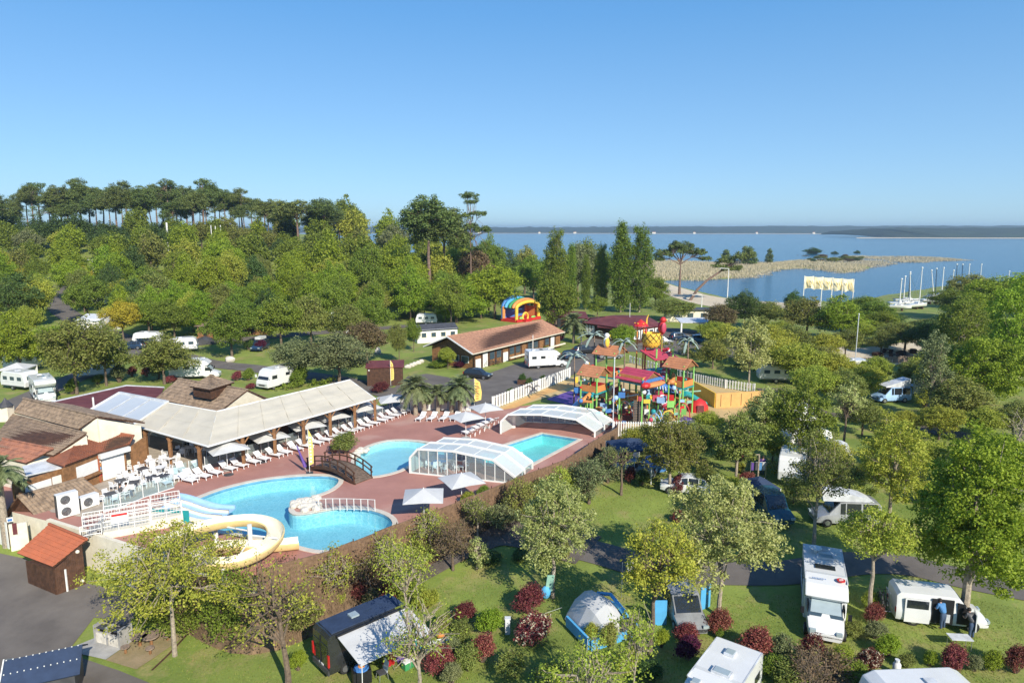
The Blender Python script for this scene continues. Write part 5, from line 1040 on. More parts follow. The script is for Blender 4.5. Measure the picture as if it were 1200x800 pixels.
# --- left camp trees
for u, v, vt, w, k, lb in ((25, 440, 362, 60, 'bright', 'bright green tree over the parked caravans at the left edge'), (90, 462, 366, 84, 'olive', 'olive half leafed tree beside the parked motorhome on the left'), (125, 452, 372, 60, 'olive', 'olive half leafed tree left of the photinia bushes'), (60, 428, 380, 60, 'bright', 'yellow green tree left of the white mobile home'), (193, 450, 385, 70, 'olive', 'thin olive tree left of the broad white motorhome'), (272, 418, 352, 62, 'mid', 'airy green tree between the wooden cabins'), (330, 408, 345, 60, 'mid', 'green tree right of the dark parked jeep'), (205, 400, 348, 50, 'mid', 'green tree behind the dark blue parked car'), (235, 392, 340, 50, 'bright', 'green tree behind the left wooden cabin'), (365, 404, 340, 56, 'olive', 'brownish green tree behind the big grey green bush'), (175, 392, 345, 50, 'mid', 'green tree behind the white tent'), (350, 448, 392, 60, 'grey', 'left part of the big grey green bush by the white motorhome'), (398, 450, 385, 80, 'grey', 'big grey green bush between the white motorhome and the brown shed'), (430, 425, 370, 60, 'brown', 'brownish tree behind the brown shed'), (468, 425, 375, 24, 'olive', 'thin young tree on the lawn by the brown shed'), (485, 412, 372, 20, 'mid', 'thin young tree left of the long reception building'), (525, 432, 405, 22, 'yellow', 'yellow green round bush at the gable of the reception building'), (0, 420, 390, 50, 'olive', 'olive tree cut by the left edge above the caravans'), (410, 405, 352, 50, 'olive', 'olive tree above the blue tent'), (438, 395, 345, 50, 'mid', 'green tree behind the blue tent'), (385, 388, 330, 50, 'mid', 'green tree with white caravans under it'), (300, 385, 330, 56, 'mid', 'green tree behind the right wooden cabin'), (160, 375, 325, 50, 'dark', 'dark green tree behind the golden tree'), (730, 414, 379, 34, 'bright', 'bright round tree inside the water playground')):
 tree_px(u, v, vt, w, k, lb, k=u % 2)

# the thicket of mixed trees between playground, court and the camp lane on the right
rt = random.Random(77); KM = ['olive', 'mid', 'yellow', 'bright', 'grey', 'yellow', 'mid', 'bright']
THK = [(835, 432, 392), (850, 420, 378), (905, 432, 380), (925, 425, 376), (912, 445, 396), (935, 452, 398), (960, 448, 405), (978, 455, 412), (955, 475, 425), (985, 478, 430), (1010, 470, 428), (1025, 455, 415), (1065, 460, 420), (1090, 458, 410), (1108, 475, 418), (1120, 500, 440), (1100, 515, 470), (1060, 510, 478), (1010, 510, 465), (900, 515, 474), (830, 520, 478), (815, 540, 492), (905, 545, 500), (975, 560, 510), (995, 575, 535), (1075, 560, 510), (1010, 405, 375), (1032, 415, 385), (1100, 440, 395), (1150, 520, 470), (1185, 520, 465), (770, 535, 500), (745, 530, 500), (825, 575, 540), (860, 590, 560), (1140, 450, 400), (930, 590, 560), (1085, 590, 560), (835, 405, 372), (890, 410, 366), (965, 425, 388), (915, 405, 372), (990, 420, 385), (1020, 500, 470), (1042, 520, 495)]
LM = [(908, 440, 'the round fronted caravan'), (974, 412, 'the blue parasol'), (1000, 435, 'the tall thin mast'), (1043, 460, 'the pale blue van'), (1000, 600, 'the silver van'), (900, 590, 'the dark teal van'), (860, 465, 'the orange wall'), (822, 398, 'the bright blue car'), (1060, 415, 'the shaded court'), (1130, 600, 'the big dense tree'), (780, 510, 'the white playground fence'), (942, 530, 'the fresh green tree'), (1180, 440, 'the right edge trees')]
MARK[:] = LM
for i, (u, v, vt) in enumerate(THK):
 k = KM[(i*5+i//3) % 8]; q = P(u, v); tree_px(u, v, vt+rt.uniform(-3, 3), (v-vt)*rt.uniform(.95, 1.35), k, uniq(wood_label[k], u, (v+vt)/2, 1), 'thicket trees on the right', k=i % 2)

for i in range(16):
 u = 945+i*4.2; v = 304+(i*7 % 5); q = P(u, v); s = rt.uniform(.32, .6); put_tree(FOREST[('brown', 'olive', 'dark', 'olive')[i % 4]][0], (q.x, q.y, q.z), ('brown', 'olive', 'dark', 'tawny')[i % 4]+' low scrub on the spit, %s clump from its left end' % words_n[i], 'bush', 'bush', 'scrub along the spit', sc=(s*2.2, s*1.6, s*.8))
# ---------------------------------------------------------------- near trees (each shaped after its own photo outline)
def near_tree(seed, u, v, vt, wpx, leaf, label, ells=None, nclump=170, cr=.42, n_per=50, size=.15, bark='pale_bark', r0=.16, H0f=.3, shell=.35, low=-.7, lean=(0, 0), nlimb=7, ucr=None, fl=.8, wig=.3, z_top_frac=.8, name='tree', cat='tree'):
 q = P(u, v); d = pz(u, vt, 0)-Vector((0, 0, CAMH)); H = CAMH+d.z*(q.y/d.y)-q.z; D = q.y*cos(PITCH)+(CAMH-q.z-H*.6)*sin(PITCH); Rw = wpx/1600*D
 if ells is None:
  h0 = H*H0f; hc = (H+h0)/2; hz = (H-h0)/2; ells = [E(0, 0, hc, Rw*.7, None, hz*.85)]; rg = random.Random(seed)
  for i in range(8): a = i*.785+rg.uniform(-.3, .3); dd = Rw*rg.uniform(.45, .62); ells.append(E(dd*cos(a), dd*sin(a), hc+hz*rg.uniform(-.55, .4), Rw*.42*rg.uniform(.8, 1.1), None, hz*.42))
  ells.append(E(0, 0, hc+hz*.6, Rw*.42, None, hz*.42))
 else: ells = [E(x*Rw, y*Rw, z*H, a*Rw, (b or a)*Rw, c*H) for x, y, z, a, b, c in ells]
 if ucr is not None: k = (ucr-u)/800*D; lean = (k, 0); ells = [(e[0]+k,)+tuple(e[1:]) for e in ells]
 pr = make_tree(seed, H*H0f*.9, ells, nclump, cr, n_per, size, leaf, bark, r0, lean, nlimb, shell, low, fl, wig, top=H*z_top_frac)
 return put_tree(pr, q, label, name, cat, rz=0)
near_tree(201, 205, 768, 612, 205, 'lf_yellow', 'spreading young tree with fresh yellow green leaves beside the stone barbecue', nclump=360, cr=.5, n_per=32, size=.16, H0f=.37, shell=.15, ucr=208)
near_tree(202, 338, 806, 640, 150, 'lf_yellow', 'nearly bare brown tree with small yellow buds left of the black camper van', nclump=200, cr=.45, n_per=9, size=.15, bark='bark', H0f=.25, shell=.1, ucr=322, r0=.2)
near_tree(203, 648, 700, 556, 104, 'lf_pale', 'upright pale green tree standing alone on the lawn', nclump=330, cr=.38, n_per=46, size=.16, H0f=.24, shell=.2)
near_tree(204, 762, 768, 602, 112, 'lf_yellow', 'yellow green tree between the blue and white tent and the grey car', nclump=250, cr=.42, n_per=32, size=.15, H0f=.34, shell=.15, ucr=772, bark='bark')
near_tree(205, 842, 722, 556, 150, 'lf_pale', 'large pale yellow green tree left of the white motorhome', nclump=420, cr=.42, n_per=50, size=.17, H0f=.2, shell=.25)
near_tree(206, 1018, 722, 592, 104, 'lf_yellow', 'tree with a pale straight trunk between the motorhome and the white camper van', nclump=260, cr=.42, n_per=36, size=.15, H0f=.5, shell=.25)
near_tree(207, 953, 645, 500, 96, 'lf_olive', 'olive brown half leafed tree behind the white motorhome', nclump=240, cr=.42, n_per=38, size=.15, H0f=.3, shell=.2)
near_tree(208, 1128, 728, 498, 142, 'lf_bright', 'big dense bright green tree above the white camper van', nclump=560, cr=.48, n_per=80, size=.18, H0f=.12, shell=.5, low=-1, r0=.28)
near_tree(209, 1042, 606, 486, 92, 'lf_yellow', 'rounded yellow green tree left of the big dense tree', nclump=300, cr=.42, n_per=60, size=.17, H0f=.12, shell=.4, low=-1)
near_tree(210, 728, 580, 522, 50, 'lf_olive', 'pruned tree with a reddish trunk and short bare boughs beside the silver car', nclump=60, cr=.25, n_per=8, size=.14, bark='bark', H0f=.55, shell=.4, r0=.14)
near_tree(211, 784, 578, 486, 84, 'lf_olive', 'olive green tree in front of the white playground fence', nclump=260, cr=.5, n_per=50, size=.19, H0f=.25, shell=.35, low=-.9)
near_tree(212, 862, 565, 480, 66, 'lf_olive', 'olive half leafed tree right of the playground', nclump=230, cr=.5, n_per=44, size=.2, H0f=.18, shell=.3, low=-.9)
near_tree(213, 877, 455, 372, 62, 'lf_pale', 'pale green tree over the camper at the end of the orange wall', nclump=220, cr=.6, n_per=44, size=.26, H0f=.22, shell=.35)
near_tree(214, 935, 560, 436, 90, 'lf_mid', 'fresh green tree hiding the white tent and caravans', nclump=300, cr=.5, n_per=52, size=.2, H0f=.15, shell=.4, low=-1)
near_tree(215, 900, 520, 452, 60, 'lf_pale', 'pale green tree in front of the round topped caravan', nclump=220, cr=.5, n_per=50, size=.2, H0f=.1, shell=.4, low=-1)
near_tree(216, 988, 530, 446, 46, 'lf_pale', 'thin pale tree with open branches on the gravel lane', nclump=120, cr=.4, n_per=20, size=.2, H0f=.4, shell=.25, bark='bark')
near_tree(217, 1088, 490, 380, 44, 'lf_grey', 'slim grey green conifer like tree right of the pale blue van', nclump=200, cr=.55, n_per=40, size=.22, H0f=.06, shell=.4, low=-1)
near_tree(218, 1150, 480, 392, 110, 'lf_bright', 'round bright green tree at the right, behind the big dense one', nclump=420, cr=.7, n_per=70, size=.27, H0f=.1, shell=.5, low=-1)
near_tree(219, 1192, 455, 322, 110, 'lf_bright', 'tall bright green tree rising at the right edge', nclump=460, cr=.8, n_per=70, size=.3, H0f=.1, shell=.5, low=-1)
near_tree(220, 1125, 430, 345, 80, 'lf_mid', 'green tree behind the round bright tree on the right', nclump=260, cr=.8, n_per=60, size=.3, H0f=.1, shell=.45, low=-1)
near_tree(221, 1165, 590, 505, 90, 'lf_bright', 'green tree in front of the bare curly branched tree', nclump=300, cr=.5, n_per=64, size=.2, H0f=.1, shell=.45, low=-1)
near_tree(222, 1190, 560, 470, 70, 'lf_olive', 'bare curly branched tree at the right edge', nclump=80, cr=.3, n_per=5, size=.2, H0f=.25, shell=.3, wig=1.1)
near_tree(223, 1035, 545, 480, 40, 'lf_yellow', 'small yellow green tree left of the round one', nclump=140, cr=.45, n_per=50, size=.18, H0f=.1, low=-1)
near_tree(224, 531, 668, 606, 64, 'lf_brown', 'small leafless brown tree on the gravel below the brushwood screen', nclump=170, cr=.36, n_per=16, size=.11, bark='bark', H0f=.25, shell=.2, r0=.12)
near_tree(225, 478, 770, 628, 84, 'lf_yellow', 'thin half bare tree above the grey awning of the black van', nclump=200, cr=.42, n_per=11, size=.13, H0f=.4, shell=.1, r0=.12)
near_tree(226, 492, 850, 700, 110, 'lf_yellow', 'bare branched tree with yellow buds in front of the grey awning', nclump=160, cr=.4, n_per=8, size=.13, H0f=.4, shell=.1, bark='pale_bark', r0=.15)
near_tree(227, 690, 872, 742, 150, 'lf_yellow', 'sparse yellow green tree rising from the bottom edge below the tent', nclump=230, cr=.45, n_per=14, size=.15, H0f=.3, shell=.15)
near_tree(228, 742, 860, 700, 60, 'lf_yellow', 'slender budding tree beside the olive shrubs below the tent', nclump=110, cr=.35, n_per=12, size=.14, H0f=.4, shell=.1, r0=.08)
near_tree(229, 945, 850, 748, 70, 'lf_brown', 'bare brown sapling in front of the motorhome', nclump=110, cr=.32, n_per=7, size=.12, bark='bark', H0f=.3, shell=.1, r0=.07)
near_tree(230, 610, 612, 560, 50, 'lf_olive', 'scrubby grey bush at the foot of the brushwood screen', nclump=140, cr=.42, n_per=26, size=.15, bark='bark', H0f=.1, low=-1, shell=.3, name='bush', cat='bush')
near_tree(231, 690, 590, 535, 56, 'lf_grey', 'grey green scrub along the brushwood screen near the silver car', nclump=170, cr=.42, n_per=30, size=.15, bark='bark', H0f=.05, low=-1, shell=.3, name='bush', cat='bush')
near_tree(232, 712, 565, 520, 40, 'lf_grey', 'grey green scrub at the right end of the brushwood screen', nclump=120, cr=.42, n_per=30, size=.15, bark='bark', H0f=.05, low=-1, shell=.3, name='bush', cat='bush')
near_tree(233, 655, 595, 545, 46, 'lf_yellow', 'yellow green scrub beside the tall pale tree on the screen bank', nclump=120, cr=.42, n_per=26, size=.15, bark='bark', H0f=.05, low=-1, shell=.3, name='bush', cat='bush')
near_tree(234, 270, 745, 668, 90, 'lf_mid', 'dark green undergrowth behind the spreading young tree', nclump=220, cr=.5, n_per=34, size=.16, bark='bark', H0f=.02, low=-1, shell=.4, name='bush', cat='bush')
near_tree(235, 205, 735, 690, 110, 'lf_mid', 'green ivy undergrowth at the foot of the cream wall', nclump=220, cr=.5, n_per=30, size=.16, bark='bark', H0f=.02, low=-1, shell=.4, name='bush', cat='bush')
near_tree(236, 330, 720, 650, 110, 'lf_brown', 'brown leafless thicket on the bank below the curved slide', nclump=260, cr=.5, n_per=16, size=.13, bark='bark', H0f=.05, low=-1, shell=.3, name='bush', cat='bush')
near_tree(237, 430, 700, 640, 90, 'lf_brown', 'brown leafless thicket on the bank behind the black van', nclump=220, cr=.5, n_per=14, size=.13, bark='bark', H0f=.05, low=-1, shell=.3, name='bush', cat='bush')
near_tree(238, 250, 700, 640, 100, 'lf_yellow', 'yellow green scrub growing under the white slide columns', nclump=220, cr=.5, n_per=22, size=.15, bark='bark', H0f=.05, low=-1, shell=.3, name='bush', cat='bush')
near_tree(239, 560, 665, 628, 34, 'lf_pale', 'small pale leafy bush right of the leafless brown tree', nclump=70, cr=.3, n_per=30, size=.14, H0f=.1, low=-1, name='bush', cat='bush')
near_tree(240, 965, 810, 762, 90, 'lf_brown', 'brown leafless hedge at the bottom edge in front of the motorhome', nclump=170, cr=.35, n_per=18, size=.12, bark='bark', H0f=.05, low=-1, name='hedge', cat='hedge')
for i, (u, v, vt, w, k, n, nm, lb) in enumerate(((505, 655, 590, 60, 'lf_yellow', 10, 'tree', 'thin budding tree in front of the brushwood screen, left of the leafless brown one'), (455, 690, 618, 66, 'lf_yellow', 9, 'tree', 'thin budding tree in front of the brushwood screen above the black van roof'), (395, 715, 640, 80, 'lf_yellow', 9, 'tree', 'thin budding tree in front of the bank below the big pool'), (560, 632, 580, 44, 'lf_olive', 10, 'tree', 'small sparse tree against the brushwood screen below the umbrellas'), (590, 620, 588, 44, 'lf_grey', 22, 'bush', 'grey scrub at the foot of the screen left of the tall pale tree'), (490, 665, 632, 44, 'lf_olive', 20, 'bush', 'olive scrub at the foot of the screen below the square umbrella'), (635, 600, 560, 44, 'lf_olive', 20, 'bush', 'olive scrub at the screen right beside the tall pale tree crown'), (355, 745, 700, 60, 'lf_olive', 18, 'bush', 'olive scrub at the foot of the bank beside the nearly bare tree'), (475, 700, 668, 50, 'lf_mid', 24, 'bush', 'green scrub at the foot of the bank above the van awning'), (670, 580, 545, 36, 'lf_olive', 20, 'bush', 'olive scrub against the screen between two grey bushes'))):
 near_tree(300+i, u, v, vt, w, k, lb, nclump=170, cr=.42, n_per=n, size=.14, bark='bark' if nm == 'bush' else 'pale_bark', H0f=.06 if nm == 'bush' else .3, low=-1, shell=.15, r0=.1, name=nm, cat=nm)
# ---------------------------------------------------------------- shrubs
def shrub_proto(seed, leaf, size=.10, n=110, n_per=60, leaf2=None, low=-.75):
 rg = np.random.RandomState(seed); C = crown_pts(rg, [E(0, 0, .95, .62, None, .62), E(.2, .1, 1.15, .5, None, .5), E(-.2, -.1, .8, .55, None, .5)], n, .7, low)
 p = leaves(rg, C, .22*rg.uniform(.5, 1.6, len(C)), n_per, size, 1); w = MB()
 for c in C[::4]: w.path([(0, 0, -.2), tuple(c*.4+rg.normal(0, .05, 3)), tuple(c)], .035, 4, r1=.01)
 cm = tri_mesh('foliage', p, M[leaf]); fl = None
 if leaf2: C2 = C[(C[:, 1] < .15) & (C[:, 2] > .6)]; C2 = C2+(C2-np.array([0, 0, .9]))*.22; fl = tri_mesh('blossom', leaves(rg, C2, .12*np.ones(len(C2)), 9, .1, 1), M[leaf2])
 return w.mesh('stems', 'bark'), cm, fl
SHR = {'red': shrub_proto(1, 'lf_red'), 'redcream': shrub_proto(2, 'lf_red', leaf2='lf_cream'), 'purple': shrub_proto(3, 'lf_purple'), 'green': shrub_proto(4, 'lf_bright'), 'yellow': shrub_proto(5, 'lf_yellow'), 'dark': shrub_proto(6, 'lf_dark'), 'grey': shrub_proto(7, 'lf_grey'), 'olive': shrub_proto(8, 'lf_olive'), 'mid': shrub_proto(9, 'lf_mid')}
def shrub(u, v, wpx, hpx, k, label, group=None):
 q = PD(u, v); D = q.y*cos(PITCH)+(CAMH-q.z)*sin(PITCH); s = wpx/800*D/1.9; h = hpx/800*D/1.75
 t = thing('shrub', label, 'shrub', q, R.uniform(-.6, .6), group, (s*R.uniform(.9, 1.15), s*R.uniform(.8, 1.2), h*R.uniform(.9, 1.08))); a = SHR[k]; link('stems', a[0], t); link('foliage', a[1], t)
 if a[2]: link('blossom', a[2], t)
SH = [(620, 718, 40, 32, 'red', 'dark red leafed shrub on the lawn above the one with cream blossom'), (625, 755, 46, 42, 'redcream', 'dark red shrub covered with cream blossom on its near side'), (574, 742, 34, 32, 'green', 'clipped bright green shrub between two red ones'), (545, 728, 32, 26, 'red', 'crimson shrub left of the clipped bright green one'), (540, 750, 34, 26, 'olive', 'olive shrub below the crimson shrub'), (566, 775, 34, 36, 'red', 'dark red shrub below the clipped green one'), (548, 785, 36, 32, 'olive', 'reddish olive shrub at the bottom left of the red group'), (714, 758, 28, 28, 'olive', 'reddish olive shrub right under the tent door'), (694, 752, 22, 24, 'yellow', 'yellow green shrub at the corner of the tent'), (775, 758, 22, 22, 'green', 'clipped green ball shrub beside the trunk below the grey car'), (804, 752, 32, 24, 'red', 'red shrub in front of the grey car'), (806, 772, 34, 28, 'purple', 'dark purple shrub below the red one by the solar panel roof'), (842, 742, 34, 32, 'red', 'red shrub left of the motorhome nose'), (843, 748, 12, 14, 'mid', 'little green plant below the red shrub'),
 (885, 768, 40, 34, 'red', 'wide red shrub above the solar panel roof'), (916, 772, 32, 34, 'grey', 'grey green shrub next to the wide red one'), (950, 775, 36, 34, 'red', 'red shrub directly in front of the motorhome bonnet'), (1020, 712, 26, 20, 'yellow', 'yellow green shrub at the foot of the pale trunk'), (1024, 730, 28, 26, 'red', 'pinkish red shrub below the yellow green one'), (1026, 748, 30, 22, 'grey', 'grey green shrub left of the bicycle rack'), (1040, 768, 32, 28, 'green', 'bright green shrub between the motorhome and the caravan roof'), (1018, 785, 34, 26, 'redcream', 'pink and cream blossoming shrub beside the gas bottle'), (1117, 785, 38, 34, 'red', 'round dark red shrub by the folding table'), (1142, 786, 20, 20, 'grey', 'small grey green shrub between two red ones'), (1090, 780, 18, 18, 'green', 'small green shrub left of the round dark red one'), (1163, 785, 28, 26, 'green', 'clipped green shrub right of the round red one'), (1190, 788, 30, 32, 'red', 'dark red shrub at the right edge'), (930, 800, 60, 30, 'olive', 'olive shrub at the bottom edge beside the motorhome'), (1000, 800, 50, 24, 'mid', 'green shrub at the bottom edge beside the caravan'),
 (376, 716, 34, 32, 'red', 'reddish brown shrub on the bank left of the lime green one'), (396, 716, 24, 28, 'yellow', 'lime green shrub between reddish shrubs behind the van'), (420, 708, 26, 30, 'red', 'dark crimson shrub behind the roof of the black van'), (436, 712, 26, 26, 'grey', 'dark grey green shrub between the red ones behind the van'), (455, 708, 24, 26, 'red', 'rust red shrub touching the grey awning'), (345, 720, 34, 30, 'grey', 'grey green shrub under the nearly bare tree'), (350, 785, 24, 26, 'green', 'small lime green shrub on the lawn left of the black van'), (305, 705, 34, 26, 'purple', 'dark red brown shrub in the shade left of the bare tree'), (520, 745, 30, 28, 'olive', 'olive yellow shrub right of the grey awning'), (515, 790, 40, 34, 'red', 'rust red shrub right of the camp kitchen'), (530, 800, 30, 24, 'grey', 'pale grey shrub at the bottom beside the rust red one'), (650, 800, 50, 26, 'olive', 'olive shrub on the bottom edge left of the sparse tree'), (610, 655, 26, 12, 'dark', 'low dark creeping shrub beside the tall pale tree'), (575, 660, 34, 14, 'dark', 'low dark creeping shrub left of the tall pale tree'), (640, 668, 24, 26, 'yellow', 'yellow green shrub at the trunk of the tall pale tree'), (662, 655, 22, 22, 'olive', 'brown olive shrub right of the tall pale tree'),
 (738, 566, 14, 20, 'red', 'reddish shrub beside the silver car'), (752, 568, 22, 20, 'dark', 'dark green shrub between the two parked cars'), (796, 578, 24, 22, 'red', 'reddish shrub at the nose of the white car under the trees'), (795, 612, 20, 16, 'red', 'small red shrub at the edge of the lawn'), (812, 600, 22, 22, 'olive', 'brownish shrub beside the small red one'), (875, 568, 22, 16, 'red', 'red shrub by the wooden goal frame'), (868, 540, 16, 26, 'red', 'dark red shrub inside the wooden frame'), (867, 553, 14, 12, 'yellow', 'yellow green shrub under the dark red one'),
 (155, 441, 13, 13, 'red', 'round red brown shrub, left of two by the dark red roof'), (172, 441, 13, 13, 'red', 'round red brown shrub, right of two by the dark red roof'), (140, 448, 22, 22, 'grey', 'grey green shrub left of the two round red ones'), (186, 444, 20, 20, 'grey', 'grey green shrub beside the broad white motorhome'), (115, 450, 16, 12, 'mid', 'green shrub beside the parked camper on the left'), (85, 462, 18, 18, 'mid', 'green shrub at the nose of the left motorhome'), (200, 449, 14, 10, 'red', 'low red plant in front of the broad white motorhome'), (278, 446, 12, 12, 'red', 'reddish shrub left of the white coach built motorhome'), (291, 446, 16, 14, 'mid', 'green shrub left of the white coach built motorhome'), (294, 456, 12, 7, 'red', 'low red plant in front of the white coach built motorhome'), (306, 411, 14, 14, 'purple', 'purple shrub in front of the dark jeep'), (292, 410, 14, 14, 'dark', 'dark shrub left of the purple one by the jeep'), (446, 460, 26, 14, 'red', 'low bright red shrub below the square brown shed'), (351, 452, 24, 22, 'mid', 'green shrub right of the white coach built motorhome'),
 (523, 427, 24, 22, 'yellow', 'rounded yellow green bush at the gable of the long timber building'), (514, 431, 26, 10, 'mid', 'low clipped hedge bush left of the rounded one'), (539, 431, 16, 8, 'purple', 'low purple shrub by the dark parked car'), (655, 402, 18, 16, 'purple', 'deep purple shrub at the far end of the long timber building'), (645, 402, 14, 12, 'purple', 'smaller purple shrub beside the deep purple one'), (598, 466, 14, 12, 'dark', 'small palm like plant in a brown planter'), (404, 531, 36, 26, 'olive', 'rounded olive green shrub between the bridge and the first sunlounger row'), (393, 532, 14, 12, 'purple', 'small reddish shrub at the foot of the olive one by the bridge'), (1085, 478, 30, 26, 'yellow', 'yellow green shrub right of the pale blue van'), (1060, 462, 24, 24, 'yellow', 'yellow green shrub behind the pale blue van'), (548, 590, 20, 14, 'yellow', 'yellow green plants behind the brushwood screen below the umbrella'), (600, 792, 40, 30, 'olive', 'olive shrub at the bottom edge left of the sparse tree'), (735, 788, 34, 28, 'yellow', 'yellow green shrub at the bottom below the slender budding tree'), (762, 798, 34, 26, 'dark', 'dark green shrub at the bottom beside the solar panel roof'), (905, 792, 40, 26, 'mid', 'green shrub at the bottom right of the solar panel roof'), (985, 778, 34, 26, 'yellow', 'yellow green shrub at the bottom beside the bare brown sapling'), (1062, 782, 24, 18, 'olive', 'olive shrub just above the beige hatch of the caravan roof'), (500, 712, 34, 24, 'yellow', 'yellow green shrub above the far end of the grey awning'), (530, 770, 26, 26, 'grey', 'pale grey green shrub in the middle of the group right of the awning'), (1000, 745, 30, 20, 'olive', 'olive shrub right of the motorhome nose'), (566, 582, 18, 14, 'mid', 'green bamboo like plants behind the brushwood screen')]
for a in SH: shrub(*a)
def hedge(L, h, w, leaf, label):
 pts = [P(u, v) for u, v in L]; rg = np.random.RandomState(len(label)); C = []
 for a, b in zip(pts[:-1], pts[1:]):
  n = max(2, int((b-a).length*6)); f = rg.rand(n)[:, None]; c = np.array(a)*(1-f)+np.array(b)*f; c += np.stack([rg.uniform(-w/2, w/2, n), rg.uniform(-w/2, w/2, n), rg.uniform(.1, h, n)], -1); C.append(c)
 C = np.concatenate(C)-np.array(pts[0]); t = thing('hedge', label, 'hedge', pts[0]); link('foliage', tri_mesh('foliage', leaves(rg, C, .3*np.ones(len(C)), 26, .22, 1), M[leaf]), t)
hedge([(590, 421), (642, 410)], 1.0, .8, 'lf_mid', 'clipped green hedge along the long timber building')
hedge([(800, 415), (845, 428), (880, 436)], 2.6, 2, 'lf_dark', 'tall dark hedge behind the orange playground wall')
hedge([(760, 408), (800, 415), (830, 425)], 2.2, 1.5, 'lf_olive', 'olive hedge between the playground and the parked blue car')
hedge([(330, 458), (370, 452), (395, 447)], .9, 1.2, 'lf_mid', 'low hedge behind the cream canopy')
hedge([(770, 510), (830, 522), (880, 540)], 1.8, 2, 'lf_mid', 'green undergrowth outside the white playground fence')
hedge([(720, 535), (765, 520), (800, 535)], 1.5, 2, 'lf_dark', 'dark undergrowth behind the silver car')
hedge([(905, 560), (960, 556), (1000, 565)], 1.6, 2, 'lf_olive', 'olive undergrowth in front of the caravans on the right')
hedge([(1050, 520), (1110, 525), (1160, 535)], 1.8, 2.5, 'lf_mid', 'undergrowth along the gravel lane on the right')
# ---------------------------------------------------------------- palms
def palm(u, v, vt, wpx, label, kind='fan', m='lf_palm', group=None):
 q = PD(u, v); D = q.y*cos(PITCH)+(CAMH-q.z)*sin(PITCH); H = (v-vt)/800*D/.95; Rr = wpx/1600*D; rg = random.Random(u); t = thing('palm_tree', label, 'palm', q, 0, group)
 hc = H-Rr*.75; part(t, 'trunk', MB().path([(0, 0, -.2), (.03, 0, hc*.5), (0, 0, hc)], .28, 9, r1=.24), 'pale_bark', True)
 n = 70; mb = MB()
 for i in range(n):
  a = i*2.4; el = radians(rg.uniform(-35, 80)); L_ = Rr*rg.uniform(.85, 1.1); c = Vector((0, 0, hc)); pts = []
  for k in range(5):
   f = k/4; pts.append(c+Vector((cos(a)*cos(el)*L_*f, sin(a)*cos(el)*L_*f, sin(el)*L_*f-L_*.45*f*f)))
  side = Vector((-sin(a), cos(a), 0))
  for k in range(4):
   p, r = pts[k], pts[k+1]; w0 = .06;
   for j in range(5):
    f = j/5; b = p+(r-p)*f; ll = Rr*.28*(.5+k*.3 if k < 2 else 1-.25*(k-2))
    for s in (-1, 1): e = b+side*s*ll*.8+(r-p).normalized()*ll*.6+Vector((0, 0, -ll*.25)); mb.quad(b-(r-p)*.06, e, b+(r-p)*.2)
 part(t, 'crown', mb, m); return t
for i, (u, v, vt, w) in enumerate(((487, 486, 436, 44), (513, 484, 448, 30), (539, 484, 436, 44), (529, 483, 452, 22))): palm(u, v, vt, w, ['fan palm at the left of the row behind the four sunloungers', 'small middle fan palm behind the four sunloungers', 'tall fan palm beside the yellow feather banner', 'short palm with hanging fronds just left of the tall one'][i])
palm(672, 402, 364, 36, 'bushy palm between the bouncy castle and the playground'); palm(8, 640, 528, 60, 'green palm at the left edge in front of the wooden kiosk')
palm(497, 486, 450, 24, 'narrow drooping palm second from the left behind the four sunloungers')
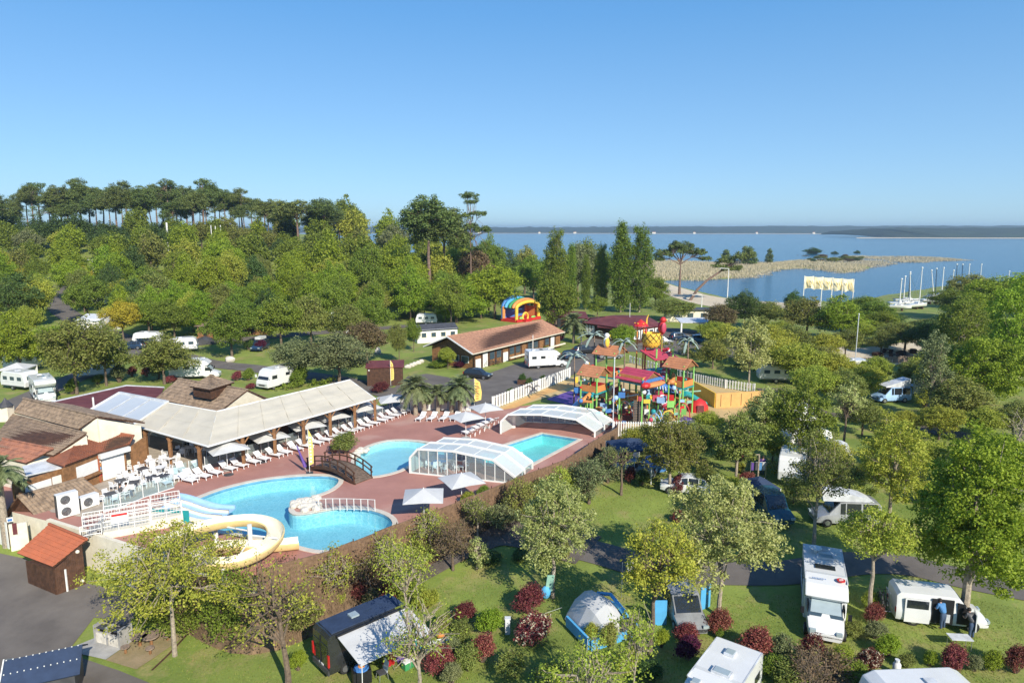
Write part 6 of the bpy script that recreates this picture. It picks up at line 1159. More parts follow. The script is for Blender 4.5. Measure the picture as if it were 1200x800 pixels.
# ---------------------------------------------------------------- vehicles
def wheel(t, x, y, r=.33, w=.22):
 a = part(t, 'wheel', MB().tube((x, y-w/2, r), (x, y+w/2, r), r, n=14), 'rubber'); s = 1 if y > 0 else -1; part(a, 'rim', MB().tube((x, y+s*w*.5, r), (x, y+s*(w*.5+.02), r), r*.6, n=10), 'rim')
def loft(st):                           # st: list of (x, [(y,z)...half section bottom to top centre])
 mb = MB(); m = len(st[0][1]); vs = []; fs = []
 for x, h in st: vs += [(x, y, z) for y, z in h]+[(x, -y, z) for y, z in h[::-1]]
 k = 2*m
 for i in range(len(st)-1):
  for j in range(k): fs.append((i*k+j, (i+1)*k+j, (i+1)*k+(j+1) % k, i*k+(j+1) % k))
 fs += [tuple(range(k)), tuple(range((len(st)-1)*k, len(st)*k))[::-1]]; return mb._a(vs, fs)
def car_body(t, st, paint, wheels, r, glass_s, ws, rw_, lights=True):
 part(t, 'body', loft(st), paint, True); m = len(st[0][1])
 P_ = lambda i, j, s=1: Vector((st[i][0], s*st[i][1][j][0], st[i][1][j][1]))
 nm = 'side_window'
 for i0, i1 in glass_s:
  for s in (1, -1):
   a, b, c, d = P_(i0, m-3, s), P_(i1, m-3, s), P_(i1, m-2, s), P_(i0, m-2, s); o = Vector((0, s*.02, 0)); ins = lambda p, q, r_, w_: None
   cen = (a+b+c+d)/4; q = [cen+(p-cen)*.88+o for p in (a, b, c, d)]; part(t, nm, MB().slab(q, .01) if 0 else MB()._a([tuple(p) for p in q]+[tuple(p-o) for p in q], [(0, 1, 2, 3), (7, 6, 5, 4), (0, 4, 5, 1), (1, 5, 6, 2), (2, 6, 7, 3), (3, 7, 4, 0)]), 'dark_glass')
 for nm2, (i0, i1) in (('windscreen', ws), ('rear_window', rw_)):
  if i0 is None: continue
  a, b, c, d = P_(i0, m-2, 1), P_(i0, m-2, -1), P_(i1, m-2, -1), P_(i1, m-2, 1); cen = (a+b+c+d)/4; n = (b-a).cross(d-a).normalized(); n = n if n.z > 0 else -n
  q = [cen+(p-cen)*.88+n*.05 for p in (a, b, c, d)]; part(t, nm2, MB()._a([tuple(p) for p in q]+[tuple(p-n*.05) for p in q], [(0, 1, 2, 3), (7, 6, 5, 4), (0, 4, 5, 1), (1, 5, 6, 2), (2, 6, 7, 3), (3, 7, 4, 0)]), 'dark_glass')
 for x, y in wheels: wheel(t, x, y, r)
 x0, x1 = st[0][0], st[-1][0]; w = st[1][1][1][0]
 for s in (-1, 1):
  part(t, 'headlight', MB().box(x1-.04, s*w*.72, .68, .12, .34, .16), 'light_glass'); part(t, 'tail_light', MB().box(x0+.02, s*w*.82, .85, .08, .2, .3), 'tail_red')
 part(t, 'number_plate', MB().box(x0-.01, 0, .6, .03, .5, .11), 'white')
def car(u, v, rz, paint, label, L=4.2, H=1.5, W_=1.74, group=None, roof_bars=False):
 q = P(u, v); t = thing('parked_car', label, 'car', q, rz, group); w = W_/2; b = .92
 S = lambda x, wl, bl, zr, wr, zlow=.25: (x, [(wl*.92, zlow), (wl, .5), (wl, bl-.12), (wl*.96, bl), (wr, zr), (0, zr+.03)])
 k = L/4.2
 st = [S(-2.08*k, w*.86, b-.05, b-.02, w*.8, .4), S(-1.95*k, w*.97, b, b+.08, w*.82), S(-1.6*k, w, b, H-.12, w*.74), S(-1.1*k, w, b, H, w*.72), S(-.2*k, w, b, H+.01, w*.73), S(.35*k, w, b-.02, H-.06, w*.74), S(1.05*k, w, b-.05, b-.02, w*.82), S(1.7*k, w*.97, b-.16, b-.14, w*.8), S(2.08*k, w*.84, b-.34, b-.32, w*.7, .3)]
 car_body(t, st, paint, [(1.3*k, w-.1), (1.3*k, -w+.1), (-1.25*k, w-.1), (-1.25*k, -w+.1)], .33, ((2, 3), (3, 4), (4, 5)), (6, 5), (1, 2)); return t
def van(u, v, rz, paint, label, L=4.9, W_=1.9, H=2.0, win=((1, 2), (2, 3), (3, 4)), nose=1.0, group=None, loc=None, name='camper_van', run=.75):
 q = P(u, v) if loc is None else loc; t = thing(name, label, 'van', q, rz, group); w = W_/2; b = H*.52
 S = lambda x, wl, bl, zr, wr, zlow=.3: (x, [(wl*.94, zlow), (wl, .55), (wl, bl-.1), (wl*.98, bl), (wr, zr), (0, zr+.05)])
 x0, x1 = -L/2, L/2
 st = [S(x0, w*.95, b, H-.2, w*.86), S(x0+.18, w, b, H, w*.88), S(x0+L*.3, w, b, H+.02, w*.88), S(x0+L*.55, w, b, H+.02, w*.88), S(x1-nose-run, w, b, H-.02, w*.87), S(x1-nose, w*.99, b, b+.03, w*.88), S(x1-.25, w*.95, b-.2, b-.18, w*.84), S(x1, w*.85, b-.45, b-.42, w*.76)]
 car_body(t, st, paint, [(x1-.85, w-.1), (x1-.85, -w+.1), (x0+.95, w-.1), (x0+.95, -w+.1)], .33, win, (5, 4), (None, None)); return t
car(560, 443, radians(-22), 'car_black', 'black car parked in front of the long timber building')
car(155, 409, radians(188), 'car_navy', 'dark blue car seen from behind beside the white tent'); car(686, 414, radians(20), 'car_black', 'dark parked car right of the white motorhome in the car park', L=4.5)
car(822, 401, radians(-8), 'car_blue', 'bright blue estate car at the far car park', L=4.6); car(797, 398, radians(12), 'car_navy', 'dark blue car left of the bright blue one'); car(775, 403, radians(5), 'car_silver', 'silver car behind the pineapple bucket of the playground')
car(672, 420, radians(25), 'car_navy', 'dark blue parked car partly hidden by the metal palm'); car(715, 420, radians(10), 'car_grey', 'light car beyond the playground huts')
car(742, 556, radians(160), 'car_silver', 'silver car with open blue awning beside the pruned tree'); car(803, 576, radians(165), 'white_paint', 'white car half hidden by trees behind the lawn')
van(305, 410, radians(-95), 'car_navy', 'dark blue off road car with a grey roof box seen from the front', L=4.2, H=1.8)
part(COL.objects[-1] if 0 else [o for o in COL.objects if o.name.startswith('camper_van')][-1], 'roof_box', MB().box(-.4, 0, 2.2, 2.0, 1.2, .45), 'pop_top')
van(900, 603, radians(-82), 'car_teal', 'dark teal camper van parked nose towards the lawn', L=5.0, H=2.0)
pt = van(1043, 470, radians(188), 'pale_blue', 'pale blue camper van with its pop up roof raised at the back', L=4.6, H=1.95, win=((1, 2), (2, 3), (3, 4)));
pt2 = part(pt, 'raised_roof', MB().side([(-2.1, 2.0), (-2.15, 2.95), (-2.05, 3.05), (1.3, 2.15), (1.3, 2.02)], -.75, .75), 'pop_top'); part(pt, 'awning', MB().slab([(-3.6, -1, 2.0), (-2.3, -1, 2.1), (-2.3, 1, 2.1), (-3.6, 1, 2.0)], .04), 'pop_top'); part(pt, 'awning_wall', MB().slab([(-3.6, 1, 2.9), (-2.3, 1, 3.1), (-2.3, 1.02, 1.2), (-3.6, 1.02, 1.2)], .03), 'sky_blue' if 0 else 'pop_top')
sv = van(988, 612, radians(176), 'car_silver', 'silver van with raised pop top behind the young tree', L=4.8, H=1.95); part(sv, 'raised_roof', MB().side([(-1.9, 2.0), (-1.2, 2.35), (2.0, 3.0), (2.1, 2.9), (1.9, 2.02)], -.75, .75), 'pop_top')
gv = van(800, 724, radians(-86), 'car_grey', 'grey people carrier seen from behind with both blue tent doors beside it', L=4.2, H=1.75)
bf = thing('windbreak_screen', 'pair of sky blue screens right of the grey people carrier', 'screen', P(814, 716), radians(20))
for x in (-.45, .75): part(bf, 'panel', MB().box(x, 0, .8, .9, .04, 1.5, .25), 'sky_blue')
bf = thing('windbreak_screen', 'single sky blue screen left of the grey people carrier', 'screen', P(772, 732), 0); part(bf, 'panel', MB().box(0, 0, .8, .9, .04, 1.6), 'sky_blue')
# black high roof camper van with awning
def black_van():
 a, b = P(392, 778), P(424, 792); q = P(432, 762); t = van(0, 0, radians(42), 'van_black', 'big black camper van seen from behind with a grey awning pulled out', L=6.0, W_=2.05, H=2.55, win=((4, 4),) if 0 else (), nose=.9, loc=q)
 x0, w, H = -3.0, 1.02, 2.55
 part(t, 'rear_window', MB().box(x0-.0, 0, 1.65, .05, 1.6, .62), 'dark_glass'); part(t, 'rear_trim', MB().box(x0-.03, 0, .42, .1, 1.9, .3), 'dark_grey'); part(t, 'door_gap', MB().box(x0-.03, 0, 1.3, .04, .03, 2.0), 'black')
 for s in (-1, 1): part(t, 'tail_light', MB().box(x0-.02, s*.93, 1.15, .1, .13, .7), 'tail_red')
 part(t, 'roof_skin', MB().slab([(-2.7, -.8, H+.08), (2.0, -.8, H+.06), (2.0, .8, H+.06), (-2.7, .8, H+.08)], .05), 'blue_canvas'); part(t, 'roof_vent', MB().box(-.9, 0, H+.14, .5, .5, .1), 'light_glass')
 part(t, 'awning', MB().slab([(-2.5, -1.0, 2.5), (2.1, -1.0, 2.5), (2.1, -3.6, 2.0), (-2.5, -3.6, 2.0)], .03), 'grey_fabric'); part(t, 'awning_case', MB().box(-.2, -1.07, 2.5, 4.7, .12, .16), 'black')
 for x in (-2.4, 2.0): part(t, 'awning_leg', MB().tube((x, -3.55, 2.0), (x, -3.5, 0), .025), 'white')
 part(t, 'side_window', MB().box(.6, 1.0, 1.6, 1.3, .06, .5), 'dark_glass')
 def near(x, y): return q+Matrix.Rotation(radians(42), 3, 'Z')@Vector((x, y, 0))
 return near
near_van = black_van()
# white camper with open sliding door
def white_van():
 q = P(1108, 737); q.y += .95; rz = radians(-13); t = van(0, 0, rz, 'white_paint', 'white camper van with its sliding door open and a bicycle rack behind', L=4.95, H=1.98, win=(), nose=.95, run=.7, loc=q)
 w = .95
 part(t, 'side_window', MB().box(-1.45, -w-.0, 1.45, 1.2, .05, .5), 'dark_glass'); part(t, 'sliding_door', MB().box(-1.4, -w-.07, 1.0, 1.35, .06, 1.45), 'white_paint'); part(t, 'door_window', MB().box(-1.4, -w-.11, 1.42, 1.15, .03, .5), 'dark_glass')
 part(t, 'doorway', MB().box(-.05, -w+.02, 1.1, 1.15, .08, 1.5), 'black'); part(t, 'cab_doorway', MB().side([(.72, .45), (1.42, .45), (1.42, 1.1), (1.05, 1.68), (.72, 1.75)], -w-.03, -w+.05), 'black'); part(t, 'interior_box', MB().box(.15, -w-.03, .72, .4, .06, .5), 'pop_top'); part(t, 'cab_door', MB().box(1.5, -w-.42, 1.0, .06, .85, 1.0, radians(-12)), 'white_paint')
 r = thing('bicycle_rack', 'silver rear rack carrying two bicycles behind the white camper van', 'bicycle rack', q+Matrix.Rotation(rz, 3, 'Z')@Vector((-2.6, 0, 0)), rz)
 part(r, 'frame', MB().path([(0, -.5, .5), (-.7, -.5, .45), (-.7, .5, .45), (0, .5, .5)], .03).path([(0, -.4, .5), (-.1, -.4, 1.6), (-.1, .4, 1.6), (0, .4, .5)], .025), 'steel')
 for k in range(2):
  bk = thing('bicycle', ['dark bicycle nearest the van on the rear rack', 'dark bicycle farther out on the rear rack'][k], 'bicycle', q+Matrix.Rotation(rz, 3, 'Z')@Vector((-2.85-.22*k, 0, .48)), rz+pi/2); bicycle_parts(bk, 'dark_grey')
def bicycle_parts(b, m):
 for x in (-.5, .5):
  mb = MB(); mb.path([(x+.33*cos(i*pi/8), 0, .34+.33*sin(i*pi/8)) for i in range(17)], .022, 5)
  for i in range(6): mb.tube((x, 0, .34), (x+.33*cos(i*pi/3), 0, .34+.33*sin(i*pi/3)), .005, n=3)
  part(b, 'wheel', mb, 'rubber')
 part(b, 'frame', MB().tube((-.5, 0, .34), (-.12, 0, .34), .02).tube((-.12, 0, .34), (-.22, 0, .85), .02).tube((-.22, 0, .8), (.36, 0, .85), .02).tube((-.12, 0, .34), (.38, 0, .8), .022).tube((.36, 0, .95), (.5, 0, .34), .02).tube((-.5, 0, .34), (-.22, 0, .8), .015), m)
 part(b, 'saddle', MB().box(-.24, 0, .9, .22, .12, .05), 'black'); part(b, 'handlebar', MB().tube((.34, -.26, .98), (.34, .26, .98), .015), 'black')
white_van()
# motorhomes
def motorhome(u, v, rz, label, L=6.8, W_=2.3, H=2.9, kind='low', loc=None, roof=(), name='motorhome', rack=False, group=None):
 q = P(u, v) if loc is None else loc; t = thing(name, label, 'motorhome', q, rz, group); w = W_/2; xr, xf = -L/2, L/2; z0 = .42
 if kind == 'A': prof = [(xr, z0), (xr-.03, 1.2), (xr, H-.25), (xr+.2, H), (xf-1.3, H+.02), (xf-.75, H-.25), (xf-.15, 1.35), (xf, .95), (xf-.02, z0)]
 elif kind == 'alcove': prof = [(xr, z0), (xr, H-.1), (xr+.15, H), (xf-1.6, H+.05), (xf-.75, H-.1), (xf-.62, H-.45), (xf-1.0, H-.8), (xf-1.65, H-.95), (xf-1.75, z0)]
 else: prof = [(xr, z0), (xr, H-.12), (xr+.12, H), (xf-3.2, H), (xf-2.9, H+.04), (xf-1.9, H-.12), (xf-1.25, H-.62), (xf-1.5, H-.85), (xf-1.85, H-.95), (xf-1.95, z0)]
 mb = MB().side(prof, -w, w); n = len(prof); ins = [(x, y, z) for x, y, z in mb.v]
 b = part(t, 'body', mb, 'white_paint'); bvm = b.modifiers.new('round', 'BEVEL'); bvm.width = .07; bvm.segments = 2; bvm.limit_method = 'ANGLE'
 if kind != 'A':
  zb = 1.12; S = lambda x, wl, bl, zr, wr: (x, [(wl*.94, .35), (wl, .6), (wl, bl-.1), (wl*.97, bl), (wr, zr), (0, zr+.04)])
  part(t, 'cab', loft([S(xf-2.1, 1.0, zb, 1.98, .86), S(xf-1.75, 1.0, zb, 1.98, .86), S(xf-.95, .99, zb, zb+.02, .86), S(xf-.3, .94, zb-.22, zb-.2, .8), S(xf, .84, zb-.5, zb-.46, .72)]), 'white_paint', True)
  part(t, 'windscreen', MB()._a([(xf-1.68, -.82, 1.95), (xf-1.68, .82, 1.95), (xf-.98, .9, 1.2), (xf-.98, -.9, 1.2), (xf-1.78, -.82, 1.9), (xf-1.78, .82, 1.9), (xf-1.08, .9, 1.1), (xf-1.08, -.9, 1.1)], [(3, 2, 1, 0), (4, 5, 6, 7), (0, 1, 5, 4), (1, 2, 6, 5), (2, 3, 7, 6), (3, 0, 4, 7)]), 'tint_glass')
  part(t, 'windscreen_shade', MB()._a([(xf-1.62, -.76, 1.93), (xf-1.62, .76, 1.93), (xf-1.08, .82, 1.37), (xf-1.08, -.82, 1.37)], [(3, 2, 1, 0)]), 'light_glass')
  for s in (-1, 1): part(t, 'cab_window', MB().box(xf-1.55, s*.985, 1.5, .75, .04, .48), 'dark_glass'); part(t, 'mirror', MB().box(xf-1.05, s*1.25, 1.4, .12, .2, .35), 'black')
  part(t, 'grille', MB().box(xf-.12, 0, .62, .18, 1.2, .22), 'dark_grey'); wx = xf-.95
 else:
  part(t, 'windscreen', MB()._a([(xf-.72, -w*.84, H-.42), (xf-.72, w*.84, H-.42), (xf-.18, w*.88, 1.5), (xf-.18, -w*.88, 1.5), (xf-.82, -w*.84, H-.42), (xf-.82, w*.84, H-.42), (xf-.28, w*.88, 1.45), (xf-.28, -w*.88, 1.45)], [(3, 2, 1, 0), (4, 5, 6, 7), (0, 1, 5, 4), (1, 2, 6, 5), (2, 3, 7, 6), (3, 0, 4, 7)]), 'dark_glass')
  for s in (-1, 1): part(t, 'mirror', MB().box(xf-.2, s*(w+.15), 1.9, .12, .2, .4), 'white'); part(t, 'cab_window', MB().box(xf-1.3, s*(w+.005), 1.75, .9, .03, .5), 'dark_glass')
  part(t, 'grille', MB().box(xf-.0, 0, .75, .06, 1.1, .2), 'dark_grey'); wx = xf-1.1
 for s in (-1, 1): part(t, 'headlight', MB().box(xf-.1, s*.68, .78, .2, .32, .18), 'light_glass'); part(t, 'tail_light', MB().box(xr-.03, s*(w-.12), .8, .05, .12, .4), 'tail_red')
 for x, y in ((wx, w-.16), (wx, -w+.16), (xr+1.6, w-.16), (xr+1.6, -w+.16)): wheel(t, x, y, .34)
 for s in (-1, 1):
  for x in ((xr+.9, xr+2.7) if L < 6.5 else (xr+.9, xr+2.4, xr+3.7)): part(t, 'side_window', MB().box(x, s*(w+.005), 1.85, .75, .04, .42), 'dark_glass')
  if s == -1: part(t, 'door', MB().box(xr+L*.56, s*(w+.005), 1.35, .6, .05, 1.6), 'white');
 part(t, 'rear_window', MB().box(xr-.01, 0, 1.9, .05, 1.0, .45), 'dark_glass')
 for s in (-1, 1): part(t, 'lower_trim', MB().box(-1.0, s*(w+.008), .52, L-2.2, .03, .12), 'dark_grey'); part(t, 'edge_trim', MB().box(-1.0, s*(w-.02), H-.02, L-2.4, .06, .07), 'pop_top')
 part(t, 'body_seam', MB().box(xr+L*.30, -w-.004, 1.6, .02, .02, 2.0), 'dark_grey')
 part(t, 'side_stripe', MB().box(0-.6, -w-.012, 1.05, L*.55, .02, .07), 'pop_top')
 for k, x, y, a, b_ in roof:
  if k == 'solar':
   pnl = part(t, 'solar_panel', MB().box(x, y, H+.07, a, b_, .05), 'solar'); mbs = MB()
   for i in range(1, 6): mbs.box(x, y-b_/2+b_*i/6, H+.098, a, .012, .006)
   for i in range(1, 4): mbs.box(x-a/2+a*i/4, y, H+.099, .012, b_, .006)
   part(pnl, 'cell_lines', mbs, 'steel')
  elif k == 'hatch': hh = part(t, 'roof_hatch', MB().box(x, y, H+.07, a, b_, .12), 'pop_top'); part(hh, 'hatch_lid', MB().box(x, y, H+.14, a*.8, b_*.8, .04), 'light_glass')
  elif k == 'skylight': part(t, 'skylight', MB().box(x, y, H+.03, a, b_, .04), 'dark_glass')
  elif k == 'dish': part(t, 'satellite_dish', MB().lathe(x, y, [(.1, H), (.1, H+.2), (.38, H+.32), (.36, H+.34), (.05, H+.24)], 14), 'white')
 return t
DEFR = (('hatch', -2.2, 0, .5, .5), ('skylight', -.9, 0, .5, .8), ('hatch', .5, .2, .4, .4))
RH = (('hatch', -2.9, .1, .45, .45), ('dish', -2.3, -.45, 0, 0), ('hatch', -1.7, .1, .55, 1.0), ('skylight', -.35, 0, .55, 1.15))
def front_motorhome():
 q, q2 = P(967, 757), P(959, 676); d = (q-q2).normalized(); q = q-d*3.55; q.z = P(966, 730).z; t = motorhome(0, 0, math.atan2(d.y, d.x), 'white motorhome facing the viewer with solar panel and round red emblem over the cab', L=7.1, H=2.85, loc=q, roof=RH)
 part(t, 'emblem', MB().lathe(1.15, .78, [(.23, 2.90), (.23, 2.95)], 18), 'red')
 mb = MB()
 for i, x in enumerate((-.08, .06)): mb.box(1.15+x, .78, 2.957, .05, .26, .01, .5);
 mb.box(1.15, .72, 2.957, .2, .04, .01); part(t, 'emblem_mark', mb, 'white')
 mb = MB()
 for i in range(9): mb.box(1.35, -.75+i*.085, 2.93, .07, .05 if i % 3 else .065, .02)
 part(t, 'lettering', mb, 'blue')
front_motorhome()
motorhome(52, 468, radians(-48), 'white alcove motorhome at the left edge facing the lawn', L=6.4, H=2.95, kind='alcove', roof=DEFR)
motorhome(230, 443, radians(12), 'broad white motorhome with a black rear window behind the brown roof', L=6.8, kind='low', roof=DEFR)
motorhome(328, 452, radians(-118), 'white coach built motorhome facing the viewer behind the canopy', L=6.4, H=2.8, kind='A', roof=DEFR)
mh = motorhome(640, 430, radians(17), 'white motorhome with bicycles on its back in the car park', L=6.6, kind='low', roof=DEFR)
bk = thing('bicycle', 'red and black bicycle on the back of the motorhome in the car park', 'bicycle', P(640, 430)+Matrix.Rotation(radians(17), 3, 'Z')@Vector((-3.55, 0, .5)), radians(107)); bicycle_parts(bk, 'red')
def bottom_motorhome():
 q = P(842, 862); q.z = gz(q.x, q.y); motorhome(0, 0, radians(-127), 'white vehicle roof with a solar panel and hatches at the bottom edge', L=6.2, H=2.8, loc=q+Vector((0, .5, 0)), roof=(('solar', 1.9, .4, .8, 1.1), ('hatch', -.2, .1, .5, .9), ('hatch', 1.2, -.6, .4, .4), ('hatch', -1.9, -.1, .5, .5)))
bottom_motorhome()
def caravan(u, v, rz, label, L=5.2, W_=2.2, H=2.55, loc=None, m='white_paint', name='caravan', group=None):
 q = P(u, v) if loc is None else loc; t = thing(name, label, 'caravan', q, rz, group); w = W_/2
 pr = [(-L/2, .5), (-L/2-.1, 1.3), (-L/2+.25, H-.2), (-L/2+.7, H), (L/2-.8, H), (L/2-.25, H-.25), (L/2+.1, 1.2), (L/2-.05, .5)]
 b = part(t, 'body', MB().side(pr, -w, w), m); md = b.modifiers.new('round', 'BEVEL'); md.width = .1; md.segments = 2; md.limit_method = 'ANGLE'
 for s in (-1, 1):
  part(t, 'lower_trim', MB().box(0, s*(w+.008), .62, L-.4, .03, .08), 'dark_grey'); part(t, 'side_stripe', MB().box(0, s*(w+.008), 1.2, L-.5, .02, .06), 'pop_top')
  for x in (-1.4, 0, 1.4): part(t, 'side_window', MB().box(x, s*(w+.01), 1.65, .8, .03, .5), 'tint_glass')
  wheel(t, -.1, s*(w-.1), .32)
 part(t, 'front_window', MB().box(L/2+.02, 0, 1.75, .06, 1.4, .5), 'tint_glass'); part(t, 'roof_hatch', MB().box(-.3, 0, H+.05, .5, .5, .1), 'pop_top'); part(t, 'drawbar', MB().path([(L/2, -.5, .5), (L/2+1.1, 0, .5), (L/2, .5, .5)], .04), 'steel')
 return t
q = P(1078, 858); caravan(0, 0, radians(183), 'white caravan roof with a beige hatch at the bottom edge right of the motorhome', loc=q, W_=2.3)
for u, v, rz, lb in ((25, 455, -20, 'caravan half hidden under trees at the left edge'), (28, 432, 10, 'pale caravan under the bright tree at the left edge'), (115, 442, 25, 'white caravan behind the olive trees on the left'), (215, 412, 20, 'small white caravan above the broad white motorhome'), (398, 365, 10, 'small caravan roof showing through the trees at the centre left'), (380, 378, 0, 'caravan with pale roof under the green tree'), (908, 447, -8, 'white round fronted caravan behind the orange playground wall'), (942, 530, 12, 'white caravan hidden behind the fresh green tree'), (963, 548, -20, 'caravan with pale blue awning right of the fresh green tree'), (928, 560, 65, 'white caravan end beside the clothes line'), (1000, 440, 12, 'white caravan between dark trees on the right'), (113, 358, 30, 'caravan glimpsed above the white mobile home'), (420, 392, 10, 'cream awning caravan near the blue tent'), (175, 405, 0, 'white caravan behind the dark blue car'), (330, 372, 12, 'caravan roof glimpsed above the right wooden cabin'), (1195, 560, 30, 'white caravan cut by the right edge'), (930, 500, 5, 'white trailer glimpsed between the pale green trees'), (500, 345+35, 5, 'pale caravan under the bright green trees')):
 caravan(u, v, radians(rz), lb, L=4.8)
# tents, awnings and cabins
def ridge_tent(u, v, w, d, h, rz, m, label, name='tent'):
 q = P(u, v); t = thing(name, label, 'tent', q, rz); mb = MB(); n = 4; k = 6; vs = []
 for j in range(n+1):
  f = j/n; hh = h*(1-.28*abs(2*f-1)**2.2); ww = w*(1-.12*abs(2*f-1)); y = (f-.5)*d
  for i in range(k+1): a = pi*i/k; vs.append((cos(a)*ww/2, y, hh*(1-abs(cos(a))**1.9)))
 fs = [(j*(k+1)+i, j*(k+1)+i+1, (j+1)*(k+1)+i+1, (j+1)*(k+1)+i) for j in range(n) for i in range(k)]+[tuple(range(k+1)), tuple(range(n*(k+1), (n+1)*(k+1)))[::-1]]
 mb._a(vs, fs); part(t, 'canopy', mb, m); return t
t = ridge_tent(701, 734, 3.2, 3.2, 2.1, radians(25), 'grey_fabric', 'white and blue dome tent on the lawn')
part(t, 'blue_skirt', MB().path([(cos(a)*1.74, -1.75+(.0), .25) for a in (pi, 2.6)], .01).box(-1.66, -.4, .32, .14, 2.6, .66, .0).box(-.2, -1.86, .3, 2.9, .1, .62).box(1.64, -.2, .32, .14, 3.0, .66), 'sky_blue')
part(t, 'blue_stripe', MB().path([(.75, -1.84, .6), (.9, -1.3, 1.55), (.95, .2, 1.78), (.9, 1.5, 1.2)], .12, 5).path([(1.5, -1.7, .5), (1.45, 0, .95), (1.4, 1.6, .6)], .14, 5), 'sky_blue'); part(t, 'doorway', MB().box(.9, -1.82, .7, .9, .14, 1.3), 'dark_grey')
for a, b in (((-1.7, -1.6, .8), (-2.6, -2.9, 0)), ((1.6, 1.6, .8), (2.6, 2.8, 0)), ((-1.6, 1.6, .8), (-2.6, 2.6, 0))): part(t, 'guy_line', MB().tube(a, b, .012, n=4), 'white')
q = P(740, 700); t = thing('towel', 'red and white towel drying on a line behind the tent', 'towel', P(745, 702)); part(t, 'cloth', MB().box(0, 0, 1.9, .5, .04, .9, .6, 0, (.2, 'Y')), 'red'); part(t, 'cloth', MB().box(-.4, .1, 2.1, .5, .04, .8, .6), 'white'); part(t, 'line_pole', MB().tube((-.9, .1, 0), (-.9, .1, 2.5), .02).tube((.6, .1, 0), (.6, .1, 2.3), .02), 'steel')
t = ridge_tent(434, 398, 3.6, 4, 2.0, .5, 'sky_blue', 'bright blue tent among the trees left of the mobile home'); t = ridge_tent(240, 402, 4.4, 3, 1.3, .2, 'dark_grey', 'dark grey tent beside the left wooden cabin')
def gazebo(u, v, w, h, m, label):
 q = P(u, v); t = thing('awning_tent', label, 'awning', q, .2)
 for x in (-1, 1):
  for y in (-1, 1): part(t, 'leg', MB().tube((x*w/2, y*w/2, 0), (x*w/2, y*w/2, h), .04), 'white')
 a = (0, 0, h+.7); c = [(-w/2, -w/2, h), (w/2, -w/2, h), (w/2, w/2, h), (-w/2, w/2, h)]
 for i in range(4): part(t, 'roof_panel', MB()._a([c[i], c[(i+1) % 4], a, tuple(Vector(c[i])-Vector((0, 0, .15))), tuple(Vector(c[(i+1) % 4])-Vector((0, 0, .15))), (0, 0, h+.65)], [(0, 1, 2), (5, 4, 3), (0, 3, 4, 1)]), m)
 part(t, 'back_wall', MB().box(0, w/2, h/2, w, .03, h), m); return t
gazebo(173, 407, 3.2, 2.1, 'white', 'white peaked tent beside the dark blue car'); gazebo(22, 446, 3.6, 2.0, 'grey_fabric', 'grey awning beside the alcove motorhome'); gazebo(737, 545, 3.4, 2.0, 'blue_canvas', 'dark blue awning over the silver car'); gazebo(772, 560, 2.6, 1.6, 'blue', 'blue and cream pavilion tent between the parked cars'); gazebo(888, 590, 2.4, 1.7, 'blue_canvas', 'dark blue awning beside the teal van')
def cabin(u, v, label):
 q = P(u, v); t = thing('wooden_cabin', label, 'cabin', q, .15)
 for x in (-1.9, 0, 1.9): part(t, 'post', MB().box(x, -1.2, 1.2, .14, .14, 2.4), 'wood')
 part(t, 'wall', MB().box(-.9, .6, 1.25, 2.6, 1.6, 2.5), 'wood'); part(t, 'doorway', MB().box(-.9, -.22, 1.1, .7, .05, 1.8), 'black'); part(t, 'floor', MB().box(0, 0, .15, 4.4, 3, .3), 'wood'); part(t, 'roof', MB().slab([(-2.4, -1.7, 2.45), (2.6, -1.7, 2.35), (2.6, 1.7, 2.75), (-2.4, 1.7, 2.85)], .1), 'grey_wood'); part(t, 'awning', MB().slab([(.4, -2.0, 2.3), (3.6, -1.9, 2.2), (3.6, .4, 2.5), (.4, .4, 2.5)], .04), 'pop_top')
cabin(247, 395, 'left wooden cabin with a pale awning among the trees'); cabin(303, 391, 'right wooden cabin with a pale awning among the trees')
# ---------------------------------------------------------------- sunloungers
def lounger_proto():
 pr = []
 mb = MB(); ang = radians(38)
 for i in range(9): mb.box(.12+i*.13, 0, .33, .10, .58, .035)
 for s in (-1, 1): mb.box(.62, s*.31, .31, 1.32, .06, .07)
 pr.append(('seat', mb))
 mb = MB()
 for i in range(5): d = .08+i*.13; mb.box(-d*cos(ang), 0, .34+d*sin(ang), .10, .56, .035, 0, 0, (ang, 'Y'))
 for s in (-1, 1): mb.tube((0, s*.30, .33), (-.70*cos(ang), s*.30, .33+.70*sin(ang)), .03, n=4)
 mb.tube((-.7*cos(ang), -.3, .33+.7*sin(ang)), (-.7*cos(ang), .3, .33+.7*sin(ang)), .03, n=4); pr.append(('backrest', mb))
 for x, y in ((1.15, .28), (1.15, -.28), (-.45, .28), (-.45, -.28)): pr.append(('leg', MB().tube((x, y, .32), (x+(.06 if x > 0 else -.05), y, 0), .035, n=5)))
 return [(n, m.mesh(n, 'white_plastic')) for n, m in pr]
LP = lounger_proto()
def plain(name, proto, q, rz, label, cat, group=None, sc=1):
 t = thing(name, label, cat, q, rz, group, sc)
 for n, me in proto: link(n, me, t)
 return t
row = smooth_loop([Vector(p) for p in G0([(212, 566), (245, 556), (290, 543), (330, 531), (370, 519), (410, 505), (445, 493), (476, 481)])], 12, False)
cum = [0]
for a, b in zip(row[:-1], row[1:]): cum.append(cum[-1]+(b-a).length)
def onrow(s):
 for i in range(len(cum)-1):
  if cum[i+1] >= s: f = (s-cum[i])/(cum[i+1]-cum[i]); return row[i]+(row[i+1]-row[i])*f, (row[i+1]-row[i]).normalized()
 return row[-1], (row[-1]-row[-2]).normalized()
NL = 24; GL = 'white sunloungers in the long row along the terrace edge'
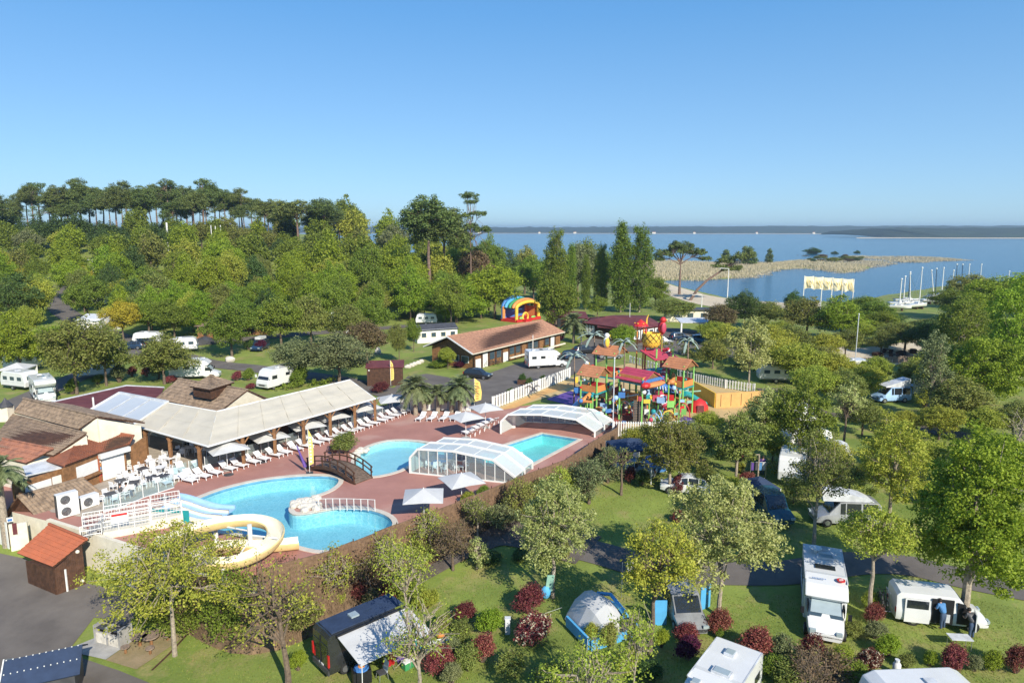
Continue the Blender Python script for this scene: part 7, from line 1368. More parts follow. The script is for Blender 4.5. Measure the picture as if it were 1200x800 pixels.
for i in range(NL):
 p, d = onrow(cum[-1]*(i+.35)/NL+.12*(i % 2)); rz = math.atan2(-d.x, d.y)+radians(10)+R.uniform(-.09, .09)
 f = math.atan2(-d.x, d.y); plain('sunlounger', LP, (p.x, p.y, .02), rz, words_n[i]+' white sunlounger from the slide end of the long terrace row', 'sunlounger', GL)
for i, u in enumerate((495, 508, 522, 535)): q = pz(u, 491, 0); plain('sunlounger', LP, (q.x, q.y, .02), radians(-108), ['leftmost', 'second from left', 'third from left', 'rightmost'][i]+' of the four white sunloungers under the palms', 'sunlounger', 'four sunloungers under the palms')
for i in range(6): q = pz(551+i*5.6, 511-i*3.0, 0); plain('sunlounger', LP, (q.x, q.y, .02), radians(128), words_n[i]+' white sunlounger counted from the umbrella pole, in the group beside the open pool cover', 'sunlounger', 'sunloungers beside the open pool cover')
for i, (u, v) in enumerate(((205, 560), (212, 552), (192, 566), (222, 560), (232, 550))): q = pz(u, v, 0); plain('sunlounger', LP, (q.x, q.y, .02), radians(-52+i*5), 'white sunlounger parked behind the row at the wooden post', 'sunlounger', 'sunloungers stored behind the row')
# umbrellas
def umbrella(u, v, vt, rz, label, side=2.9):
 q = pz(u, v, 0); d = pz(u, vt, 0)-Vector((0, 0, CAMH)); H = min(3.1, max(2.3, CAMH+d.z*(q.y/d.y))); t = thing('umbrella', label, 'umbrella', (q.x, q.y, 0), rz, 'square grey umbrellas round the pools')
 part(t, 'pole', MB().tube((0, 0, 0), (0, 0, H-.05), .035, n=8), 'white'); part(t, 'base', MB().box(0, 0, .06, .7, .7, .08), 'concrete'); s = side/2; z = H-.62
 cs = [(-s, -s, z), (s, -s, z), (s, s, z), (-s, s, z)]; top = (0, 0, H)
 for i in range(4):
  a, b = Vector(cs[i]), Vector(cs[(i+1) % 4]); m = (a+b)/2+Vector((0, 0, .06)); lo = lambda p: p-Vector((0, 0, .03))
  part(t, 'canopy_panel', MB()._a([a, m, b, Vector(top), lo(a), lo(m), lo(b), lo(Vector(top))], [(0, 1, 3), (1, 2, 3), (5, 4, 7), (6, 5, 7), (0, 4, 5, 1), (1, 5, 6, 2)]), 'grey_fabric')
  part(t, 'rib', MB().tube(lo(a), (0, 0, H-.06), .014, n=4), 'steel')
 part(t, 'finial', MB().ball(0, 0, H+.03, .05), 'white')
UM = [(267, 551, 517, 'grey umbrella at the slide end of the sunlounger row'), (315, 531, 504, 'second grey umbrella along the sunlounger row, left of the yellow flag'), (359, 516, 492, 'third grey umbrella along the row, behind the tall yellow flag'), (388, 505, 483, 'fourth grey umbrella along the sunlounger row'), (427, 494, 471, 'fifth grey umbrella along the row near the canopy end'), (460, 484, 462, 'grey umbrella at the canopy end beside the palms'), (546, 513, 482, 'grey umbrella standing alone on the paving with its shadow beside it'), (569, 501, 472, 'grey umbrella behind the lone one, next to the yellow banner'), (541, 586, 554, 'grey umbrella by the screen below the glazed pool cover'), (497, 607, 572, 'grey umbrella by the screen at the right end of the big pool')]
for i, (u, v, vt, lb) in enumerate(UM): umbrella(u, v, vt, radians([40, 42, 38, 44, 40, 20, 35, 30, 28, 5][i]), lb, 3.3 if i < 6 else 3.0)
# tables and chairs
def chair_proto():
 mb = [('seat', MB().box(0, 0, .43, .44, .44, .04)), ('backrest', MB().box(-.21, 0, .66, .04, .42, .44, 0, 0, (-.15, 'Y')))]
 for s in (-1, 1): mb.append(('armrest', MB().box(0, s*.23, .62, .42, .05, .03).box(.16, s*.23, .52, .03, .03, .2)))
 for x in (-.19, .19):
  for y in (-.19, .19): mb.append(('leg', MB().tube((x, y, .42), (x*1.15, y*1.15, 0), .022, n=4)))
 return [(n, m.mesh(n, 'white_plastic')) for n, m in mb]
def table_proto(m):
 pr = [('table_top', MB().box(0, 0, .73, .8, .8, .04).mesh('table_top', m))]
 for x in (-.33, .33):
  for y in (-.33, .33): pr.append(('leg', MB().tube((x, y, .72), (x, y, 0), .025, n=4).mesh('leg', 'white_plastic')))
 return pr
CP, TPD, TPW = chair_proto(), table_proto('dark_grey'), table_proto('white_plastic')
rg = random.Random(17); TB = []
TL = [(140, 556), (152, 566), (168, 558), (158, 574), (178, 568), (188, 556), (200, 545), (176, 548), (192, 572-6), (142, 572), (130, 588), (205, 536), (220, 532), (240, 534), (160, 548), (228, 522), (258, 520), (280, 515), (300, 506), (330, 496), (360, 485), (385, 476)]; TL.sort()
for (u, v) in TL:
 q = pz(u, v, 0); TB.append((u, v)); n = len(TB); rz = rg.uniform(0, 1.5); dk = n % 2
 op = [p for p in TL if p[0] < 200]; where = 'on the open terrace' if u < 200 else 'under the cream canopy'; nth = words_n[op.index((u, v)) if u < 200 else TL.index((u, v))-len(op)]+' from the left '+where
 plain('table', TPD if dk else TPW, (q.x, q.y, .02), rz, ('dark topped' if dk else 'white')+' square table, '+nth, 'table', ('dark' if dk else 'white')+' tables '+where)
 for k in range(4 if u < 205 else 3):
  a = rz+k*pi/2+rg.uniform(-.25, .25); r = rg.uniform(.62, .85); plain('chair', CP, (q.x+cos(a)*r, q.y+sin(a)*r, .02), a+pi+rg.uniform(-.3, .3), 'white armchair, '+['right', 'far', 'left', 'near'][int(((a+pi/4) % (2*pi))/(pi/2))]+' side of table '+nth, 'chair', 'white chairs '+where)
for k in range(9):
 q = pz(503+k*5.5+rg.uniform(-2, 2), 551+rg.uniform(-3, 4), 0); plain('chair', CP, (q.x, q.y, 0), rg.uniform(0, 6), 'white plastic chair stored inside the glazed pool cover', 'chair', 'chairs inside the glazed pool cover')
# terrace rail of glass wind screens behind the row
t = thing('glass_screen', 'row of low glass wind screens between the terrace tables and the sunloungers', 'screen', (0, 0, 0))
for i in range(20):
 p, d = onrow(cum[-1]*(i+.1)/20); p2, _ = onrow(min(cum[-1]*.999, cum[-1]*(i+.95)/20)); n = Vector((-d.y, d.x))*1.5; a, b = p+n, p2+n
 part(t, 'pane', MB().hexa([(a.x, a.y, .05), (b.x, b.y, .05), (b.x+.02, b.y+.02, .05), (a.x+.02, a.y+.02, .05)], [(a.x, a.y, 1.25), (b.x, b.y, 1.25), (b.x+.02, b.y+.02, 1.25), (a.x+.02, a.y+.02, 1.25)]), 'pane'); part(t, 'post', MB().tube((a.x, a.y, 0), (a.x, a.y, 1.3), .03), 'white')
t = thing('glass_screen', 'low glass wind screens in front of the open terrace tables', 'screen', (0, 0, 0)); L_ = [pz(u, v, 0) for u, v in ((122, 600), (142, 594), (168, 583), (186, 577), (204, 571))]
for a, b in zip(L_[:-1], L_[1:]): part(t, 'pane', MB().hexa([(a.x, a.y, .05), (b.x, b.y, .05), (b.x, b.y+.02, .05), (a.x, a.y+.02, .05)], [(a.x, a.y, 1.2), (b.x, b.y, 1.2), (b.x, b.y+.02, 1.2), (a.x, a.y+.02, 1.2)]), 'pane'); part(t, 'post', MB().tube(a, a+Vector((0, 0, 1.25)), .035), 'white'); part(t, 'kerb', MB().tube(a, b, .07, n=4), 'white')
q = pz(166, 545, 0); t = thing('barrel', 'round brick red planter barrel on the terrace by the bar', 'barrel', (q.x, q.y, 0)); part(t, 'body', MB().lathe(0, 0, [(.35, 0), (.45, .3), (.45, .6), (.36, .9)], 14), 'tile_redbrown'); part(t, 'hoop', MB().lathe(0, 0, [(.46, .28), (.46, .34)], 14).lathe(0, 0, [(.46, .56), (.46, .62)], 14), 'brown_wood')
q = pz(159, 543, 0); t = thing('gas_bottle', 'small blue and white canister beside the brick red barrel', 'canister', (q.x, q.y, 0)); part(t, 'body', MB().lathe(0, 0, [(.15, 0), (.17, .1), (.17, .5), (.08, .62)], 10), 'sky_blue'); part(t, 'cap', MB().lathe(0, 0, [(.08, .6), (.08, .75)], 8), 'white')
# feather flags
def feather(u, v, vt, m, label, w=.42, lean=0):
 q = pz(u, v, 0); d = pz(u, vt, 0)-Vector((0, 0, CAMH)); H = CAMH+d.z*(q.y/d.y); t = thing('feather_flag', label, 'flag', (q.x, q.y, 0), radians(15))
 part(t, 'pole', MB().tube((0, 0, 0), (lean, 0, H), .025), 'white'); part(t, 'foot', MB().box(0, 0, .04, .6, .6, .06), 'dark_grey')
 a = [(0, .7), (w*.9, .9), (w, H*.5), (w*.75, H*.85), (.05, H)]; part(t, 'cloth', MB()._a([(x+lean*z/H, -.012, z) for x, z in a]+[(x+lean*z/H, .012, z) for x, z in a], [(0, 1, 2, 3, 4), (9, 8, 7, 6, 5)]+[(i, i+5, (i+1) % 5+5, (i+1) % 5) for i in range(5)]), m)
 mb = MB()
 for i in range(int(H/.35)-3): mb.box(w*.4+lean*.4, -.03, 1.1+i*.32, w*.35, .02, .16)
 part(t, 'print', mb, 'white' if w < .5 else 'orange'); return t
feather(363, 554, 503, 'flag_yellow', 'tall yellow feather flag at the near edge of the sunlounger row'); feather(556, 477, 443, 'flag_yellow', 'yellow orange feather banner behind the fence beside the palms', .95); feather(458, 452, 422, 'flag_yellow', 'narrow yellow feather banner beside the square brown shed', .5)
q = pz(356, 553, 0); t = thing('closed_umbrella', 'folded dark purple umbrella leaning beside the tall yellow flag', 'umbrella', (q.x+.3, q.y, 0)); part(t, 'pole', MB().tube((0, 0, 0), (-.9, .1, 2.6), .03), 'steel'); part(t, 'cloth', MB().tube((-.15, .02, .5), (-.85, .1, 2.5), .16, .05, n=8), 'purple')
# ---------------------------------------------------------------- white fences
def slat_fence(L, n, h, label, m='white', z=0, wdt=.62, nm='slat'):
 pts = [pz(u, v, z) for u, v in L]; t = thing('fence', label, 'fence', (0, 0, 0))
 tot = sum((b-a).length for a, b in zip(pts[:-1], pts[1:]))
 for a, b in zip(pts[:-1], pts[1:]):
  k = max(2, round(n*(b-a).length/tot)); me = None; d = (b-a); ln = d.length/k; rz = math.atan2(d.y, d.x)
  for i in range(k):
   p = a+d*((i+.5)/k)
   if me is None: me = MB().box(0, 0, h/2+.06, ln*wdt, .05, h).mesh(nm, m)
   o = link(nm, me, t); o.location = (p.x, p.y, z); o.rotation_euler = (0, 0, rz)
  for zz in (.2, h-.12): part(t, 'rail', MB().tube(a+Vector((0, .05, zz)), b+Vector((0, .05, zz)), .035, n=4), m)
 for p in pts: part(t, 'post', MB().box(p.x, p.y, h/2+z, .12, .12, h+.2), m)
 return t
slat_fence([(577, 480), (600, 471), (632, 458), (668, 443)], 34, 1.6, 'white slatted fence between the car park and the playground')
slat_fence([(470, 482), (500, 481), (520, 481), (551, 482)], 16, 1.4, 'white and blue panel fence behind the palms', wdt=.8)
slat_fence([(718, 512), (760, 513), (800, 511), (838, 508)], 44, 1.7, 'white picket fence on the near side of the playground', wdt=.5)
slat_fence([(812, 447), (850, 455), (884, 460)], 24, 1.2, 'white picket fence on top of the orange playground wall', wdt=.4)
slat_fence([(738, 425), (775, 436), (812, 447)], 20, 1.2, 'white picket fence behind the playground', wdt=.4)
# ---------------------------------------------------------------- people
def person(q, rz, label, top, legs, pose='stand', hair='hair', sc=1.0, name='person'):
 t = thing(name, label, 'person', q, rz, None, sc)
 if pose == 'sit': j = {'pel': (0, 0, .5), 'ch': (.05, 0, .88), 'nk': (.07, 0, 1.08), 'hd': (.1, 0, 1.22), 'kL': (.42, .12, .5), 'fL': (.45, .12, .05), 'kR': (.42, -.12, .5), 'fR': (.45, -.12, .05), 'eL': (.1, .27, .78), 'hL': (.35, .2, .75), 'eR': (.1, -.27, .78), 'hR': (.35, -.18, .75)}
 elif pose == 'lean': j = {'pel': (0, 0, .95), 'ch': (.22, 0, 1.3), 'nk': (.32, 0, 1.46), 'hd': (.4, 0, 1.56), 'kL': (.03, .1, .5), 'fL': (-.02, .12, .05), 'kR': (.05, -.1, .5), 'fR': (.04, -.12, .05), 'eL': (.3, .27, 1.12), 'hL': (.55, .2, 1.1), 'eR': (.3, -.27, 1.12), 'hR': (.55, -.18, 1.1)}
 else: j = {'pel': (0, 0, .95), 'ch': (0, 0, 1.32), 'nk': (0, 0, 1.5), 'hd': (.02, 0, 1.64), 'kL': (.04, .1, .5), 'fL': (0, .11, .05), 'kR': (-.02, -.1, .5), 'fR': (-.05, -.11, .05), 'eL': (0, .27, 1.15), 'hL': (.12, .28, .9), 'eR': (0, -.27, 1.15), 'hR': (.12, -.26, .92)}
 for s in 'LR': y = .19 if s == 'L' else -.19; c = j['ch']; j['s'+s] = (c[0]+.03, y, c[2]+.1); f = j['f'+s]; j['t'+s] = (f[0]+.2, f[1], .04)
 a_, b_ = Vector(j['pel']), Vector(j['ch']); j['wb'] = tuple(a_+(b_-a_)*.35); me = bpy.data.meshes
 o = bpy.data.objects
 def sk(nm, ed, rad, m):
  names = []
  for e in ed:
   for x in e:
    if x not in names: names.append(x)
  d = me.new(nm); d.from_pydata([j[x] for x in names], [(names.index(a), names.index(b)) for a, b in ed], []); d.materials.append(M[m])
  ob = link(nm, d, t); ob.modifiers.new('skin', 'SKIN'); bmx = bmesh.new(); bmx.from_mesh(d); ly = bmx.verts.layers.skin.verify()
  for i, v in enumerate(bmx.verts): r = rad[names[i]]; v[ly].radius = (r, r); v[ly].use_root = (i == 0)
  bmx.to_mesh(d); bmx.free(); ob.modifiers.new('sub', 'SUBSURF').levels = 1; return ob
 sk('body', [('pel', 'ch'), ('ch', 'nk'), ('nk', 'hd'), ('ch', 'sL'), ('sL', 'eL'), ('eL', 'hL'), ('ch', 'sR'), ('sR', 'eR'), ('eR', 'hR'), ('pel', 'kL'), ('kL', 'fL'), ('fL', 'tL'), ('pel', 'kR'), ('kR', 'fR'), ('fR', 'tR')], dict(pel=.11, ch=.12, nk=.055, hd=.1, sL=.06, sR=.06, eL=.045, eR=.045, hL=.035, hR=.035, kL=.06, kR=.06, fL=.045, fR=.045, tL=.035, tR=.035), 'skin')
 sk('shirt', [('pel', 'ch'), ('ch', 'sL'), ('sL', 'eL'), ('ch', 'sR'), ('sR', 'eR')], dict(pel=.175, ch=.185, sL=.10, sR=.10, eL=.065, eR=.065), top)
 sk('trousers', [('wb', 'pel'), ('pel', 'kL'), ('kL', 'fL'), ('pel', 'kR'), ('kR', 'fR')], dict(wb=.165, pel=.185, kL=.085, kR=.085, fL=.065, fR=.065), legs)
 h = j['hd']; part(t, 'hair', MB().ball(h[0]-.03, h[1], h[2]+.05, .12, .115, .12, 10, 7), hair, True); f = MB()
 for s in (-1, 1): f.ball(h[0]+.1, s*.035, h[2]+.0, .012, n=6, m=4)
 f.ball(h[0]+.115, 0, h[2]-.025, .016, n=6, m=4); part(t, 'face', f, 'skin'); return t
q = P(1138, 748); person(q, radians(95), 'person in dark clothes leaning into the open cab door of the white van', 'dark_grey', 'denim', 'lean')
q = P(1112, 745); person(Vector((q.x-.15, q.y+.4, q.z+.2)), radians(100), 'person in a blue shirt stepping into the open sliding door of the white van', 'blue_shirt', 'denim', 'lean')
for i, (u, v) in enumerate(((141, 585), (148, 584))): q = pz(u, v, 0); person(Vector((q.x, q.y, .02)), radians(60), ['seated person with dark hair, left one of the pair by the terrace glass', 'seated person with dark hair and light top, right one of the pair by the glass'][i], ['dark_grey', 'white'][i], 'denim', 'sit'); plain('chair', CP, (q.x, q.y, .02), radians(60), ['white chair of the left seated person by the terrace glass', 'white chair of the right seated person by the terrace glass'][i], 'chair')
q = P(681, 403); person(q, 0, 'person in a white top walking in the car park beside the metal palm', 'white', 'denim')
q = P(893, 556); person(q, 1, 'person in a purple top beside the white caravan end', 'purple', 'denim')
# ---------------------------------------------------------------- water playground
sp = [(690, 497), (722, 478), (760, 474), (800, 485), (842, 506), (760, 514), (716, 512)]
def sheet(name, L, m, z):
 bm = flat_bm(G0(L))
 for v in bm.verts: v.co.z = z
 me = bpy.data.meshes.new(name); bm.to_mesh(me); bm.free(); me.materials.append(M[m]); return struct(name, me)
sheet('playground_floor', [(577, 480), (668, 443), (740, 425), (812, 447), (884, 461), (880, 478), (842, 509), (760, 515), (718, 513), (712, 480), (640, 466), (600, 478)], 'play_tan', .03)
sheet('playground_patch', [(582, 481), (655, 450), (690, 448), (640, 462), (604, 478)], 'play_orange', .034)
sheet('playground_patch', [(690, 470), (740, 466), (752, 482), (730, 500), (700, 505), (716, 488)], 'play_red', .038)
sheet('playground_patch', [(782, 502), (800, 488), (838, 494), (842, 506), (800, 510)], 'purple', .038)
sheet('playground_patch', [(640, 468), (668, 458), (690, 466), (672, 476)], 'purple', .038)
# orange retaining wall with painted yellow part
t = thing('playground_wall', 'orange rendered wall sloping down behind the playground', 'wall', (0, 0, 0))
a, b, c = pz(822, 470, 0), pz(836, 476, 0), pz(884, 477, 0); a0, c0 = pz(808, 460, 0), pz(886, 470, 0)
vwall(t, a0, pz(838, 478, 0), -.5, 1.9, 1.9, 'yellow', .2); vwall(t, pz(838, 478, 0), c0+Vector((.5, -2, 0)), -.5, 1.9, 1.9, 'play_orange', .2)
for i in range(5): p = lerp(pz(838, 478, 0), c0+Vector((.5, -2, 0)), i/5+.1); part(t, 'stain', MB().box(p.x, p.y-.12, .95, .05, .03, 1.5), 'brown_wood')
def pg(u, v): q = pz(u, v, 0); return q
def zat(u, v, vt): q = pz(u, v, 0); d = pz(u, vt, 0)-Vector((0, 0, CAMH)); return CAMH+d.z*(q.y/d.y)
def house(u, v, vd, vr, w, label, rz=.5, m='wood', roofm='tile_red', rails=('orange', 'red'), extra=None):
 q = pg(u, v); zd = zat(u, v, vd); zr = zat(u, v, vr); t = thing('play_tower', label, 'play tower', (q.x, q.y, 0), rz, 'roofed towers of the water playground'); s = w/2
 for x in (-s, s):
  for y in (-s, s): part(t, 'post', MB().tube((x, y, 0), (x, y, zr-.7), .10, n=8), 'lime')
 part(t, 'deck', MB().box(0, 0, zd, w+.2, w+.2, .14), 'teal');
 for i, (x, y, a) in enumerate(((0, -s, 0), (s, 0, pi/2), (-s, 0, pi/2))): part(t, 'railing', MB().box(x, y, zd+.5, w, .08, .75, a), rails[i % 2])
 for sx in (-1, 1):
  for k in range(5):
   f0, f1 = k/5, (k+.94)/5; A = lambda f: (sx*(s+.45)*(1-f), zr-1.05+1.05*f); p, q2 = A(f0), A(f1)
   part(t, 'roof_board', MB().slab([(p[0], -s-.4, p[1]), (q2[0], -s-.4, q2[1]), (q2[0], s+.4, q2[1]), (p[0], s+.4, p[1])], .08), roofm)
 part(t, 'gable', MB()._a([(-s, -s-.2, zr-1.0), (s, -s-.2, zr-1.0), (0, -s-.2, zr-.12), (-s, -s-.12, zr-1.0), (s, -s-.12, zr-1.0), (0, -s-.12, zr-.12)], [(0, 1, 2), (5, 4, 3), (0, 3, 4, 1), (1, 4, 5, 2), (2, 5, 3, 0)]), 'wood')
 return t, zd, zr
defm('play_roof', (.50, .21, .10), .7, var=.1, bump=.2)
house(695, 487, 458, 428, 2.2, 'lime post tower with a terracotta gable roof at the left of the playground', .9, roofm='play_roof')
house(714, 473, 440, 404, 2.6, 'tall lime post tower with terracotta roof, crowned by a white parrot', .9, roofm='play_roof')
house(795, 484, 452, 419, 2.3, 'lime post tower with terracotta roof at the right of the playground', .8, roofm='play_roof')
t, zd, zr = house(748, 492, 446, 432, 3.2, 'central lime post tower with crimson plank roof and orange boat prow', .75, roofm='crimson')
part(t, 'fascia', MB().box(0, -1.9, zr-1.0, 4.1, .15, .35), 'blue'); part(t, 'prow', MB().ball(0, -2.0, zr-1.5, 2.1, .7, .3), 'orange'); part(t, 'prow_nose', MB().ball(-1.7, -2.1, zr-1.35, .7, .5, .35), 'red')
q = pg(770, 476); t = thing('play_tower', 'highest crimson roofed tower carrying the pineapple bucket', 'play tower', (q.x, q.y, 0), .4, 'roofed towers of the water playground'); z1 = zat(770, 476, 412)
for x in (-1.2, 1.2):
 for y in (-1.2, 1.2): part(t, 'post', MB().tube((x, y, 0), (x, y, z1+(2.8 if y > 0 else .6)), .11, n=8), 'red' if y > 0 else 'lime')
part(t, 'roof', MB().slab([(-1.8, -1.7, z1-.6), (1.8, -1.7, z1-.6), (1.8, 1.5, z1+.1), (-1.8, 1.5, z1+.1)], .12), 'crimson'); part(t, 'deck', MB().box(0, 0, z1-2.4, 2.8, 2.8, .15), 'teal')
# pineapple bucket
q = pg(761, 474); zb = zat(761, 474, 406); t = thing('tipping_bucket', 'big yellow pineapple patterned tipping bucket on top of the playground', 'bucket', (q.x, q.y, zb))
part(t, 'body', MB().lathe(0, 0, [(.85, 0), (1.12, .4), (1.2, 1.0), (1.12, 1.7), (1.0, 1.75), (1.0, 1.5)], 20), 'yellow', True)
mb = MB()
for s in (-1, 1):
 for k in range(10):
  pts = []
  for i in range(9): f = i/8; a = 2*pi*k/10+s*f*1.3; r = (.87+.36*sin(f*pi*.75))*1.0; pts.append((r*cos(a), r*sin(a), f*1.7))
  mb.path(pts, .035, 4)
part(t, 'lattice', mb, 'brown_wood'); part(t, 'axle', MB().tube((-1.6, 0, .9), (1.6, 0, .9), .07), 'steel')
q = pg(748, 472); zt = zat(748, 472, 377); t = thing('mushroom_canopy', 'small red toadstool roof with yellow spots on red posts', 'play roof', (q.x, q.y, 0)); part(t, 'cap', MB().lathe(0, 0, [(1.0, zt-.5), (.95, zt-.4), (.5, zt), (.05, zt+.3)], 12), 'red')
for i in range(6): part(t, 'spot', MB().ball(.72*cos(i), .72*sin(i), zt-.15, .13, .13, .06), 'yellow')
for x in (-.4, .4): part(t, 'post', MB().tube((x, 0, 0), (x, 0, zt-.4), .09), 'orange')
part(t, 'horn', MB().path([(.7, 0, zt-.6), (.75, 0, zt+.4), (.95, 0, zt+.9)], .14, 6, r1=.04), 'yellow')
def parrot(u, v, vt, s, body, wing, label):
 q = pg(u, v); z = zat(u, v, vt); t = thing('parrot_figure', label, 'figure', (q.x, q.y, z), .3); part(t, 'body', MB().ball(0, 0, 0, .42*s, .4*s, .75*s), body, True); part(t, 'head', MB().ball(.05*s, 0, .85*s, .34*s), body, True)
 part(t, 'beak', MB().path([(.25*s, 0, .9*s), (.5*s, 0, .85*s), (.52*s, 0, .6*s)], .12*s, 6, r1=.02), 'yellow');
 for k in (-1, 1): part(t, 'wing', MB().ball(-.05*s, k*.42*s, .05*s, .3*s, .12*s, .6*s), wing, True)
 part(t, 'tail', MB().path([(0, 0, -.6*s), (-.5*s, 0, -1.2*s)], .16*s, 6, r1=.05), wing); part(t, 'perch', MB().tube((0, 0, -.7*s), (0, 0, -z if z < 6 else -3), .05), 'lime')
parrot(709, 473, 401, 1.0, 'white', 'yellow', 'white parrot figure on the left tall playhouse roof'); parrot(773, 474, 384, 1.15, 'red', 'crimson', 'red parrot figure on the post right of the pineapple bucket'); parrot(686, 482, 432, .8, 'white', 'blue', 'small white and blue toucan figure at the left playhouse'); parrot(693, 482, 436, .8, 'red', 'lime', 'small red and green parrot figure at the left playhouse'); parrot(786, 480, 441, .9, 'lime', 'orange', 'green frog like figure riding above the blue wave')
# blue wave with figures, slides
q = pg(780, 486); z = zat(780, 486, 452); t = thing('wave_sculpture', 'blue and white wave sculpture on lime posts', 'sculpture', (q.x, q.y, 0), .2); mb = MB()
for i in range(5): mb.ball(-1.2+i*.62, 0, z-.18*i+.15*(i % 2), .62, .6, .5, 8, 6)
part(t, 'wave', mb, 'blue', True); mb = MB()
for i in range(9): mb.path([(-1.5+i*.36, -.55, z+.35-.1*i), (-1.45+i*.36, -.64, z-.1-.1*i)], .05, 4)
part(t, 'foam', mb, 'white'); part(t, 'rider', MB().ball(.6, -.1, z+.45, .5, .4, .35), 'orange', True)
for x in (-1, 0, 1.1): part(t, 'post', MB().tube((x, 0, 0), (x, 0, z), .1, n=8), 'lime')
def tube_slide(L, r, m, label, band=None):
 pts = [pg(u, v)+Vector((0, 0, z)) for u, v, z in L]; o = pts[0]; t = thing('tube_slide', label, 'slide', (o.x, o.y, 0)); pp = smooth_loop([Vector((p.x-o.x, p.y-o.y, p.z)) for p in pts], 5, False); part(t, 'tube', MB().path(pp, r, 10), m, True)
 if band:
  mb = MB()
  for i in range(2, len(pp)-1, 3): d = (pp[i+1]-pp[i]).normalized(); mb.tube(pp[i]-d*.09, pp[i]+d*.09, r*1.08, n=10)
  part(t, 'band', mb, band)
tube_slide([(776, 478, 5.6), (779, 478, 4.9), (775, 481, 4.0), (770, 484, 3.2), (774, 488, 2.3), (780, 490, 1.4)], .48, 'crimson', 'curling crimson and white tube slide down the right of the pineapple', 'white')
tube_slide([(778, 474, 7.2), (781, 474, 6.4), (777, 475, 5.8)], .4, 'red', 'short red tube beside the red parrot', 'white')
tube_slide([(690, 484, 2.6), (684, 486, 2.3), (676, 488, 1.5), (667, 489, .6)], .35, 'pale_blue', 'pale blue slide leaving the left playhouse'); tube_slide([(692, 489, 2.9), (684, 492, 2.4), (679, 491, 2.2)], .32, 'orange', 'orange curved slide mouth at the left playhouse'); tube_slide([(800, 488, 2.8), (806, 484, 2.3), (818, 480, 1.2), (826, 478, .5)], .35, 'teal', 'teal slide leaving the right playhouse')
# metal palms
def metal_palm(u, v, vt, w, label):
 q = pg(u, v); z = zat(u, v, vt); t = thing('metal_palm', label, 'play palm', (q.x, q.y, 0)); part(t, 'trunk', MB().path([(0, 0, 0), (.1, 0, z*.5), (0, 0, z)], .1, 8, r1=.07), 'grey_wood')
 for i in range(8): a = i*pi/4+.2; pts = [(w*f*cos(a), w*f*sin(a), z+(.9+.8*sin(i*2.3))*f-1.5*f*f) for f in (0, .35, .7, 1)]; mb = MB(); [mb.slab([Vector(p)+Vector((-sin(a), cos(a), 0))*.17, Vector(p)-Vector((-sin(a), cos(a), 0))*.17, Vector(r)-Vector((-sin(a), cos(a), 0))*.1, Vector(r)+Vector((-sin(a), cos(a), 0))*.1], .04) for p, r in zip(pts[:-1], pts[1:])]; part(t, 'frond', mb, 'palm_metal')
for i, (u, v, vt, w) in enumerate(((695, 468, 392, 2.3), (672, 480, 416, 1.9), (730, 474, 400, 1.7), (803, 482, 399, 1.3))): metal_palm(u, v, vt, w, ['tall metal palm spraying water behind the left playhouse', 'metal palm at the left end of the playground', 'dark stemmed metal palm in front of the bright round tree', 'drooping green metal palm at the right end of the playground'][i])
# platforms, bridges, panels, nets, water jets
rg = random.Random(33); cols = ['orange', 'red', 'teal', 'yellow', 'lime', 'blue', 'crimson', 'pale_blue', 'sea_green', 'white']
t = thing('play_structure', 'jungle of lime posts, coloured panels and platforms linking the playground towers', 'play structure', (0, 0, 0))
NODES = [(688, 484), (700, 480), (712, 484), (724, 478), (737, 484), (752, 486), (764, 482), (776, 487), (790, 488), (802, 484), (745, 474), (728, 490), (760, 495), (782, 496), (795, 500), (680, 490), (694, 494)]
for i, (u, v) in enumerate(NODES):
 q = pg(u, v); h = rg.uniform(1.8, 4.6); part(t, 'post', MB().tube((q.x, q.y, 0), (q.x, q.y, h), .09, n=8), 'lime'); part(t, 'post_cap', MB().ball(q.x, q.y, h+.1, .16), cols[rg.randrange(4)])
for i in range(10):
 a, b = pg(*NODES[i]), pg(*NODES[i+1]) if i+1 < len(NODES) else None; z = 1.6+.35*(i % 3); c = (a+b)/2; d = b-a; rz = math.atan2(d.y, d.x)
 part(t, 'walkway', MB().box(c.x, c.y, z, d.length, 1.1, .12, rz), cols[(i*3) % 6]); part(t, 'side_panel', MB().box(c.x+.5*sin(rz), c.y-.5*cos(rz), z+.45, d.length*.9, .06, .7, rz), cols[(i*7+2) % 10]); part(t, 'handrail', MB().tube(a+Vector((0, 0, z+1.0)), b+Vector((0, 0, z+1.0)), .05), cols[(i+4) % 6])
for i in range(80):
 u, v = rg.uniform(674, 808), rg.uniform(472, 502); q = pg(u, v); w, h = rg.uniform(.3, .9), rg.uniform(.25, .8); z = rg.uniform(.4, 3.4); part(t, 'play_panel', MB().box(q.x, q.y, z, w, .08, h, rg.uniform(-.5, .8)), cols[i % 10])
for i in range(40):
 u, v = rg.uniform(676, 806), rg.uniform(474, 502); q = pg(u, v); part(t, 'ball_float', MB().ball(q.x, q.y, rg.uniform(.4, 3.9), rg.uniform(.12, .3), None, None, 10, 7), cols[(i*3+1) % 10], True)
for i in range(7):
 u, v = rg.uniform(680, 800), rg.uniform(484, 504); q = pg(u, v); a = rg.uniform(0, 3); part(t, 'hoop', MB().path([(q.x+1.0*cos(k*pi/8)*cos(a), q.y+1.0*cos(k*pi/8)*sin(a), 1.8*sin(k*pi/8)) for k in range(9)], .07, 6), cols[(i*4+3) % 10])
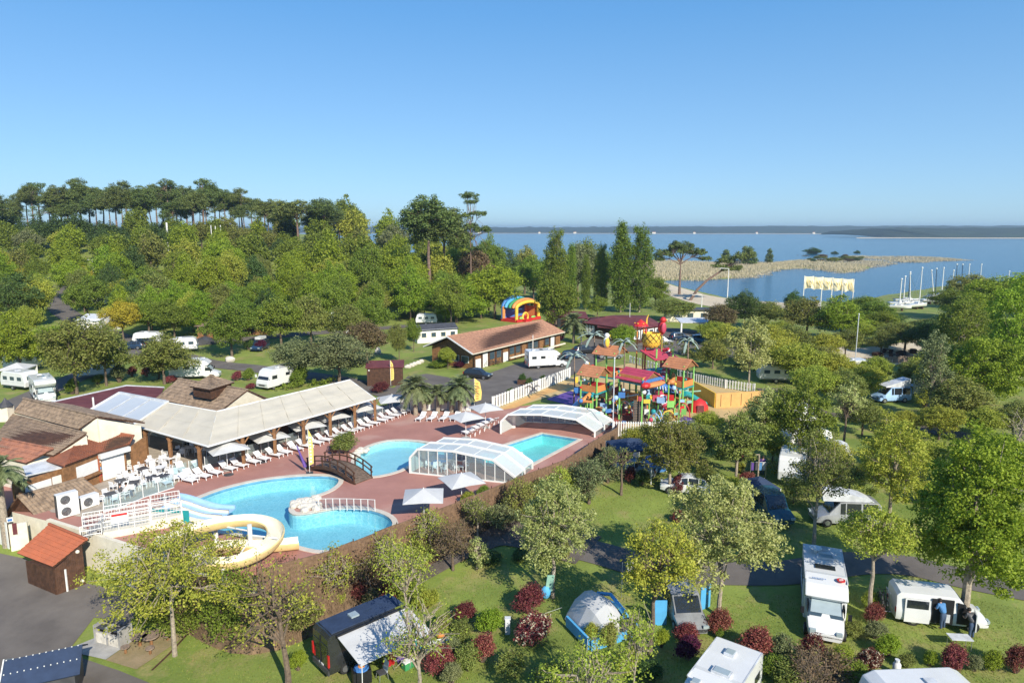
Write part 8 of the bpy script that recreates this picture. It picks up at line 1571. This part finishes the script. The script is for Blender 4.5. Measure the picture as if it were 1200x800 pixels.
for i, (u, v, zz) in enumerate(((733, 488, 3.2), (745, 490, 1.9), (808, 478, 1.6), (790, 497, 1.2), (703, 492, 1.5))): q = pg(u, v); part(t, 'funnel', MB().lathe(q.x, q.y, [(.08, zz-.5), (.55, zz), (.5, zz)], 12), ['orange', 'teal', 'red', 'orange', 'orange'][i])
for u0, v0, u1, v1, z in ((730, 490, 752, 486, 2.6), (752, 486, 764, 488, 2.0), (764, 488, 790, 488, 1.9), (800, 480, 820, 478, 2.2)): part(t, 'water_pipe', MB().tube(pg(u0, v0)+Vector((0, 0, z)), pg(u1, v1)+Vector((0, 0, z)), .09), 'sea_green' if z < 2.5 else 'white')
t = thing('net_wall', 'dark climbing net panel under the central tower', 'net', (0, 0, 0)); a, b = pg(742, 497), pg(757, 496)
part(t, 'net', onwall(a, b, 0, 1, .1, 2.8, 0, .04), 'dark_grey'); mb = MB();
for i in range(10): f = i/9; p = lerp(a, b, f); mb.tube((p.x, p.y-.08, .1), (p.x, p.y-.08, 2.8), .02, n=4); mb.tube((a.x, a.y-.08, .1+f*2.7), (b.x, b.y-.08, .1+f*2.7), .02, n=4)
part(t, 'rope', mb, 'grey_wood')
for u, v, h, lb in ((718, 510, 8.5, 'tall thin grey lamp mast at the near corner of the playground'), (1000, 448, 10, 'tall thin pale mast among the trees right of the banners')): q = P(u, v); t = thing('mast', lb, 'mast', q); part(t, 'pole', MB().tube((0, 0, 0), (0, 0, h), .06, n=6), 'pop_top'); part(t, 'cap', MB().ball(0, 0, h, .1), 'white')
# red half dome shelter
q = pz(806, 481, 0); t = thing('shell_shelter', 'red rounded shell shelter in front of the orange wall', 'play shelter', (q.x+1.2, q.y, 0)); part(t, 'shell', MB().lathe(0, 0, [(1.3, 0), (1.25, .6), (.9, 1.2), (.3, 1.55), (.02, 1.6)], 14), 'red', True); part(t, 'opening', MB().box(0, -1.12, .45, .8, .4, .9), 'dark_red')
# ---------------------------------------------------------------- bouncy castle
def castle():
 a, b = P(604, 378), P(636, 374); d = b-a; w = d.length; t = thing('bouncy_castle', 'orange and blue inflatable bouncy castle with arched roof behind the long timber building', 'bouncy castle', a, math.atan2(d.y, d.x)+.12); h = 3.6
 part(t, 'base', MB().box(w/2, 2, .35, w, 5, .7), 'red');
 for x in (.4, w-.4): part(t, 'tower', MB().path([(x, 0, .3), (x, 0, 2.0), (x, 0, h)], .42, 10), 'yellow', True); part(t, 'rear_tower', MB().path([(x, 4, .3), (x, 4, h)], .42, 10), 'orange', True)
 for k, (y, m, e) in enumerate(((0, 'yellow', 0), (.9, 'orange', .5), (2.0, 'green', .5), (3.2, 'sky_blue', .7), (4.2, 'blue', .9))): part(t, 'arch', MB().path([(w/2+(w/2-.3)*cos(i*pi/10), y, h-.3+(1.3+e)*sin(i*pi/10)) for i in range(11)], .42, 9), m, True)
 part(t, 'inner_wall', MB().box(w/2, 4.2, 2, w, .4, 3.2), 'blue'); part(t, 'side_wall', MB().box(w-.2, 2.3, 1.8, .4, 4, 2.6), 'orange'); part(t, 'ring', MB().path([(w*.35+1.0*cos(i*pi/8), -.4, 1.1+1.0*sin(i*pi/8)) for i in range(17)], .25, 8), 'yellow', True); part(t, 'step', MB().box(w*.35, -.9, .3, 2.4, 1.2, .6), 'red'); part(t, 'leaf_trim', MB().ball(w*.2, -.3, .9, .8, .3, .35).ball(w*.7, -.3, .8, .9, .3, .3), 'lime', True)
castle()
# ---------------------------------------------------------------- banners, lamp posts, masts and boats
t = thing('banner_row', 'row of billowing yellow and white banners between tall white poles by the lake', 'banner', (0, 0, 0))
y0 = 175.0; W3 = lambda u, v: Vector(((u-600)/800*y0/(cos(PITCH)+((400-v)/800)*sin(PITCH))*1.0, y0, CAMH+y0*((-sin(PITCH)+(400-v)/800*cos(PITCH))/(cos(PITCH)+(400-v)/800*sin(PITCH)))))
for i, (u, vt, vb) in enumerate(((943, 323, 372), (964, 324, 372), (976, 325, 374), (988, 326, 374), (1001, 327, 412))):
 p, q = W3(u, vt), W3(u, vb); q.x = p.x; part(t, 'pole', MB().tube((p.x, p.y, -1), (p.x, p.y, p.z), .12), 'white')
for i in range(5):
 u0 = 943+i*11.5; u1 = u0+11; mb = MB(); n = 8; vs = []
 for j in range(n+1):
  for k in range(n+1):
   f, g = j/n, k/n; v = 323.5+i*.8+15.5*g-2.0*sin(f*pi)*(g-.3); p = W3(u0+(u1-u0)*f, v); p.y += .5*sin(f*7+i)*g; vs.append(p)
 m_ = (n+1)**2; fs = [(j*(n+1)+k, (j+1)*(n+1)+k, (j+1)*(n+1)+k+1, j*(n+1)+k+1) for j in range(n) for k in range(n)]; mb._a(vs+[p+Vector((0, .04, 0)) for p in vs], fs+[tuple(x+m_ for x in f[::-1]) for f in fs]); part(t, 'cloth', mb, 'banner', True)
 mb = MB()
 for k in range(3): a, b = W3(u0+1.5+k*3, 328+i*.8), W3(u0+4+k*3, 336+i*.8); mb.tube(a-Vector((0, .5, 0)), b-Vector((0, .5, 0)), .1, .04, n=5)
 part(t, 'yellow_stripe', mb, 'flag_yellow')
for u, v, vt, lb in ((852, 356, 314, 'white street lamp on the beach beside the leaning pine'), (822, 361, 345, 'short white street lamp by the beach hut'), (110, 322, 304, 'lamp post rising out of the wood on the left')):
 q = P(u, v); z = CAMH+(268-vt)/800*q.y; H = z-q.z; t = thing('street_lamp', lb, 'street lamp', q); part(t, 'pole', MB().tube((0, 0, 0), (0, 0, H), .16, .1), 'white'); part(t, 'arm', MB().tube((0, 0, H), (-2.2, 0, H+.15), .08), 'white'); part(t, 'lamp_head', MB().box(-2.4, 0, H+.12, .9, .3, .15), 'pop_top')
for u, v, vt, w in ((201, 292, 261, .4), (252, 300, 264, .18), (257, 300, 265, .18), (263, 300, 264, .18)):
 y = 255; x = (u-600)/800*y; z = CAMH+(268-vt)/800*y; tag(part(None, 'white_mast', MB().tube((x, y, gz(x, y)-.5), (x, y, z), w*.9, w*.8), 'white'), {201: 'thick white mast among the pine trunks', 252: 'left of three thin white poles below the pines', 257: 'middle of three thin white poles below the pines', 263: 'right of three thin white poles below the pines'}[u], 'mast')
# sailing boats on the hard
def boat(u, v, vt, lean, rz, mc, label, L=7.0):
 q = P(u, v); q.z = max(q.z, -1.6); y = q.y; z = CAMH+(268-vt)/800*y; t = thing('sailing_boat', label, 'sailing boat', q, rz, 'sailing boats laid up by the shore'); w = 1.2; mb = MB(); st = []
 for i in range(9):
  f = i/8; x = -L/2+L*f; hw = w*(1-(max(0, f-.45)/.55)**2.2)*(.85+.15*min(1, f*4)); st.append((x, [(0.03, .5+.3*f**3), (hw*.6, .65+.2*f**2), (hw*.95, 1.1+.1*f), (hw, 1.45+.25*f), (hw*.9, 1.46+.25*f), (0, 1.5+.25*f)]))
 part(t, 'hull', loft(st), 'white_paint', True); part(t, 'cabin', MB().side([(-.8, 1.5), (-.6, 2.0), (1.0, 1.95), (1.6, 1.62)], -.7, .7), 'white_paint'); part(t, 'cabin_window', MB().box(.2, -.71, 1.8, 1.0, .03, .16).box(.2, .71, 1.8, 1.0, .03, .16), 'dark_glass'); part(t, 'cradle', MB().box(-1, 0, .3, .3, 1.6, .7).box(1.2, 0, .3, .3, 1.6, .7), 'brown_wood')
 H = z-q.z; wx = Matrix.Rotation(-rz, 3, 'Z')@Vector((lean*H, 0, 0)); part(t, 'mast', MB().tube((.5, 0, 1.6), (.5+wx.x, wx.y, H), .15, .1), mc); part(t, 'masthead', MB().ball(.5+wx.x, wx.y, H, .26), 'white'); part(t, 'boom', MB().tube((.4, 0, 2.6), (-2.6, 0, 2.5), .09), 'blue_canvas');
 part(t, 'stay', MB().tube((L/2, 0, 1.7), (.5+wx.x, wx.y, H*.95), .02, n=3).tube((-L/2, 0, 1.5), (.5+wx.x, wx.y, H*.95), .02, n=3), 'steel')
MS = [(1051, 364, 326, 0, 'white', 'white masted boat at the left end of the boat park'), (1056, 360, 323, -.02, 'white', 'boat with a slightly left leaning white mast beside the leftmost'), (1064, 360, 320, -.12, 'white', 'boat whose mast leans left, third in the boat park'), (1075, 362, 313, -.01, 'white', 'boat with the tallest straight white mast'), (1062, 356, 318, -.03, 'car_navy', 'boat with a dark mast left of the tallest white one'), (1092, 356, 316, -.25, 'white', 'boat with a strongly left leaning white mast'), (1094, 352, 314, -.06, 'car_navy', 'boat with a dark blue mast right of the leaning one'), (1101, 350, 313, -.02, 'white', 'boat with a cream mast right of the dark blue one'), (1114, 345, 316, -.04, 'white', 'boat with a short white mast behind the trees'), (1118, 344, 309, -.06, 'car_navy', 'boat with a navy mast behind the trees'), (1124, 343, 309, -.05, 'car_navy', 'second boat with a navy mast behind the trees'), (1132, 342, 309, -.03, 'white', 'boat with a white mast behind the trees on the right'), (1146, 340, 309, 0, 'white', 'boat with a slim white mast far right'), (1179, 338, 317, 0, 'white', 'boat mast showing just above the trees at the right')]
for i, (u, v, vt, ln, mc, lb) in enumerate(MS): boat(u, v, vt, ln*.6, radians(-20+i*13 % 40), mc, lb)
# ---------------------------------------------------------------- barbecue and picnic corner
sheet2 = [tuple(P(u, v)[:2]) for u, v in ((76, 763), (122, 744), (155, 752), (124, 774))]; drape('concrete_slab', sheet2, 'concrete', .10, 1); drape('sandy_patch', [tuple(P(u, v)[:2]) for u, v in ((124, 774), (155, 752), (170, 738), (200, 742), (218, 745), (160, 785))], 'dirt', .07, 1)
q = P(134, 752); t = thing('barbecue', 'grey stone double barbecue with soot blackened tops on the concrete slab', 'barbecue', q, radians(-18))
for x in (-.98, -.02, .95): part(t, 'pier', MB().box(x, 0, .6, .16, .95, 1.25), 'concrete')
for x in (-.5, .46): part(t, 'hearth', MB().box(x, .05, .72, .82, .85, .12), 'concrete'); part(t, 'back', MB().box(x, .43, .95, .82, .12, .65), 'concrete'); part(t, 'front', MB().box(x, -.38, .38, .80, .1, .66), 'pale_stone'); part(t, 'soot_bed', MB().box(x, .0, .80, .7, .6, .05), 'black'); part(t, 'grate', MB().box(x, -.2, 1.08, .74, .5, .03), 'dark_grey'); part(t, 'hood', MB().box(x, .3, 1.27, .86, .5, .1), 'dark_grey')
q = P(171, 757); t = thing('picnic_table', 'round log picnic table with four stump stools beside the barbecue', 'picnic table', q)
for x in (-.35, .35): part(t, 'table_top', MB().lathe(x, .0, [(.5, .68), (.5, .76)], 12), 'grey_wood'); part(t, 'leg', MB().tube((x, 0, 0), (x, 0, .68), .1), 'wood')
for i, (x, y) in enumerate(((-.85, -.7), (.7, -.8), (1.1, .5), (.1, .9))): sx = part(t, 'stool', MB().lathe(x, y, [(.26, .40), (.26, .47)], 10), 'grey_wood'); part(sx, 'leg', MB().tube((x, y, 0), (x, y, .4), .08), 'wood')
drape('timber_edge', ribbon([P(178, 787), P(198, 768), P(220, 744)], .14), 'brown_wood', .12, 1)
# navy pitched roof at the bottom left corner
def navy_roof():
 q = P(58, 815); t = thing('utility_hut', 'dark navy pitched roof with dotted ridge at the bottom left corner', 'hut', q, radians(24)); h = 1.9
 part(t, 'wall', MB().box(0, 0, h/2, 3.0, 2.4, h), 'dark_grey')
 for s in (-1, 1): part(t, 'roof_slope', MB().slab([(-1.8, s*1.5, h-.1), (1.8, s*1.5, h-.1), (1.8, 0, h+.75), (-1.8, 0, h+.75)], .08), 'blue_canvas')
 mb = MB()
 for i in range(12): mb.box(-1.7+i*.3, -.05, h+.77, .06, .06, .03); mb.box(-1.7+i*.3, -.75, h+.37, .05, .05, .05)
 part(t, 'stud', mb, 'white', kind='stuff'); part(t, 'verge', MB().tube((-1.82, -1.5, h-.05), (-1.82, 0, h+.8), .04, n=4).tube((-1.82, 1.5, h-.05), (-1.82, 0, h+.8), .04, n=4), 'white')
navy_roof()
# ---------------------------------------------------------------- camp bits
def item(name, u, v, mb, m, label, cat, rz=0, dz=0):
 q = P(u, v, dz); o = part(None, name, mb, m, True); o.location = q; o.rotation_euler = (0, 0, rz); return tag(o, label, cat)
item('service_post', 595, 742, MB().box(0, 0, .5, .3, .25, 1.0).box(0, 0, 1.02, .36, .3, .06), 'pop_top', 'grey electric service post beside the cream blossoming shrub', 'post')
item('pile_marker', 140, 412, MB().box(0, 0, .5, .5, .3, 1.0), 'cream', 'short cream post by the camp lane on the left', 'post'); item('ground_stone', 270, 424, MB().ball(0, 0, .4, .8, .6, .6, 8, 5, jit=.12), 'pale_stone', 'pale pointed boulder on the lawn by the camp lane', 'rock'); item('ground_stone', 443, 415, MB().ball(0, 0, .5, .6, .5, .8, 8, 5, jit=.12), 'pale_stone', 'pale upright boulder on the lawn left of the brown shed', 'rock')
for i in range(5): item('ground_stone', 478+i*4, 431-i*1.5, MB().ball(0, 0, .2, .5, .4, .4, 7, 5, jit=.15), 'pale_stone', ['pale stone', 'flat pale stone', 'low pale stone', 'small pale stone', 'last pale stone'][i]+' in the short row beside the square shed, number %s from the left' % words_n[i], 'rock')
q = near_van(-1.6, -2.6); t = thing('camping_box', 'black storage bin with blue and orange lid behind the black van', 'box', Vector((P(424, 798).x, P(424, 798).y, P(424, 798).z)), .4); part(t, 'bin', MB().box(0, 0, .4, 1.0, .7, .8), 'black'); part(t, 'lid', MB().lathe(0, 0, [(.42, .81), (.4, .9), (.05, .98)], 14), 'blue'); part(t, 'lid_print', MB().lathe(0, -.05, [(.2, .97), (.18, 1.0)], 8), 'orange')
q = P(448, 795); t = thing('camping_chair', 'grey folding camping chair beside the storage bin', 'chair', q, .6); part(t, 'seat', MB().box(0, 0, .42, .5, .5, .04), 'dark_grey'); part(t, 'backrest', MB().box(.25, 0, .75, .04, .5, .6, 0, 0, (.2, 'Y')), 'pop_top');
for x in (-.22, .22):
 for y in (-.22, .22): part(t, 'leg', MB().tube((x, y, .42), (x*1.2, y*1.2, 0), .02), 'steel')
rg = random.Random(8); KIT = [('red folding chair under the grey awning', 'red', 455, 785), ('green folding chair under the grey awning', 'teal', 492, 768), ('orange cool box right of the grey awning', 'orange', 514, 760), ('white water can right of the grey awning', 'white', 502, 764), ('orange bag hanging right of the grey awning', 'orange', 517, 748), ('dark green crate under the awning edge', 'green', 478, 782), ('white canister beside the orange cool box', 'white', 526, 756), ('purple grey bag under the awning', 'purple', 470, 776)]
for i, (lb, m, u, v) in enumerate(KIT):
 q = P(u, v); t = thing('camping_gear', lb, 'camping gear', q, rg.uniform(0, 3))
 if 'chair' in lb:
  part(t, 'seat', MB().box(0, 0, .42, .5, .5, .05), m); part(t, 'backrest', MB().box(.25, 0, .75, .05, .5, .6), m)
  for x in (-.22, .22): part(t, 'leg', MB().tube((x, .2, .42), (x*1.2, .24, 0), .02).tube((x, -.2, .42), (x*1.2, -.24, 0), .02), 'steel')
 elif 'can' in lb: part(t, 'body', MB().lathe(0, 0, [(.18, 0), (.2, .1), (.2, .4), (.07, .5), (.07, .58)], 12), m, True); part(t, 'handle', MB().path([(-.12, 0, .45), (-.08, 0, .62), (.08, 0, .62), (.12, 0, .45)], .02), m)
 elif 'bag' in lb: part(t, 'body', MB().ball(0, 0, .3, .3, .22, .32, 10, 7), m, True); part(t, 'strap', MB().path([(-.15, 0, .5), (0, 0, .8), (.15, 0, .5)], .02), 'black')
 else: part(t, 'body', MB().box(0, 0, .22, .6, .4, .42), m); part(t, 'lid', MB().box(0, 0, .46, .63, .43, .06), 'white'); part(t, 'handle', MB().path([(-.25, 0, .47), (-.2, 0, .62), (.2, 0, .62), (.25, 0, .47)], .02), 'white')
q = P(650, 700); t = thing('hammock_bag', 'turquoise towel and blue bag hanging on the tall pale tree trunk', 'towel', Vector((q.x-.35, q.y-.25, q.z))); part(t, 'towel', MB().box(0, 0, 1.15, .5, .08, 1.1, .3, 0, (.15, 'Y')), 'sea_green'); part(t, 'bag', MB().ball(-.25, -.05, .55, .32, .2, .45, 10, 7), 'sky_blue', True); part(t, 'cord', MB().tube((-.1, 0, 1.0), (.35, .2, 1.9), .012, n=4), 'white')
q = P(1124, 762); t = thing('folding_table', 'grey folding table in front of the white camper van', 'table', Vector((q.x+.1, q.y+.2, q.z)), -.1); part(t, 'table_top', MB().box(0, 0, .7, 1.15, .65, .04), 'pop_top')
for x in (-.5, .5):
 for y in (-.27, .27): part(t, 'leg', MB().tube((x, y, .7), (x, y, 0), .02), 'steel')
q = P(1050, 790); t = thing('gas_cylinder', 'white gas canister standing left of the caravan roof', 'canister', q); part(t, 'body', MB().lathe(0, 0, [(.16, 0), (.2, .08), (.2, .62), (.1, .75)], 12), 'white', True); part(t, 'collar', MB().lathe(0, 0, [(.12, .72), (.12, .88)], 10), 'pop_top')
t = thing('goal_frame', 'wooden swing frame with white posts beside the red shrub', 'frame', P(863, 562));
for x in (0, 1.9): part(t, 'post', MB().tube((x, 0, 0), (x, 0, 2.4), .07), 'pale_bark')
part(t, 'crossbar', MB().tube((0, 0, 2.35), (1.9, 0, 2.35), .05), 'pale_bark')
t = thing('clothes_airer', 'dark clothes airer hung with washing near the white caravan end', 'airer', P(888, 560)); part(t, 'frame', MB().path([(-.7, 0, 0), (-.7, 0, 1.5), (.7, 0, 1.5), (.7, 0, 0)], .03), 'steel')
for i, m in enumerate(('purple', 'dark_grey', 'blue_shirt', 'pop_top')): part(t, 'cloth', MB().box(-.5+i*.33, 0, 1.1, .28, .03, .7), m)
q = P(974, 418); t = thing('blue_parasol', 'small bright blue parasol on the sandy court', 'parasol', q); part(t, 'pole', MB().tube((0, 0, 0), (0, 0, 2.2), .04), 'brown_wood'); part(t, 'canopy', MB().lathe(0, 0, [(1.5, 1.9), (.8, 2.2), (.05, 2.4)], 8), 'blue')
for i, (u, v) in enumerate(((1048, 420), (1056, 416), (1063, 421), (1040, 414), (955, 413), (1028, 418), (1070, 414))):
 q = P(u, v); t = thing('outdoor_table', ['dark picnic table at the left of the shaded court', 'dark picnic table in the middle of the shaded court', 'dark picnic table nearest the pale fence', 'dark picnic table at the back left of the court', 'pale low bench at the edge of the sand', 'small dark table under the bright flat crown', 'dark picnic table at the back right of the court'][i], 'table', q, i*.7); part(t, 'table_top', MB().box(0, 0, .75, 1.6, .8, .06), 'brown_wood'); part(t, 'bench', MB().box(0, .7, .45, 1.6, .3, .05), 'brown_wood'); part(t, 'bench', MB().box(0, -.7, .45, 1.6, .3, .05), 'brown_wood'); [part(t, 'trestle', MB().box(x, 0, .37, .08, 1.2, .7), 'brown_wood') for x in (-.6, .6)]
t = thing('timber_fence', 'dark timber fence in front of the sandy court', 'fence', (0, 0, 0)); a, b = P(925, 432), P(1080, 424); n = 26
for i in range(n): part(t, 'board', onwall(a, b, i/n, (i+.9)/n, a.z-.2, a.z+1.2, 0, .05), 'grey_wood')
t = thing('beach_hut', 'white low beach building with a dark flat roof behind the car park', 'building', P(806, 380)); part(t, 'wall', MB().box(2, 6, 1.4, 12, 3, 2.8), 'cream'); part(t, 'roof', MB().box(2, 6, 2.95, 13, 4, .3), 'dark_grey')
for i in range(3): part(t, 'window', MB().box(-1.5+i*3.2, 4.47, 1.6, 1.4, .06, 1.0), 'tint_glass')
t = thing('car_shelter', 'small open shelter with a grey blue roof beside the far car park', 'shelter', P(808, 392)); part(t, 'roof', MB().slab([(-2, 0, 2.6), (4.5, 0, 2.6), (4.5, 5, 3.0), (-2, 5, 3.0)], .15), 'pop_top'); part(t, 'back_wall', MB().box(4, 3, 1.3, .15, 4, 2.6), 'pale_blue')
for x in (-1.7, 2.2): part(t, 'post', MB().box(x, .3, 1.3, .3, .3, 2.6), 'white')
for i, (u, v) in enumerate(((620, 455), (636, 452), (598, 468), (612, 450))): q = P(u, v); t = thing('planter', ['brown planter box in the car park behind the playground fence', 'right brown planter box by the motorhome', 'brown planter box behind the fence end', 'small planter box left of the others in the car park'][i], 'planter', q); part(t, 'box', MB().box(0, 0, .35, 1.4, .8, .7), 'brown_wood'); link('plant', SHR['dark'][1], t).scale = (.7, .6, .8); t.children[-1].location = (0, 0, .2)
for i in range(5): q = P(566+i*5, 430-i*.8); t = thing('bicycle', 'parked bicycle in the rack outside the long timber building', 'bicycle', q, radians(60), 'bicycles in the rack outside the timber building'); bicycle_parts(t, 'dark_grey')
# tall grass tufts and litter on the near lawn
def tufts():
 rg = np.random.RandomState(6); n = 120000; Y = rg.uniform(26, 62, n); X = rg.uniform(-.78, .82, n)*Y; z = ground_np(X, Y)
 k = sdist(X, Y, DECK) < -1.0;
 for nm in ('camp_road', 'asphalt_yard', 'concrete_slab', 'sandy_patch'):
  for o in bpy.data.objects:
   if o.name.startswith(nm):
    co = np.array([v.co[:2] for v in o.data.vertices])
    lo, hi = co.min(0), co.max(0); c = (X > lo[0]) & (X < hi[0]) & (Y > lo[1]) & (Y < hi[1]); idx = np.where(c & k)[0]
    for j in range(0, len(idx), 4000): s = idx[j:j+4000]; d = ((X[s][:, None]-co[:, 0])**2+(Y[s][:, None]-co[:, 1])**2).min(1); k[s[d < 1.3]] = False
 X, Y, z = X[k], Y[k], z[k]; n = len(X); a = rg.uniform(0, pi, n); w = rg.uniform(.012, .03, n); h = rg.uniform(.04, .13, n)
 p = np.stack([np.stack([X-w*np.cos(a), Y-w*np.sin(a), z-.01], -1), np.stack([X+w*np.cos(a), Y+w*np.sin(a), z-.01], -1), np.stack([X+rg.normal(0, .04, n), Y+rg.normal(0, .04, n), z+h], -1)], 1)
 M['blade'] = leafmat('blade', (.16, .22, .04), (.30, .35, .08), .3, .02, (.40, .28, .13)); tag(link('grass_tufts', tri_mesh('grass_tufts', p, M['blade'])), 'short uneven grass tufts on the near lawn', 'grass', kind='stuff')
tufts()
# ---------------------------------------------------------------- air
hz_ = bpy.data.materials.new('air'); hz_.use_nodes = True; N = hz_.node_tree.nodes; N.remove(N['Principled BSDF']); pv = N.new('ShaderNodeVolumePrincipled'); pv.inputs['Color'].default_value = (.62, .83, 1, 1); pv.inputs['Density'].default_value = .00015; pv.inputs['Anisotropy'].default_value = .2
hz_.node_tree.links.new(pv.outputs[0], N['Material Output'].inputs['Volume']); M['air'] = hz_
part(None, 'haze', MB().box(0, 5860, 27, 18600, 12800, 75), 'air')['kind'] = 'stuff'
